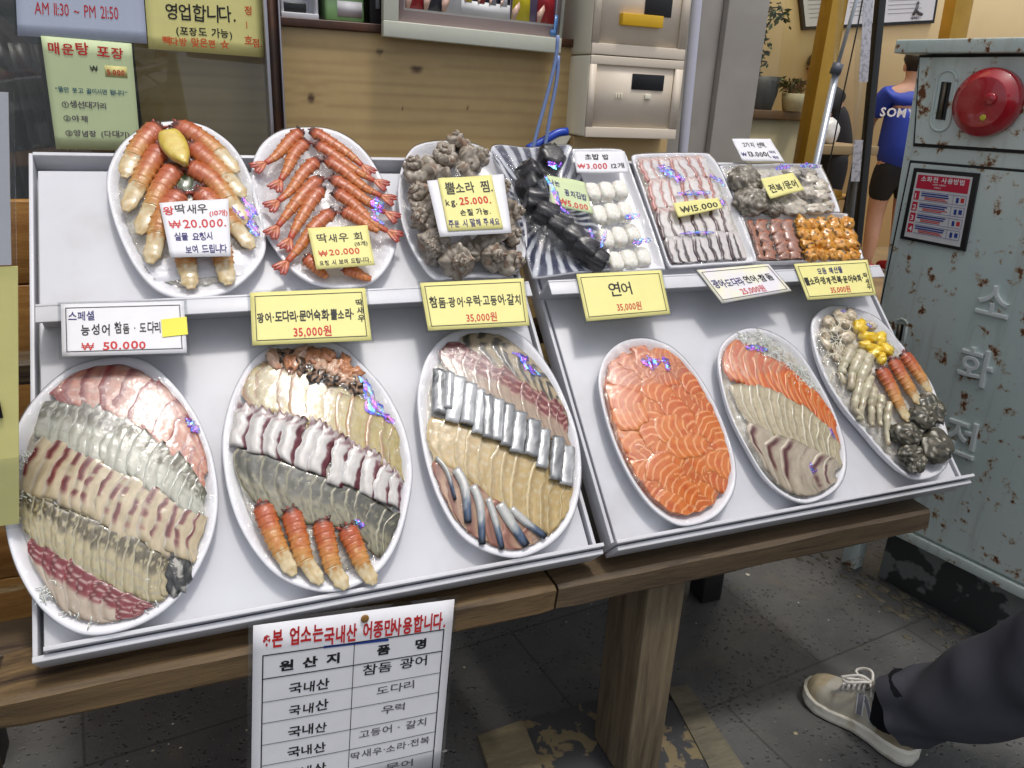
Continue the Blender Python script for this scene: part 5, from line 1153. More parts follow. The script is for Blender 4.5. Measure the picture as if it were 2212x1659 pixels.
for k, (u_, v_) in enumerate([(390, 150), (450, 200), (520, 130), (500, 220), (570, 160), (620, 210), (600, 280), (660, 150), (700, 230), (690, 300), (760, 200), (770, 290), (830, 330), (800, 250), (350, 170)]):
    uv = BP.uv(*zB(u_, v_), WR+.008); s_ = k*1.7; kind = (k*5) % 3
    cc = [lambda d: c_((34, 28, 24)) if nz(d[0]*3+s_, d[1]*3) > -.1 else c_((170, 134, 104)), lambda d: c_((214, 178, 152)) if nz(d[0]*2+s_, d[1]*2, 3) > -.25 else c_((206, 150, 116)), lambda d: c_((198, 138, 98)) if d[2] > .2 else c_((56, 42, 32))][kind]
    MB().blob(BP.P(uv[0], uv[1], p2.D(*uv)+.001), (BP.x*math.cos(s_)+BP.y*math.sin(s_))*.0165, (BP.y*math.cos(s_)-BP.x*math.sin(s_))*.0115, BP.n*.007, 18, 12, lambda d: 1+.85*nz(d[0]*2.2+s_, d[1]*2.2, d[2]*2), cc).obj('abalone_chunk', FISH, label='ragged black and orange shellfish chunk heaped on top of the four prawn platter', cat='shellfish chunk', group='shellfish chunks on the platter with four prawns')

PRC = [(150, 56, 34), (190, 100, 50), (206, 146, 92)]
def prawn(pl, z, pts, rad, label, group, peeled=0.0, fan=True, h=.004, red=0, flat=.66):
    """head end first; peeled = share of the body that is bare pale meat at the tail end"""
    uv = crom([BP.uv(*z(*p), WR+.012) for p in pts], 72); n, sg = 72, 18; ph = rng.uniform(0, 40)
    t0 = thing('prawn', BP.P(uv[36][0], uv[36][1], WR), label, 'prawn', group); cuts = 7
    Vs, Cs = [], []
    for i in range(n):
        s = i/(n-1); q = uv[i]; tg = unit(uv[min(i+1, n-1)]-uv[max(i-1, 0)]); sd = np.array([-tg[1], tg[0]])
        m_ = sm(1-peeled-.12, 1-peeled+.14, s) if peeled else 0.0; seg = s*cuts/(1-peeled); fr = seg-math.floor(seg)
        r0 = rad*((1.02-.26*s-.12*s*s) if peeled else (.98-.20*s-.42*s**3))*(.72+.28*sm(0, .12, s)); rm = r0*1.04*(1+.14*nz(s*7+ph, 6))*(1-.50*sm(.90, 1, s)+.12*nz(s*19, ph))
        w0 = pl.D(*q)+h+r0*.15; fl_ = lerp(flat, flat*.42, m_); bd_ = .45 if peeled else 1.0
        for k in range(sg):
            th = 2*math.pi*k/sg; cs, sn = math.cos(th), math.sin(th); up = max(0, sn)
            r_ = lerp(r0*(1+.05*fr*bd_+.26*fr**5*abs(cs)**4+.05*nz(s*8+ph, cs*2)), rm*(1+.12*nz(s*10+ph, cs*2, sn)), m_)
            p = q+sd*r_*cs; Vs.append(BP.P(p[0], p[1], w0+fl_*r_*sn*(1-.10*(1-sm(0, .18, fr))*(1-m_))))
            n1, n2 = nz(s*7+ph, cs*2.2, 3), nz(s*26+ph, cs*3, 9)
            c = mixc((186, 92, 34), (216, 142, 70), .45+.9*n1+.5*n2); c = mixc(c, (226, 172, 116), .55*bd_*sm(.72, .97, fr)); c = mixc(c, (120, 52, 30), .5*bd_*(1-sm(.0, .16, fr)))
            c = mixc(c, (166, 56, 36), max(0, .8*(1-s*1.7)+.55*up-.35+.5*n1+red*.3)*.6); c = mixc(c, (206, 152, 82), sm(.22, .62, s+.22*n1)*.85 if peeled else 0); c = mixc((70, 34, 28), c, sm(.0, .09, s+.05*n1))
            if fan: c = mixc(c, (186, 58, 38), sm(.84, 1, s)*.8)
            c = mixc(c, mixc((206, 180, 128), (222, 208, 174), .5+1.2*n1+.5*n2), sm(.25, .75, m_+.5*n2+.3*n1))
            Cs.append(c_(tuple(max(0, min(255, q_)) for q_ in c)))
    def part(i0, i1, nm, mat):
        V = Vs[i0*sg:i1*sg]; C = Cs[i0*sg:i1*sg]; m = i1-i0
        F = [(i*sg+k, i*sg+(k+1) % sg, (i+1)*sg+(k+1) % sg, (i+1)*sg+k) for i in range(m-1) for k in range(sg)]+[tuple(range(sg-1, -1, -1)), tuple((m-1)*sg+k for k in range(sg))]
        mk(nm, V, F, mat, t0, cols=C)
    cut = n if not peeled else int(n*(1-peeled))
    part(0, cut, 'shell', SHELLY)
    if peeled: part(cut-1, n, 'peeled_meat', FISH)
    b = MB(); q = uv[0]; w0 = pl.D(*q)+h+rad*.3; tg = unit(uv[0]-uv[3])
    for k in range(5):
        a = rng.uniform(-.9, .9); dd = tg*math.cos(a)+np.array([-tg[1], tg[0]])*math.sin(a); l = rad*rng.uniform(.35, .7); p = q+tg*(-rad*.2)+np.array([-tg[1], tg[0]])*math.sin(a)*rad*.7
        b.tube([BP.P(p[0], p[1], w0), BP.P(*(p+dd*l*.6), w0+.002), BP.P(*(p+dd*l), w0+.001)], [rad*.2, rad*.14, rad*.03], 6, c_(rng.choice([(90, 40, 32), (150, 60, 44), (60, 34, 30)])))
    b.obj('head_stub', SHELLY, t0)
    if fan:
        b = MB(); q = uv[-1]; tg = unit(uv[-1]-uv[-4]); w0 = pl.D(*q)+h
        for k in range(-2, 3):
            a = k*.23; dd = tg*math.cos(a)+np.array([-tg[1], tg[0]])*math.sin(a); sdv = np.array([-dd[1], dd[0]]); l = rad*(1.35 if k else 1.1); c = q+dd*l*.8
            b.blob(BP.P(c[0], c[1], w0+.0008*abs(k)), BP.x*dd[0]*l+BP.y*dd[1]*l, (BP.x*sdv[0]+BP.y*sdv[1])*rad*.36, BP.n*.0018, 12, 7, lambda d: 1+.25*nz(d[0]*4+k, d[1]*4), lambda d: c_((168, 58, 36)) if d[0] > .1 else c_((204, 108, 62)))
        b.obj('tail_fan', SHELLY, t0)
    return t0
for k, L in enumerate([[(270, 1025), (320, 1160), (375, 1290), (470, 1450)], [(440, 1065), (485, 1210), (530, 1360), (630, 1500)], [(625, 1130), (660, 1270), (700, 1410), (780, 1530)], [(770, 1165), (830, 1290), (880, 1400), (950, 1500)]]):
    prawn(p2, zB, L, .0145, f'{ORD[k]} half peeled prawn from the left at the bottom of the octopus platter', 'prawns on the octopus platter', peeled=.32, fan=False, h=.003)
p2.crease(zB, [(850, 270), (900, 340), (930, 440), (1000, 500), (1060, 550)], wd=.0055, n=22); p2.crease(zB, [(820, 1130), (880, 1170)], wd=.0025, n=6)

# ---- third platter
p3 = Platter('seafood_platter', [(560, 75), (380, 85), (240, 150), (130, 290), (78, 500), (90, 720), (130, 950), (210, 1190), (330, 1400), (480, 1520), (700, 1582), (880, 1530), (1020, 1420), (1105, 1270), (1145, 1050), (1130, 830), (1070, 620), (960, 380), (820, 190), (690, 100)], zC,
             'wrapped oval platter crossed by a row of silver skinned strips', dome=.011, group='wrapped oval platters on the lower boards')
W3 = 'on the silver strip platter'; g3 = 'slices on the silver strip platter'
row(p3, zC, [(340, 140), (520, 100), (720, 190), (900, 360), (1030, 570)], [(470, 260), (640, 340), (820, 460), (940, 550), (1085, 660)], 9, streak((206, 186, 150), (92, 84, 72), .05, .32, -.1, .9, .75), 'beige slice with dark skin edge', W3, g3)
row(p3, zC, [(225, 170), (370, 185), (560, 275), (800, 415), (960, 530), (1060, 610)], [(240, 320), (420, 450), (640, 570), (800, 665), (920, 750), (1092, 870)], 12, lambda a, t, i, ph: mixc(mixc((140, 54, 58), (222, 176, 160), sm(.3, .9, math.sin(6.283*(t*5.5+1.0*(a-.4)**2*4+.2*nz(a*2+ph, t*3))))), (202, 176, 152), sm(.45, .66, t+.1*nz(ph, a*2))), 'red striped slice', W3, g3)
for k, (a, b_, w_) in enumerate([((218, 338), (212, 622), 84), ((285, 362), (268, 600), 60), ((345, 392), (298, 688), 92), ((415, 436), (392, 702), 84), ((484, 474), (455, 762), 66), ((526, 514), (520, 796), 62), ((598, 538), (582, 806), 76), ((664, 578), (642, 850), 68), ((744, 624), (716, 890), 88), ((832, 678), (806, 912), 84), ((906, 734), (880, 985), 72), ((990, 782), (972, 1062), 82), ((1062, 838), (1048, 1092), 88)]):
    hz = .0085+(.002 if k % 2 else 0); G, Cg = [], []; ph = k*3.3; tone = rng.uniform(-66, 4)
    for i in range(7):
        L, Lc = [], []
        for j in range(14):
            t = j/13; s = (i/6-.5)*w_; px = ln(a, b_, t); u, v = BP.uv(*zC(px[0]+s+7*nz(t*4, ph+(3 if i > 3 else 0))+4*nz(t*11, i, ph), px[1]+s*.25+8*nz(i*.6, ph)), WR+.012)
            L.append((u, v, p3.D(u, v)+hz+.002*(1-(2*i/6-1)**2)+.0008*nz(t*6, i*.8, ph))); q = 206+tone+46*nz(i*.5+ph, t*3)+26*nz(i*1.7+ph, t*14, 4)+(14 if i in (0, 6) else 0)-(60 if k == 0 and .15 < t < .4 and nz(i*.9, t*8) > 0 else 0); Lc.append(c_((q+2, q+4, q+6)))
        G.append(L); Cg.append(Lc)
    piece('hairtail_slice', G, Cg, .008, SILVER, f'{ORD[k]} silver skinned strip from the left across the third platter', 'sashimi slice', 'silver strips on the third platter')
row(p3, zC, [(140, 640), (400, 745), (700, 890), (900, 970), (1090, 1115)], [(140, 890), (370, 1030), (560, 1190), (780, 1320), (930, 1400), (1060, 1310)], 12, flesh((222, 192, 130), edge=(232, 208, 154), ew=.14, veins=((230, 212, 170), 6, 1.2, .35)), 'pale yellow slice', W3, g3, bow=.45)
row(p3, zC, [(165, 905), (380, 1040), (560, 1190), (740, 1300), (920, 1400)], [(230, 1180), (360, 1380), (520, 1480), (700, 1530), (880, 1490)], 6, flesh((200, 160, 128), edge=(176, 112, 92), ew=.4, tone=14), 'pinkish brown mackerel slice', W3, g3, lift=.003, h0=-.001)
for k, (L, w_) in enumerate([([(195, 912), (265, 1005), (320, 1190)], 22), ([(320, 990), (380, 1110), (405, 1340)], 56), ([(430, 1100), (480, 1230), (500, 1480)], 50), ([(530, 1185), (575, 1310), (630, 1510)], 40), ([(605, 1220), (690, 1350), (790, 1490)], 62), ([(680, 1250), (790, 1345), (915, 1430)], 46)]):
    c = crom(L, 16); G, Cg = [], []
    for i in range(5):
        P_, Pc = [], []
        for j in range(16):
            tg = unit(c[min(j+1, 15)]-c[max(j-1, 0)]); q = c[j]+np.array([-tg[1], tg[0]])*(i/4-.5)*w_*(1-.35*abs(j/15-.3)); u, v = BP.uv(*zC(*q), WR+.008); t = j/15
            P_.append((u, v, p3.D(u, v)+.006+.0015*(1-(i/2-1)**2))); col = mixc((200, 200, 196), (72, 90, 116), sm(.45, .8, t+.22*nz(i*.9, j*.5, k))); col = mixc(col, (34, 38, 48), sm(.84, 1, t+.1*nz(i*1.3, j, k))); Pc.append(c_(col))
        G.append(P_); Cg.append(Pc)
    piece('mackerel_skin', G, Cg, .004, SILVER, f'{ORD[k]} silver and blue mackerel skin strip from the left on the third platter', 'mackerel strip', 'mackerel strips on the third platter')
p3.crease(zC, [(690, 230), (760, 260), (800, 330), (880, 380)], wd=.004, n=16)

# ---- salmon platter
p4 = Platter('seafood_platter', [(360, 145), (240, 180), (140, 280), (100, 430), (130, 620), (200, 850), (310, 1090), (450, 1290), (590, 1400), (700, 1432), (860, 1390), (960, 1310), (1030, 1180), (1040, 1030), (1000, 850), (900, 600), (760, 370), (620, 220), (480, 155)], zD,
             'wrapped oval platter heaped only with orange salmon', dome=.014, rim=.05, bedmat=M('salmon_flesh', c_((200, 98, 46)), .35, col2=c_((222, 138, 84)), ns=50, coat=.8, sss=.2), group='wrapped oval platters on the lower boards')
rg4 = random.Random(5); k = 0
def salmon_piece(u0, v0, ang, lx, ly, h, ph):
    ca, sa = math.cos(ang), math.sin(ang); G, Cg = [], []; fr = rg4.uniform(4.6, 6.4); cu = rg4.uniform(.8, 1.8); c0 = rg4.choice([(212, 116, 50), (206, 106, 46), (204, 110, 58), (216, 124, 58)])
    for i in range(15):
        L, Lc = [], []
        for j in range(46):
            a, t = i/14*2-1, j/45*2-1; x = a*lx*(1-.30*t*t)*(1+.5*nz(t*1.6+ph, 1)); y = t*ly*(1-.10*a*a)+.002*nz(a*3, ph)
            u, v = u0+x*ca-y*sa, v0+x*sa+y*ca; r_ = p4.r(u, v)
            rl_ = .90+.04*nz(math.atan2(v-p4.c[1], u-p4.c[0])*6, 2)
            if r_ > rl_: u, v = p4.c[0]+(u-p4.c[0])*rl_/r_, p4.c[1]+(v-p4.c[1])*rl_/r_
            L.append((u, v, p4.D(u, v)+h-.0016*max(0, (abs(t)-.7)/.3)**2-.001*max(0, (abs(a)-.75)/.25)**2+.0002*nz(a*3+ph, t*3)))
            s = math.sin(6.283*(t*fr*.5+cu*a*a*.6+.14*nz(a*1.5+ph, t*1.5))); Lc.append(c_(mixc(mixc(c0, (190, 78, 34), max(0, nz(a*2+ph, t*2, 4))*.9), (246, 190, 142), sm(.62, .95, s)*.75)))
        G.append(L); Cg.append(Lc)
    piece('salmon_slice', G, Cg, .006, FISH, 'orange salmon slice with curved white fat lines on the all salmon platter', 'sashimi slice', 'salmon slices heaped on the all salmon platter')
for ry in range(11):
    for rx in range(6):
        u0 = p4.c[0]+(rx-2.5+(.5 if ry % 2 else 0))*.040+rg4.gauss(0, .004); v0 = p4.c[1]+.16-ry*.034+rg4.gauss(0, .003)
        if p4.r(u0, v0) < .88: salmon_piece(u0, v0, rg4.gauss(.7, .7), rg4.uniform(.021, .031), rg4.uniform(.032, .046), .0006+.0018*((rx*7+ry*3) % 5)/5, rg4.uniform(0, 90))
p4.crease(zD, [(390, 290), (440, 320), (520, 300)], wd=.006, n=12); p4.crease(zD, [(540, 270), (570, 330), (570, 380)], wd=.004, n=8)

# ---- fifth platter
p5 = Platter('seafood_platter', [(1150, 75), (1040, 110), (950, 190), (922, 300), (950, 480), (1010, 680), (1120, 900), (1250, 1110), (1390, 1230), (1530, 1275), (1680, 1220), (1770, 1130), (1800, 1000), (1780, 830), (1710, 630), (1600, 420), (1460, 220), (1300, 110)], zD,
             'wrapped oval platter with one orange salmon row above white slices', dome=.013, rim=.045, group='wrapped oval platters on the lower boards')
W5 = 'on the half salmon platter'; g5 = 'slices on the half salmon platter'
row(p5, zD, [(965, 165), (1100, 190), (1250, 285), (1400, 365), (1550, 485), (1650, 570), (1755, 730)], [(975, 420), (1160, 475), (1330, 545), (1500, 615), (1620, 705), (1765, 870)], 17, lambda a, t, i, ph: mixc(mixc((222, 106, 36), (206, 86, 30), max(0, nz(a*2+ph, t*3))), (244, 180, 124), sm(.55, .98, math.sin(6.283*(a*1.0+.06*nz(t*3, ph)+.10*math.sin(t*5))))*.8), 'orange salmon slice', W5, g5, lift=.0012, skew=.5, dim=.95, bow=1.2)
row(p5, zD, [(1000, 465), (1180, 490), (1350, 550), (1520, 645), (1650, 730), (1770, 870)], [(1130, 740), (1290, 820), (1450, 880), (1600, 930), (1700, 980), (1785, 1010)], 14, flesh((226, 212, 176), edge=(238, 228, 200), ew=.18, veins=((206, 188, 160), 4, .9, .25)), 'translucent white slice', W5, g5, lift=.0014, dim=.84)
row(p5, zD, [(1120, 735), (1300, 820), (1470, 885), (1630, 940), (1780, 1010)], [(1210, 960), (1350, 1130), (1480, 1215), (1620, 1220), (1750, 1120)], 6, streak((208, 194, 172), (122, 62, 66), .10, .26, .1, .75, .75), 'greyish white slice with red line', W5, g5, lift=.003)
def shreds(pl, z, pts, n, name, label, spread=60, l=.03, r_=.0009):
    b = MB()
    for k in range(n):
        p = rng.choice(pts); u, v = BP.uv(*z(p[0]+rng.gauss(0, spread), p[1]+rng.gauss(0, spread*.6)), WR+.006)
        if pl.r(u, v) > .93: continue
        a = rng.uniform(0, 3.2); q = [np.array([u+math.cos(a+.5*j)*l*j/3*.5, v+math.sin(a+.5*j)*l*j/3*.5]) for j in range(4)]
        b.tube([BP.P(x[0], x[1], pl.D(*x)-.001+rng.uniform(-.002, .003)-.02*max(0, pl.r(*x)-.93)) for x in q], r_, 5)
    b.obj(name, M('radish_shred', c_((232, 232, 222)), .3, coat=.6, sss=.4) if 'radish_shred' not in bpy.data.materials else bpy.data.materials['radish_shred'], kind='stuff', label=label)
shreds(p5, zD, [(1130, 130), (1250, 170), (1350, 250), (1450, 340), (1520, 400), (1580, 470)], 240, 'radish_shreds', 'fine white radish shreds along the top of the half salmon platter', 45)
shreds(p1, zA, [(250, 1250), (350, 1400), (500, 1440), (650, 1440), (820, 1300), (100, 800), (120, 600)], 130, 'radish_shreds', 'fine white radish shreds along the bottom of the far left platter', 40)
p5.crease(zD, [(1110, 210), (1180, 210), (1260, 230)], wd=.0045, n=14); p5.crease(zD, [(1690, 760), (1725, 840)], wd=.0025, n=7); p5.crease(zD, [(1545, 1000), (1570, 1060), (1600, 1050)], wd=.002, n=7)
# ---- APPEND ----
# ---- mixed shellfish platter at the right end
p6 = Platter('seafood_platter', [(250, 143), (170, 180), (133, 250), (150, 380), (210, 540), (310, 700), (420, 830), (530, 960), (640, 1060), (720, 1088), (820, 1060), (875, 990), (885, 900), (850, 760), (790, 580), (700, 450), (600, 330), (500, 220), (380, 165)], zE,
             'wrapped oval platter of mixed shellfish with yellow radish and dark shells', dome=.014, ribs=40, filmh=.004, group='wrapped oval platters on the lower boards')
def lumps(pl, z, L, mat, colfn, name, label, cat, group, amp=.25, fr=2.2, h=.003, nu=16, nv=10):
    """L: (x, y, half length px, half width px, heading deg, height m)"""
    for k, (x, y, rx, ry, a, hh) in enumerate(L):
        u, v = BP.uv(*z(x, y), WR+.01); s_ = k*2.3+len(name); ru = np.array(BP.uv(*z(x+rx, y), WR+.01))-(u, v); rv = np.array(BP.uv(*z(x, y-ry), WR+.01))-(u, v); A, B = np.linalg.norm(ru), np.linalg.norm(rv); ca, sa = math.cos(R(a)), math.sin(R(a))
        lab = label(k) if callable(label) else label
        MB().blob(BP.P(u, v, pl.D(u, v)+h), (BP.x*ca+BP.y*sa)*A, (BP.y*ca-BP.x*sa)*B, BP.n*hh, nu, nv, lambda d: 1+amp*nz(d[0]*fr+s_, d[1]*fr, d[2]*fr)+amp*.45*nz(d[0]*fr*3, d[1]*fr*3+s_, d[2]*fr*3), lambda d: c_(tuple(max(0, min(255, q)) for q in colfn(d, s_)))).obj(name, mat, label=lab, cat=cat, group=group)
WHC = lambda d, s: mixc((226, 214, 190), (176, 160, 132), max(0, .3+nz(d[0]*3+s, d[1]*3, d[2]*2)))
lumps(p6, zE, [(230, 230, 34, 28, 30, .008), (300, 190, 40, 26, -20, .008), (310, 240, 44, 24, -30, .009), (260, 280, 36, 22, 10, .008), (350, 190, 30, 26, 50, .008), (440, 250, 44, 22, -10, .007), (320, 320, 40, 30, 20, .010), (230, 350, 36, 40, 60, .006), (280, 400, 48, 26, 50, .007), (210, 300, 20, 34, 0, .006)], FISH, WHC, 'whelk_piece', 'pale curled whelk meat piece at the top of the mixed shellfish platter', 'shellfish piece', 'whelk pieces on the mixed shellfish platter', amp=.6, fr=3.0)
lumps(p6, zE, [(250, 340, 42, 22, 0, .006)], FISH, lambda d, s: (92, 96, 92), 'whelk_flesh', 'grey whelk foot beside the white curls on the mixed shellfish platter', 'shellfish piece', None)
SQ = lambda d, s: mixc((206, 200, 172), (150, 128, 104), max(0, abs(d[1])*.7-.25+.7*nz(d[0]*6+s, d[1]*3, d[2]*2)))
for k, (L, w_) in enumerate([([(340, 380), (300, 470), (300, 520)], 30), ([(390, 410), (350, 500), (340, 600)], 30), ([(430, 430), (390, 540), (370, 660)], 32), ([(440, 540), (410, 640), (400, 760)], 24), ([(455, 590), (450, 690), (465, 800)], 24), ([(500, 640), (490, 720), (505, 800)], 20), ([(538, 680), (535, 790), (552, 905)], 18), ([(330, 430), (290, 500), (310, 570)], 20), ([(380, 620), (370, 690), (420, 760)], 18)]):
    c = crom([BP.uv(*zE(*p), WR+.010) for p in L], 18); r0 = abs(BP.uv(*zE(300+w_, 500), WR)[0]-BP.uv(*zE(300, 500), WR)[0])*1.0
    b = MB(); b.tube([BP.P(q[0], q[1], p6.D(*q)+.004+.001*math.sin(i*.9+k)) for i, q in enumerate(c)], [r0*(.75+.25*math.sin(math.pi*min(1, i/10)))*(1+.10*math.sin(i*2.1+k))*(1-.35*(i/17)**2) for i in range(18)], 12)
    b.C = [c_(mixc((206, 200, 172), (148, 130, 106), max(0, .2+.9*nz(v[0]*90, v[1]*90, v[2]*90)))) for v in b.V]
    b.obj('octopus_tentacle', FISH, label=f'{ORD[k]} pale octopus tentacle from the top left, lengthwise beside prawns on the shellfish platter', cat='octopus arm', group='octopus arm pieces on the mixed shellfish platter')
YEL = lambda d, s: mixc((236, 194, 30), (250, 222, 90), max(0, .4+nz(d[0]*2+s, d[1]*2, d[2])))
lumps(p6, zE, [(395, 260, 40, 36, 20, .010), (440, 320, 50, 26, -10, .010), (500, 330, 40, 30, 40, .011), (430, 370, 46, 24, -20, .009), (530, 390, 36, 34, 0, .011), (470, 400, 40, 26, 30, .009), (500, 440, 30, 22, 60, .009)], FISH, YEL, 'pickled_radish', 'folded piece of bright yellow pickled radish on the mixed shellfish platter', 'pickled radish', 'yellow pickled radish on the mixed shellfish platter', amp=.4)
for k, L in enumerate([[(485, 490), (540, 580), (590, 680), (650, 780)], [(555, 440), (610, 530), (660, 610), (715, 690)], [(625, 400), (680, 470), (730, 540), (785, 620)]]):
    prawn(p6, zE, L, .0155, f'{ORD[k]} half peeled prawn from the left beside the yellow radish', 'prawns beside the yellow radish', peeled=.26, fan=False, red=.35)
SHC = lambda d, s: mixc(mixc((52, 54, 46), (96, 88, 70), max(0, .5+nz(d[0]*4+s, d[1]*4, d[2]*3))), (206, 200, 186), sm(.28, .45, nz(d[0]*7+s, d[1]*7, d[2]*5)))
lumps(p6, zE, [(775, 710, 66, 70, 30, .015), (720, 760, 70, 56, 0, .014), (635, 850, 76, 58, -10, .015), (800, 910, 86, 78, 20, .018), (660, 950, 60, 44, 10, .012), (700, 1000, 58, 44, 30, .012)], ROUGHSH, SHC, 'turban_shell', lambda k: f'{ORD[k]} dark knobbly sea snail shell from top, lower end of shellfish platter', 'shell', 'dark shells on the mixed shellfish platter', amp=.32, fr=2.6, h=.007, nu=26, nv=18)
b = MB()
for k in range(26):
    u, v = BP.uv(*zE(rng.uniform(180, 320), rng.uniform(220, 560)), WR+.01)
    if p6.r(u, v) > .9: continue
    a = rng.uniform(0, 6.28); b.tube(crom([BP.P(u+.012*math.cos(a+.9*j)*j/2, v+.012*math.sin(a+.9*j)*j/2, p6.D(u, v)+.010+.002*math.sin(j+k)) for j in range(5)], 14), .0009, 5)
b.obj('radish_shreds', M('noodle_white', c_((232, 226, 206)), .3, coat=.6), kind='stuff', label='thin pale curling shreds over the mixed shellfish platter')
p6.crease(zE, [(290, 170), (300, 190)], wd=.004, n=8, h=.012); p6.crease(zE, [(410, 255), (440, 275)], wd=.003, n=6, h=.014)

# ================================================================== UPPER SHELF
q1 = Platter('prawn_platter', [(530, 50), (350, 75), (180, 180), (80, 320), (38, 480), (60, 660), (130, 880), (240, 1100), (380, 1260), (540, 1330), (700, 1335), (900, 1290), (1060, 1180), (1170, 1040), (1190, 900), (1150, 690), (1080, 450), (960, 240), (800, 110), (660, 60)], zF,
             'wrapped ribbed oval platter of big half peeled prawns with a lemon wedge', dome=.010, ribs=44, rim=.075, upper=True, filmh=.008, bed=True, group='prawn platters on the shelf')
q2 = Platter('prawn_platter', [(1500, 95), (1330, 110), (1200, 180), (1120, 290), (1088, 430), (1100, 600), (1150, 780), (1240, 950), (1370, 1120), (1520, 1220), (1700, 1260), (1870, 1250), (2000, 1190), (2100, 1060), (2140, 900), (2110, 700), (2040, 480), (1920, 280), (1780, 160), (1640, 105)], zF,
             'wrapped ribbed oval platter of whole orange prawns in a herringbone', dome=.006, ribs=44, rim=.075, upper=True, filmh=.010, bed=False, group='prawn platters on the shelf')
for side, LL in (('left', [[(420, 80), (330, 170), (230, 300), (165, 460)], [(450, 240), (350, 380), (270, 520), (170, 700)], [(550, 390), (440, 540), (370, 680), (270, 870)], [(580, 580), (450, 760), (400, 900), (350, 1080)], [(640, 850), (600, 980), (620, 1100), (650, 1260)]]),
                 ('right', [[(530, 75), (680, 150), (840, 270), (990, 420)], [(640, 230), (770, 340), (900, 460), (1040, 600)], [(610, 390), (790, 480), (930, 640), (1060, 800)], [(690, 570), (840, 700), (980, 840), (1100, 970)], [(800, 850), (860, 970), (890, 1090), (920, 1230)]])):
    for k, L in enumerate(LL): prawn(q1, zF, L, .0175, f'{ORD[k]} big half peeled prawn from the top on the {side} side of the lemon platter', 'half peeled prawns on the lemon platter', peeled=.36, fan=False, h=.006)
for side, LL in (('left', [[(1450, 120), (1370, 190), (1270, 300), (1190, 350)], [(1490, 200), (1400, 290), (1350, 400), (1300, 480)], [(1570, 335), (1470, 430), (1370, 560), (1285, 630)], [(1590, 470), (1480, 570), (1370, 700), (1280, 810)], [(1600, 540), (1510, 660), (1430, 790), (1370, 900)], [(1680, 710), (1560, 810), (1440, 960), (1350, 1060)], [(1480, 1040), (1530, 1080), (1580, 1130), (1640, 1180)]]),
                 ('right', [[(1520, 115), (1640, 190), (1780, 280), (1890, 370)], [(1550, 215), (1680, 300), (1840, 410), (1980, 480)], [(1620, 330), (1760, 420), (1900, 530), (2030, 590)], [(1660, 470), (1800, 550), (1950, 650), (2060, 710)], [(1680, 570), (1810, 650), (1960, 780), (2075, 845)], [(1740, 710), (1830, 750), (1930, 810), (2010, 850)], [(1760, 1110), (1830, 1140), (1900, 1170), (1960, 1190)]])):
    for k, L in enumerate(LL): prawn(q2, zF, L, .0120, f'{ORD[k]} orange prawn from the top down the {side} side of the herringbone platter', 'whole prawns on the herringbone platter', fan=(side == 'left' and k < 6) or k in (0, 1, 2, 3, 4), h=.008)
# lemon wedge
lu = [BP.uv(*zF(*p), WR+.03) for p in ((485, 140), (545, 270), (615, 390))]; lc_ = crom(lu, 16); V = []; C = []; sg = 14
for i, q in enumerate(lc_):
    s = i/15; tg = unit(lc_[min(i+1, 15)]-lc_[max(i-1, 0)]); sd = np.array([-tg[1], tg[0]]); r_ = .0200*max(.35, math.sin(math.pi*min(1, .16+.80*s)))**.6*(1 if s < .8 else 1-.5*(s-.8)/.2)
    for k in range(sg):
        th = 2*math.pi*k/sg; p = q+sd*r_*(1.2-.35*s)*math.copysign(abs(math.cos(th))**.6, math.cos(th)); V.append(BP.P(p[0], p[1], q1.D(*q)+.026+.009*math.copysign(abs(math.sin(th))**.7, math.sin(th))*(1 if math.sin(th) > 0 else .5))); C.append(c_(mixc((206, 172, 50), (226, 204, 104), .5+nz(s*9, th*2)) if abs(math.cos(th)) < .93 else (226, 214, 160)))
mk('lemon_wedge', V, [(i*sg+k, i*sg+(k+1) % sg, (i+1)*sg+(k+1) % sg, (i+1)*sg+k) for i in range(15) for k in range(sg)]+[tuple(range(sg-1, -1, -1)), tuple(15*sg+k for k in range(sg))], food_mat('lemon_peel', .4, bs=420, bump=.8, sss=.1), cols=C, label='yellow lemon wedge on top of the big prawns', cat='lemon')
u, v = BP.uv(*zF(600, 500), WR+.01)
MB().blob(BP.P(u, v, q1.D(u, v)+.006), BP.x*.014, BP.y*.022, BP.n*.003, 16, 8, lambda d: 1+.2*nz(d[0]*3, d[1]*3), lambda d: c_((66, 84, 40))).obj('perilla_leaf', FISH, label='dark green leaf between the big prawns under the lemon wedge', cat='leaf')
q1.crease(zF, [(1020, 630), (1090, 700), (1080, 780), (1130, 900)], wd=.005, n=18, h=.012); q1.crease(zF, [(945, 700), (1040, 790)], wd=.002, n=8, h=.014)
q2.crease(zF, [(1990, 630), (2000, 700), (1990, 760)], wd=.006, n=16, h=.016); q2.crease(zF, [(1940, 760), (2050, 820)], wd=.003, n=8, h=.015)
# food paper showing at the foot of the lemon platter
G = [[(0, 0, 0)]]; b = MB(); V = []; gx = 16
for j in range(9):
    for i in range(gx):
        px = ln(ln((290, 1060), (1130, 960), i/(gx-1)), ln((400, 1200), (1050, 1150), i/(gx-1)), j/8); u, v = BP.uv(*zF(*px), WR+.004); V.append(BP.P(u, v, q1.D(u, v)-.004+.004*nz(i*.6, j*.8)-.012*max(0, q1.r(u, v)-.85)))
k = len(V); V += [p-BP.n*.0008 for p in V]; F = [(j*gx+i, (j+1)*gx+i, (j+1)*gx+i+1, j*gx+i+1) for j in range(8) for i in range(gx-1)]; F += [tuple(k+q for q in f[::-1]) for f in F]
mk('absorbent_paper', V, F, FOAM, label='white absorbent paper at the foot of the big prawns', cat='paper')

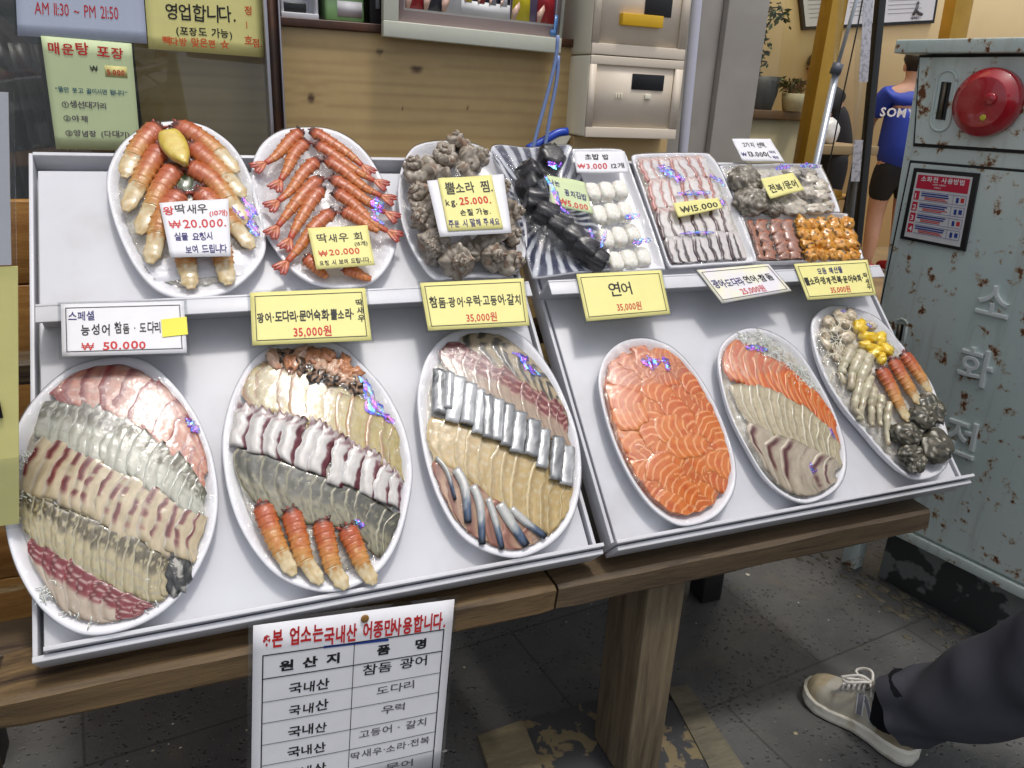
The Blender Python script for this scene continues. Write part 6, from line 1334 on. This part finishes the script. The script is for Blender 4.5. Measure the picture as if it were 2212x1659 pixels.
# conch platter
q3 = Platter('conch_platter', [(250, 140), (160, 270), (125, 450), (140, 640), (200, 830), (290, 990), (390, 1100), (520, 1095), (700, 1085), (900, 1080), (1020, 1010), (1060, 850), (1050, 680), (1000, 520), (930, 370), (850, 230), (700, 130), (450, 100)], zG,
             'wrapped oval platter piled with spiny grey conches', dome=.020, upper=True, filmh=.020, bed=False, rim=.06, crinkle=.004)
def conch(px, size, axis, spin, label, spikes=True):
    size *= 1.42
    """helical horned shell; axis = apex direction in board coordinates (u, v, w)"""
    u, v = BP.uv(*zG(*px), WR+.03); ax = unit(BP.x*axis[0]+BP.y*axis[1]+BP.n*axis[2]); h = BP.n if abs(axis[2]) < .9 else BP.y; e1 = unit(np.cross(ax, h)); e2 = np.cross(ax, e1)
    c0 = BP.P(u, v, q3.D(u, v)+size*.30); V = []; C = []; turns, n, sg = 3.6, 150, 18
    for i in range(n+1):
        s = i/n; a = spin+turns*2*math.pi*s; gr = math.exp(2.5*(s-1)); rc = size*.52*gr; tr = size*.52*gr; hh = size*(.95-1.75*gr*.85)
        hrn = max(0, math.cos(a*4.0))**4*(.55 if spikes and s > .45 else .12)
        rad = e1*math.cos(a)+e2*math.sin(a)
        for k in range(sg):
            th = 2*math.pi*k/sg; ro = math.cos(th); zo = math.sin(th); bump_ = 1+hrn*max(0, math.cos(th-.75))**4*1.3+.05*math.sin(th*9)+.16*nz(a*2.2, th*1.3, spin)+.10*nz(a*9, th*5, spin)
            V.append(c0+rad*(rc+tr*ro*bump_)+ax*(hh+tr*zo*bump_*1.05)); q = nz(a*3, th*2, spin); f = nz(V[-1][0]*260, V[-1][1]*260, V[-1][2]*260)
            c = mixc((186, 176, 160), (128, 114, 98), .5+q+.5*nz(a*9, th*6, spin)); c = mixc(c, (84, 74, 64), sm(.12, .4, nz(a*14, th*8, spin+3))*.7); c = mixc(c, (228, 222, 210), max(0, f*1.2)+.35*sm(.5, 1, math.sin(th*9))); c = mixc(c, (112, 66, 40), sm(.25, .5, nz(a*1.1, th, spin+9))*.5); C.append(c_(c))
    F = [(i*sg+k, i*sg+(k+1) % sg, (i+1)*sg+(k+1) % sg, (i+1)*sg+k) for i in range(n) for k in range(sg)]+[tuple(range(sg-1, -1, -1)), tuple(n*sg+k for k in range(sg))]
    mk('conch', V, F, ROUGHSH, cols=C, label=label, cat='conch', group='conches on the wrapped platter')
CL = [((560, 120), .027, (.1, .9, .5), .5, 'conch standing highest at the top of the conch pile'), ((690, 215), .026, (.9, .4, .4), 1.9, 'spiny conch at the upper right of the conch pile'), ((270, 300), .028, (-.5, .4, .8), 3.0, 'spiny conch at the upper left of the conch pile'),
      ((450, 250), .029, (.0, .5, 1.0), 4.1, 'conch in the middle of the top of the conch pile'), ((640, 300), .022, (.6, .5, .6), 2.2, 'conch just above the right of the yellow conch note'), ((840, 440), .025, (.8, .0, .6), 5.2, 'conch at the right edge above the note corner'),
      ((310, 480), .026, (-.8, .2, .5), .9, 'conch at the left of the yellow conch note'), ((320, 640), .027, (-.7, -.3, .6), 2.8, 'conch at the lower left of the yellow conch note'), ((940, 600), .025, (.9, -.2, .4), 3.7, 'conch at the right edge beside the striped dish'),
      ((600, 560), .020, (.2, .2, 1.0), 1.2, 'conch hidden under the yellow conch note'), ((410, 840), .028, (-.5, -.6, .7), 4.6, 'conch at the lower left end of the pile'), ((560, 935), .033, (.05, -.75, .85), .2, 'conch with its pale spiral tip facing out, lower centre of pile'),
      ((810, 915), .031, (.15, -.55, 1.0), 2.6, 'rounded conch with worn pale tip, lower right centre of pile'), ((950, 940), .025, (.8, -.4, .5), 5.6, 'conch at the lower right end beside the striped dish'), ((930, 780), .024, (.8, .1, .6), 1.5, 'conch at the right edge below the note')]
for a in CL: conch(a[0], a[1], a[2], a[3], a[4])

# seaweed roll dish
def dish_mat():
    m, t, b, o = NT('striped_dish'); a = t.nodes.new('ShaderNodeAttribute'); a.attribute_name = 'Col'
    t.links.new(a.outputs['Color'], b.inputs['Base Color']); b.inputs['Roughness'].default_value = .15; b.inputs['Coat Weight'].default_value = .8
    return m
SPOT = food_mat('striped_dish_film', .2, sss=0)
q4 = Platter('roll_dish', [(805, 145), (1080, 150), (1360, 130), (1390, 200), (1480, 420), (1590, 720), (1690, 1005), (1640, 1035), (1400, 1060), (1140, 1095), (1100, 1080), (1060, 950), (1000, 700), (900, 400)], zG,
             'wrapped rectangular blue and white striped dish of seaweed rolls', dome=.004, upper=True, filmh=.020, bed=False, rim=.05, mat=PLASTIC_W, cat='dish', crinkle=.003, rise=.002)
V = []; C = []; nr, na = 10, 288
for i in range(nr+1):
    k = lerp(.30, .985, i/nr)
    for j in range(na):
        a = 2*math.pi*j/na-math.pi; r_ = np.interp(a, q4.ang, q4.rad, period=2*math.pi)*k; u, v = q4.c[0]+r_*math.cos(a), q4.c[1]+r_*math.sin(a); V.append(BP.P(u, v, lerp(.0135, WR+.0012, sm(.55, 1, k)))); C.append(c_(mixc((34, 42, 76), (214, 218, 224), sm(-.25, .25, math.sin(a*36+.8*nz(a*3, k*5))+.25-k*.5))))
F = [(i*na+j, i*na+(j+1) % na, (i+1)*na+(j+1) % na, (i+1)*na+j) for i in range(nr) for j in range(na)]
mk('striped_glaze', V, F, SPOT, q4.t, cols=C)
for k, (x, y, r_, a) in enumerate([(x_, y_, q_*1.26, b_) for x_, y_, q_, b_ in [(1230, 235, .021, -20), (1085, 335, .019, 15), (1085, 435, .020, 5), (1120, 540, .021, -10), (1190, 640, .021, -35), (1290, 720, .020, -40), (1390, 800, .020, -45), (1480, 880, .021, -45), (1560, 950, .018, -40)]]):
    u, v = BP.uv(*zG(x, y), WR+.015); ax = (BP.x*math.cos(R(a))+BP.y*math.sin(R(a))) if k else BP.n; nd = 40; e1 = BP.n if k else BP.x; e2 = np.cross(ax, e1); c0 = BP.P(u, v, .016+r_); V = []; C = []
    prof = [(0, .013), (.6, .0132), (.86, .0125), (.97, .010), (1.0, .0), (.97, -.010), (.86, -.0125), (.6, -.0132), (0, -.013)]
    ax = unit(ax*.55+(-BP.y)*.55*0+BP.n*.55) if k in (1, 2) else ax
    e1 = unit(e1-ax*(e1@ax)); e2 = np.cross(ax, e1)
    for rr_, hh in prof:
        for j in range(nd):
            th = 2*math.pi*j/nd; q = 1+.22*nz(math.cos(th)*2.5+k, math.sin(th)*2.5, hh*120)+.22*nz(math.cos(th)*6+k, math.sin(th)*6, hh*300)+.10*nz(math.cos(th)*13+k, math.sin(th)*13, hh*700); V.append(c0+(e1*math.cos(th)+e2*math.sin(th))*r_*rr_*q+ax*hh*1.75)
            C.append(c_((70, 68, 66) if (rr_ < .5 and k in (1, 2)) else (22, 20, 26)))
    F = [(i*nd+j, i*nd+(j+1) % nd, (i+1)*nd+(j+1) % nd, (i+1)*nd+j) for i in range(len(prof)-1) for j in range(nd)]
    mk('seaweed_roll', V, F, NORI, cols=C, label=f'{ORD[k]} black seaweed rice roll piece counted down the striped dish', cat='rice roll', group='seaweed roll pieces in the striped dish')
for pts, wd, n in (([(1210, 230), (1230, 260)], .004, 8), ([(1190, 290), (1220, 330), (1280, 320)], .005, 14), ([(1160, 420), (1200, 480), (1240, 560), (1270, 640), (1330, 690)], .0035, 30), ([(1480, 790), (1510, 870)], .003, 8), ([(1600, 800), (1560, 930)], .003, 8)): q4.crease(zG, pts, wd, n, h=.030)

# rice block tray
q5 = Platter('rice_tray', [(1390, 175), (1450, 160), (1700, 160), (1770, 190), (1820, 330), (1920, 600), (2000, 830), (2055, 1010), (2030, 1030), (1700, 1040), (1640, 900), (1530, 600), (1440, 330)], zG,
             'wrapped white tray of twelve white rice blocks', dome=.006, upper=True, rise=0, filmh=-.004, bed=False, rim=.05, cat='tray')
def rice(px, label):
    u, v = BP.uv(*zG(*px), WR+.012); c0 = BP.P(u, v, .014+.013); b = MB(); rg = random.Random(int(px[0]*7+px[1])); a_, b_, h_ = .0158, .0205, .0135
    o_ = px[0]*.7
    b.blob(c0, BP.x*a_, BP.y*b_, BP.n*h_, 56, 34, lambda d: (abs(d[0])**3.2+abs(d[1])**3.2+abs(d[2])**3.2)**(-1/3.2)*(1+.045*abs(nz(d[0]*9+o_, d[1]*11, d[2]*9))*2+.05*nz(d[0]*4, d[1]*4+o_, d[2]*4)), lambda d: c_(mixc((236, 232, 218), (250, 249, 244), .5+1.5*nz(d[0]*9+o_, d[1]*11, d[2]*9))))
    b.obj('rice_block', RICE, label=label, cat='rice block', group='rice blocks in the white tray')
for r_, rowp in enumerate([[(1548, 450), (1652, 442), (1750, 432)], [(1592, 615), (1690, 600), (1785, 590)], [(1645, 790), (1745, 772), (1840, 752)], [(1715, 955), (1815, 940), (1915, 920)]]):
    for k, p in enumerate(rowp): rice(p, f'{("left", "middle", "right")[k]} rice block in the {ORD[r_]} row of the rice tray')
q5.crease(zG, [(1740, 700), (1800, 690), (1850, 680)], .004, 12, h=.022); q5.crease(zG, [(1800, 880), (1870, 860), (1930, 850)], .004, 12, h=.020)

# octopus slice tray
q6 = Platter('octopus_tray', [(165, 230), (200, 200), (400, 190), (680, 190), (740, 215), (800, 300), (880, 480), (960, 680), (1040, 880), (1065, 955), (1040, 980), (750, 1000), (480, 1018), (430, 1000), (370, 830), (290, 600), (220, 390)], zH,
             'wrapped white tray with four rows of octopus slices', dome=.005, upper=True, bed=True, rim=.05, cat='tray')
g6 = 'octopus slices in the white tray'
def row6(top, bot, n, cf, r_, **k): row(q6, zH, top, bot, n, cf, 'octopus slice', f'in the {ORD[r_]} row of the octopus tray', g6, name='octopus_slice', cat='octopus slice', lift=.0030, over=.30, bulge=.0012, nu=14, thick=.006, dim=.93, bow=.1, jit=.08, **k)
sca = lambda a, t, i, ph: np.array([1., 0])*.0013*math.sin(t*26+ph)*(1 if a in (0.0, 1.0) else .3)
pk = octopus((246, 240, 236), (196, 128, 118), .78, (214, 160, 148), left=True)
row6([(195, 225), (440, 215), (690, 205)], [(270, 385), (520, 375), (770, 350)], 7, pk, 0, edge=sca)
row6([(265, 375), (520, 365), (770, 345)], [(320, 590), (600, 570), (850, 545)], 7, pk, 1, edge=sca)
row6([(320, 590), (600, 570), (850, 540)], [(385, 800), (660, 785), (930, 745)], 7, octopus((246, 240, 236), (74, 40, 46), .80, (206, 150, 140), left=True), 2)
row6([(385, 800), (660, 785), (935, 745)], [(455, 1005), (740, 995), (1030, 970)], 9, octopus((238, 232, 230), (54, 30, 38), .76, (222, 214, 212), left=True), 3)
q6.crease(zH, [(340, 290), (420, 330), (480, 370), (540, 390)], .008, 30, h=.010); q6.crease(zH, [(480, 500), (600, 490), (720, 490)], .004, 26, h=.010); q6.crease(zH, [(720, 360), (800, 400), (830, 440)], .004, 12, h=.010); q6.crease(zH, [(500, 785), (640, 775), (750, 775)], .0025, 14, h=.009); q6.crease(zH, [(800, 530), (830, 580)], .004, 9, h=.010)

# abalone tray and sea squirt tray
q7 = Platter('abalone_tray', [(810, 300), (830, 278), (1100, 272), (1500, 272), (1540, 300), (1600, 420), (1670, 600), (1640, 615), (1300, 622), (960, 628), (930, 560), (870, 420)], zH,
             'wrapped white tray of abalone shells and pale octopus pieces', dome=.004, upper=True, filmh=.012, bed=True, rim=.05, cat='tray')
q8 = Platter('sea_squirt_tray', [(955, 655), (980, 637), (1300, 632), (1690, 628), (1730, 660), (1790, 800), (1838, 935), (1810, 958), (1500, 968), (1080, 978), (1050, 940), (1000, 780)], zH,
             'white tray of dark edged shellfish pieces and orange sea squirt', dome=.004, upper=True, bed=True, rim=.05, cat='tray')
ABC = lambda d, s: mixc(mixc((150, 144, 130), (98, 90, 78), max(0, .5+nz(d[0]*4+s, d[1]*4, d[2]*3))), (206, 198, 184), sm(.1, .5, nz(d[0]*8+s, d[1]*8, d[2]*6)))
lumps(q7, zH, [(985, 385, 112, 92, 20, .022), (1030, 540, 120, 84, 10, .024), (1190, 585, 66, 48, -10, .016)], ROUGHSH, ABC, 'abalone', lambda k: ('knobbly grey abalone shell at the upper left of its tray', 'knobbly grey abalone shell at the lower left of its tray', 'small dark ragged abalone shell between octopus and abalones')[k], 'abalone', 'abalones in the tray', amp=.26, fr=3.0, h=.006, nu=36, nv=22)
OCP = lambda d, s: mixc(mixc((226, 220, 206), (190, 178, 164), max(0, .4+nz(d[0]*3+s, d[1]*3, d[2]*2))), (96, 40, 48), sm(.75, 1.0, d[0]*.9-.3*d[1]+.3*nz(s, d[1]*4)) if s % 2 < 1.1 else 0)
lumps(q7, zH, [(1330, 560, 110, 62, -8, .010), (1240, 510, 70, 36, 20, .010), (1460, 380, 60, 46, 30, .010), (1530, 420, 60, 50, -10, .010), (1440, 470, 62, 40, 10, .010), (1540, 500, 60, 40, 0, .010), (1500, 585, 90, 34, 0, .009), (1590, 570, 50, 34, 0, .009), (1440, 330, 60, 30, 0, .009), (1330, 330, 60, 30, 0, .009), (1200, 400, 50, 50, 0, .009)], FISH, OCP, 'octopus_piece', 'pale thick boiled octopus piece on the right half of the abalone tray', 'octopus piece', 'octopus pieces in the abalone tray', amp=.7, fr=3.0)
q7.crease(zH, [(1170, 340), (1240, 320), (1300, 310)], .004, 12, h=.022); q7.crease(zH, [(1350, 320), (1420, 310), (1500, 320)], .004, 16, h=.022); q7.crease(zH, [(1100, 450), (1110, 480)], .004, 6, h=.024)
for r_, (top, bot) in enumerate([([(985, 680), (1350, 670)], [(1010, 770), (1340, 760)]), ([(1010, 760), (1350, 752)], [(1040, 850), (1380, 835)]), ([(1040, 840), (1380, 828)], [(1060, 915), (1400, 905)]), ([(1060, 905), (1400, 900)], [(1085, 975), (1420, 968)])]):
    row(q8, zH, top, bot, 4, lambda a, t, i, ph: mixc(mixc(mixc((208, 148, 120), (170, 128, 116), max(0, .5+nz(a*3+ph, t*3))), (210, 112, 66), 1-sm(.0, .22, t)), (34, 30, 32), sm(.86, .93, a+.05*nz(t*7, ph))), 'pink dark edged shellfish piece', f'in the {ORD[r_]} row of its tray', 'dark edged shellfish pieces', name='ark_shell_slice', cat='shellfish slice', lift=.003, over=.0, bulge=.004, jit=.1, nu=12, nv=10, rag=.003, bow=.1, dim=.9)
SQC = lambda d, s: mixc(mixc((214, 142, 34), (232, 176, 92), max(0, .4+nz(d[0]*2.4+s, d[1]*2.4, d[2]*2)*1.3)), (72, 58, 32), sm(.22, .42, nz(d[0]*2+s*1.7, d[1]*2, 5)))
L = []
for ry in range(4):
    for rx in range(5): L.append((1400+rx*80+ry*22+rng.uniform(-14, 14), 700+ry*72+rng.uniform(-10, 10), rng.uniform(42, 60), rng.uniform(34, 52), rng.uniform(-60, 60), rng.uniform(.007, .011)))
lumps(q8, zH, L, FISH, SQC, 'sea_squirt_piece', 'folded orange sea squirt piece on the right half of its tray', 'sea squirt piece', 'orange sea squirt pieces', amp=.42, fr=2.6, nu=20, nv=12)

# ================================================================== PRICE NOTES ON THE PACKS
def note(pts, z, w_, mat, label, items, seed, **k):
    q = [BP.at(*z(*p), w_) for p in pts]; cu = k.pop('cu', .0018); s_ = seed*3.7
    return sheet('price_note', q, mat, label, 'price note', items, group='handwritten notes on the wrapped packs', seed=seed, curl=lambda x, y: cu*nz(x*1.7+s_, y*1.7)*1.2, h=.0006, **k)
note([(418, 640), (920, 612), (940, 1028), (500, 1040)], zF, .066, PAPER_W, 'white price note on the big prawn platter with red and dark blue writing',
     [('왕', 'r', .03, .235, .17, dict(wgt=.02)), ('딱새우', 'k', .21, .225, .18, dict(wgt=.012, to=.69)), ('(10개)', 'r', .70, .29, .11, dict(to=.99)), ('₩20.000.', 'r', .08, .49, .20, dict(to=.97, wgt=.012)), ('실물 요청시', 'b', .12, .70, .15, dict(to=.73)), ('보여 드립니다', 'b', .26, .93, .16, dict(to=.96))], 5)
note([(1495, 826), (1930, 802), (1982, 1096), (1560, 1126)], zF, .058, PAPER_Y, 'yellow price note on the herringbone prawn platter',
     [('딱새우 회', 'k', .12, .36, .23, dict(wgt=.01, to=.90)), ('(15개)', 'k', .72, .50, .12, dict(to=.95)), ('₩20.000', 'r', .09, .70, .21, dict(to=.80, wgt=.012)), ('요청 시 보여 드립니다.', 'k', .07, .92, .14, dict(to=.95))], 6)
q = [(335, 390), (890, 340), (948, 768), (428, 797)]
note(q, zG, .094, PAPER_W, 'white card lying under the yellow conch price note', [], 7, cu=.001)
note([(412, 372), (802, 348), (888, 735), (488, 754)], zG, .0965, PAPER_Y, 'large yellow conch price note on the white card',
     [('뿔소라 찜.', 'k', .09, .30, .24, dict(wgt=.015, to=.98)), ('kg.', 'k', .05, .53, .17, dict(to=.27)), ('25.000.', 'r', .30, .53, .19, dict(to=.90, wgt=.025)), ('손질 가능.', 'k', .28, .73, .13, dict(to=.84)), ('주문 시 말해 주세요', 'b', .03, .93, .15, dict(to=.97))], 8, cu=.001)
note([(1205, 345), (1480, 402), (1540, 632), (1240, 560)], zG, .062, PAPER_G, 'pale green price note slanting on the seaweed roll dish',
     [('나는', 'b', .02, .33, .24, dict(to=.32)), ('꽁치김밥', 'b', .38, .58, .24, dict(to=.96)), ('₩5.000', 'r', .20, .92, .26, dict(to=.94, wgt=.02))], 9)
note([(1398, 178), (1768, 178), (1800, 328), (1420, 334)], zG, .048, PAPER_W, 'white price note across the top of the rice tray',
     [('초밥 밥', 'k', .20, .38, .30, dict(to=.68)), ('₩3.000', 'r', .03, .82, .34, dict(to=.62, wgt=.015)), ('12개', 'k', .68, .78, .28, dict(to=.96))], 10)
note([(460, 552), (792, 512), (818, 590), (500, 656)], zH, .050, PAPER_Y, 'narrow yellow price note across the octopus tray', [('₩15.000', 'k', .10, .80, .62, dict(to=.95, wgt=.015))], 11)
note([(1098, 376), (1332, 330), (1418, 455), (1170, 520)], zH, .064, PAPER_Y, 'yellow note on the abalone tray in large black writing', [('전복/문어', 'k', .10, .74, .46, dict(to=.92, wgt=.02))], 12)
note([(888, 86), (1170, 84), (1272, 252), (965, 242)], zH, .030, PAPER_W, 'white note standing on the back rim above the abalone tray', [('2가지 선택.', 'k', .20, .36, .25, dict(to=.80, wgt=.012)), ('₩', 'b', .05, .80, .22), ('13.000(', 'k', .22, .80, .28, dict(to=.74)), ('낙지', 'b', .76, .64, .15), ('제외', 'b', .76, .88, .15)], 13, cu=.003)

# ================================================================== PRICE CARDS ALONG THE SHELF
CW = .0655
def card(pts, mat, label, items, seed, **k):
    q = [BP.at(*p, CW) for p in pts]
    return sheet('price_card', q, mat, label, 'price card', items, thick=.0008, group='price cards hung along the shelf edge', border=(.035, .075, .0011), laminate=.004, seed=seed, **k)
t = card([(131, 657), (397, 650), (404, 762), (134, 770)], PAPER_W, 'white price card with blue heading and a yellow sticky tab',
     [('스페셜', 'b', .055, .32, .20, dict(wgt=.015, to=.27)), ('능성어', 'k', .15, .60, .24, dict(to=.39)), ('참돔 · 도다리', 'k', .42, .59, .23, dict(to=.80)), ('₩ 50.000', 'r', .15, .90, .20, dict(to=.68, wgt=.02))], 21)
q = [BP.at(*p, CW+.0015) for p in ((348, 690), (403, 684), (406, 722), (351, 728))]; MB().slab([q[0], q[3], q[2], q[1]], .0006, BP.n).obj('sticky_tab', M('bright_yellow_tab', c_((232, 226, 50)), .5), t, smooth=False)
t = card([(540, 632), (789, 622), (803, 735), (545, 746)], PAPER_Y, 'yellow price card above the four prawn platter with vertical end word',
     [('광어·도다리·문어숙회·뿔소라·', 'k', .05, .57, .21, dict(to=.875, wgt=.03)), ('딱', 'k', .90, .34, .15, dict(wgt=.02)), ('새', 'k', .90, .49, .15, dict(wgt=.02)), ('우', 'k', .90, .64, .15, dict(wgt=.02)), ('35,000원', 'r', .34, .87, .22, dict(to=.67, jit=.0, wgt=.02))], 22)
t = card([(907, 611), (1131, 601), (1144, 703), (925, 714)], PAPER_Y, 'yellow price card above the silver strip platter',
     [('참돔·광어·우럭·고등어·갈치', 'k', .06, .53, .24, dict(to=.95, wgt=.02)), ('35,000원', 'r', .38, .86, .21, dict(to=.69, jit=0, wgt=.01))], 23)
card([(1245, 592), (1428, 583), (1448, 678), (1267, 694)], PAPER_Y, 'yellow price card with two large characters above the salmon platter', [('연어', 'k', .33, .50, .32, dict(wgt=.01, sx=.95)), ('35,000원', 'r', .38, .84, .20, dict(to=.68, jit=0, wgt=.008))], 24)
card([(1505, 583), (1660, 570), (1710, 628), (1560, 655)], PAPER_L, 'shiny lavender price card tilted forward above the half salmon platter', [('광어·도다리·', 'b', .06, .57, .26, dict(to=.49)), ('연어·참돔', 'k', .50, .55, .28, dict(to=.92)), ('25,000원', 'r', .34, .86, .24, dict(to=.69, jit=0, wgt=.01))], 25)
card([(1715, 570), (1874, 561), (1893, 637), (1745, 648)], PAPER_Y, 'yellow price card at the right end of the shelf with two handwritten lines', [('모듬 해산물', 'b', .27, .32, .20, dict(to=.62)), ('뿔소라·멍게·전복·문어숙회·', 'k', .05, .59, .22, dict(to=.87, wgt=.03)), ('딱', 'k', .88, .50, .16), ('새', 'k', .885, .66, .16), ('우', 'k', .89, .82, .16), ('35,000원', 'r', .36, .86, .21, dict(to=.65, jit=0, wgt=.01))], 26)

# ================================================================== ORIGIN SIGN HANGING FROM THE BEAM
OP = YP(.9165)
tl, tr, b0, b1 = OP.at(547, 1352), OP.at(982, 1295), OP.at(543, 1659), OP.at(950, 1659)
bl = tl+(b0-tl)*1.32; br_q = tr+(b1-tr)*(1.32*(b0[2]-tl[2])/(b1[2]-tr[2]))
oq = [tl, tr, br_q, bl]; f, wd, ht, n = qmap(oq)
YS = lambda y: y            # the quad is 0..1 over the whole sheet
def fy(px, py):             # pixel -> sheet coordinates
    p = OP.at(px, py); M_ = np.array([tr-tl, (bl-tl)]).T; s, *_ = np.linalg.lstsq(M_, p-tl, rcond=None); return float(s[0]), float(s[1])
zO = lambda x, y: (x*.496, 1261.8+.496*y)
rows_y = [fy(*zO(1140, q))[1] for q in (310, 412, 514, 606, 700, 790)]; step = rows_y[-1]-rows_y[-2]; rows_y += [rows_y[-1]+step*k for k in (1, 2)]
x0, x1, xm = fy(*zO(1140, 420))[0], fy(*zO(1915, 320))[0], fy(*zO(1530, 420))[0]
it = [('※본 업소는', 'r', .045, fy(*zO(1170, 272))[1], .098, dict(to=.335, wgt=.03, jit=0)), ('국내산 어종만', 'r', fy(*zO(1410, 250))[0], fy(*zO(1410, 258))[1], .098, dict(to=.69, wgt=.03, jit=0)), ('사용합니다.', 'r', fy(*zO(1700, 220))[0], fy(*zO(1705, 218))[1], .098, dict(to=.965, wgt=.03, jit=0)),
      ('원 산 지', 'k', x0+.08, rows_y[1]-.030, .058, dict(wgt=.04, jit=0, to=xm-.06)), ('품    명', 'k', xm+.12, rows_y[1]-.036, .058, dict(wgt=.04, jit=0, to=x1-.08))]
for k in range(5): it.append(('국내산', 'k', x0+.13, rows_y[k+2]-.022, .062, dict(wgt=.02, to=xm-.11)))
for k, s in enumerate(['참돔 광어', '도다리', '우럭', '고등어 · 갈치', '딱새우·소라·전복', '문어']): it.append((s, 'k' if k == 0 else 'g', xm+(.05, .13, .16, .05, .01, .2)[k], rows_y[k+1]+.062, .060 if k == 0 else .050, dict(wgt=.012, to=(x1-.07, x1-.13, x1-.17, x1-.05, x1-.02, x1-.1)[k])))
t = sheet('origin_sign', oq, PAPER_W, 'white laminated origin table hanging below the left board with red heading', 'sign', it, thick=.0010, laminate=.006, seed=31, h=.0006, curl=lambda x, y: .003*math.sin(x*3.1)*y)
g = lambda x, y, h=.0: f(x, y, h+.003*math.sin(x*3.1)*y)
b = MB()
def rule(xa, ya, xb, yb, wv):
    for k in range(10):
        a0, a1 = k/10, (k+1)/10; p = [(lerp(xa, xb, a), lerp(ya, yb, a)) for a in (a0, a1)]
        if abs(xb-xa) > abs(yb-ya): b.slab([g(p[0][0], p[0][1], .0007), g(p[0][0], p[0][1]+wv/ht, .0007), g(p[1][0], p[1][1]+wv/ht, .0007), g(p[1][0], p[1][1], .0007)], .0003, n)
        else: b.slab([g(p[0][0], p[0][1], .0007), g(p[1][0], p[1][1], .0007), g(p[1][0]+wv/wd, p[1][1], .0007), g(p[0][0]+wv/wd, p[0][1], .0007)], .0003, n)
rule(x0, rows_y[0], x1, rows_y[0], .0016); rule(x0, rows_y[0], x0, 1.0, .0016); rule(x1, rows_y[0], x1, 1.0, .0016); rule(xm, rows_y[0], xm, 1.0, .0009); rule(x0, rows_y[1], x1, rows_y[1], .0014)
for y in rows_y[2:]: rule(x0, y, x1, y, .0006)
b.obj('table_lines', INK['k'], t, smooth=False)
b = MB(); xa, ya = fy(*zO(1408, 268)); xb, yb = fy(*zO(1690, 236)); b.slab([g(xa, ya, .0007), g(xa, ya+.012, .0007), g(xb, yb+.012, .0007), g(xb, yb, .0007)], .0003, n); b.obj('blue_underline', INK['n'], t, smooth=False)
b = MB().blob(g(.53, .035, .002), XA*.006, ZA*.007, YA*.0015, 12, 6); b.obj('brown_stain', M('brown_blob', c_((150, 110, 56)), .5), t)
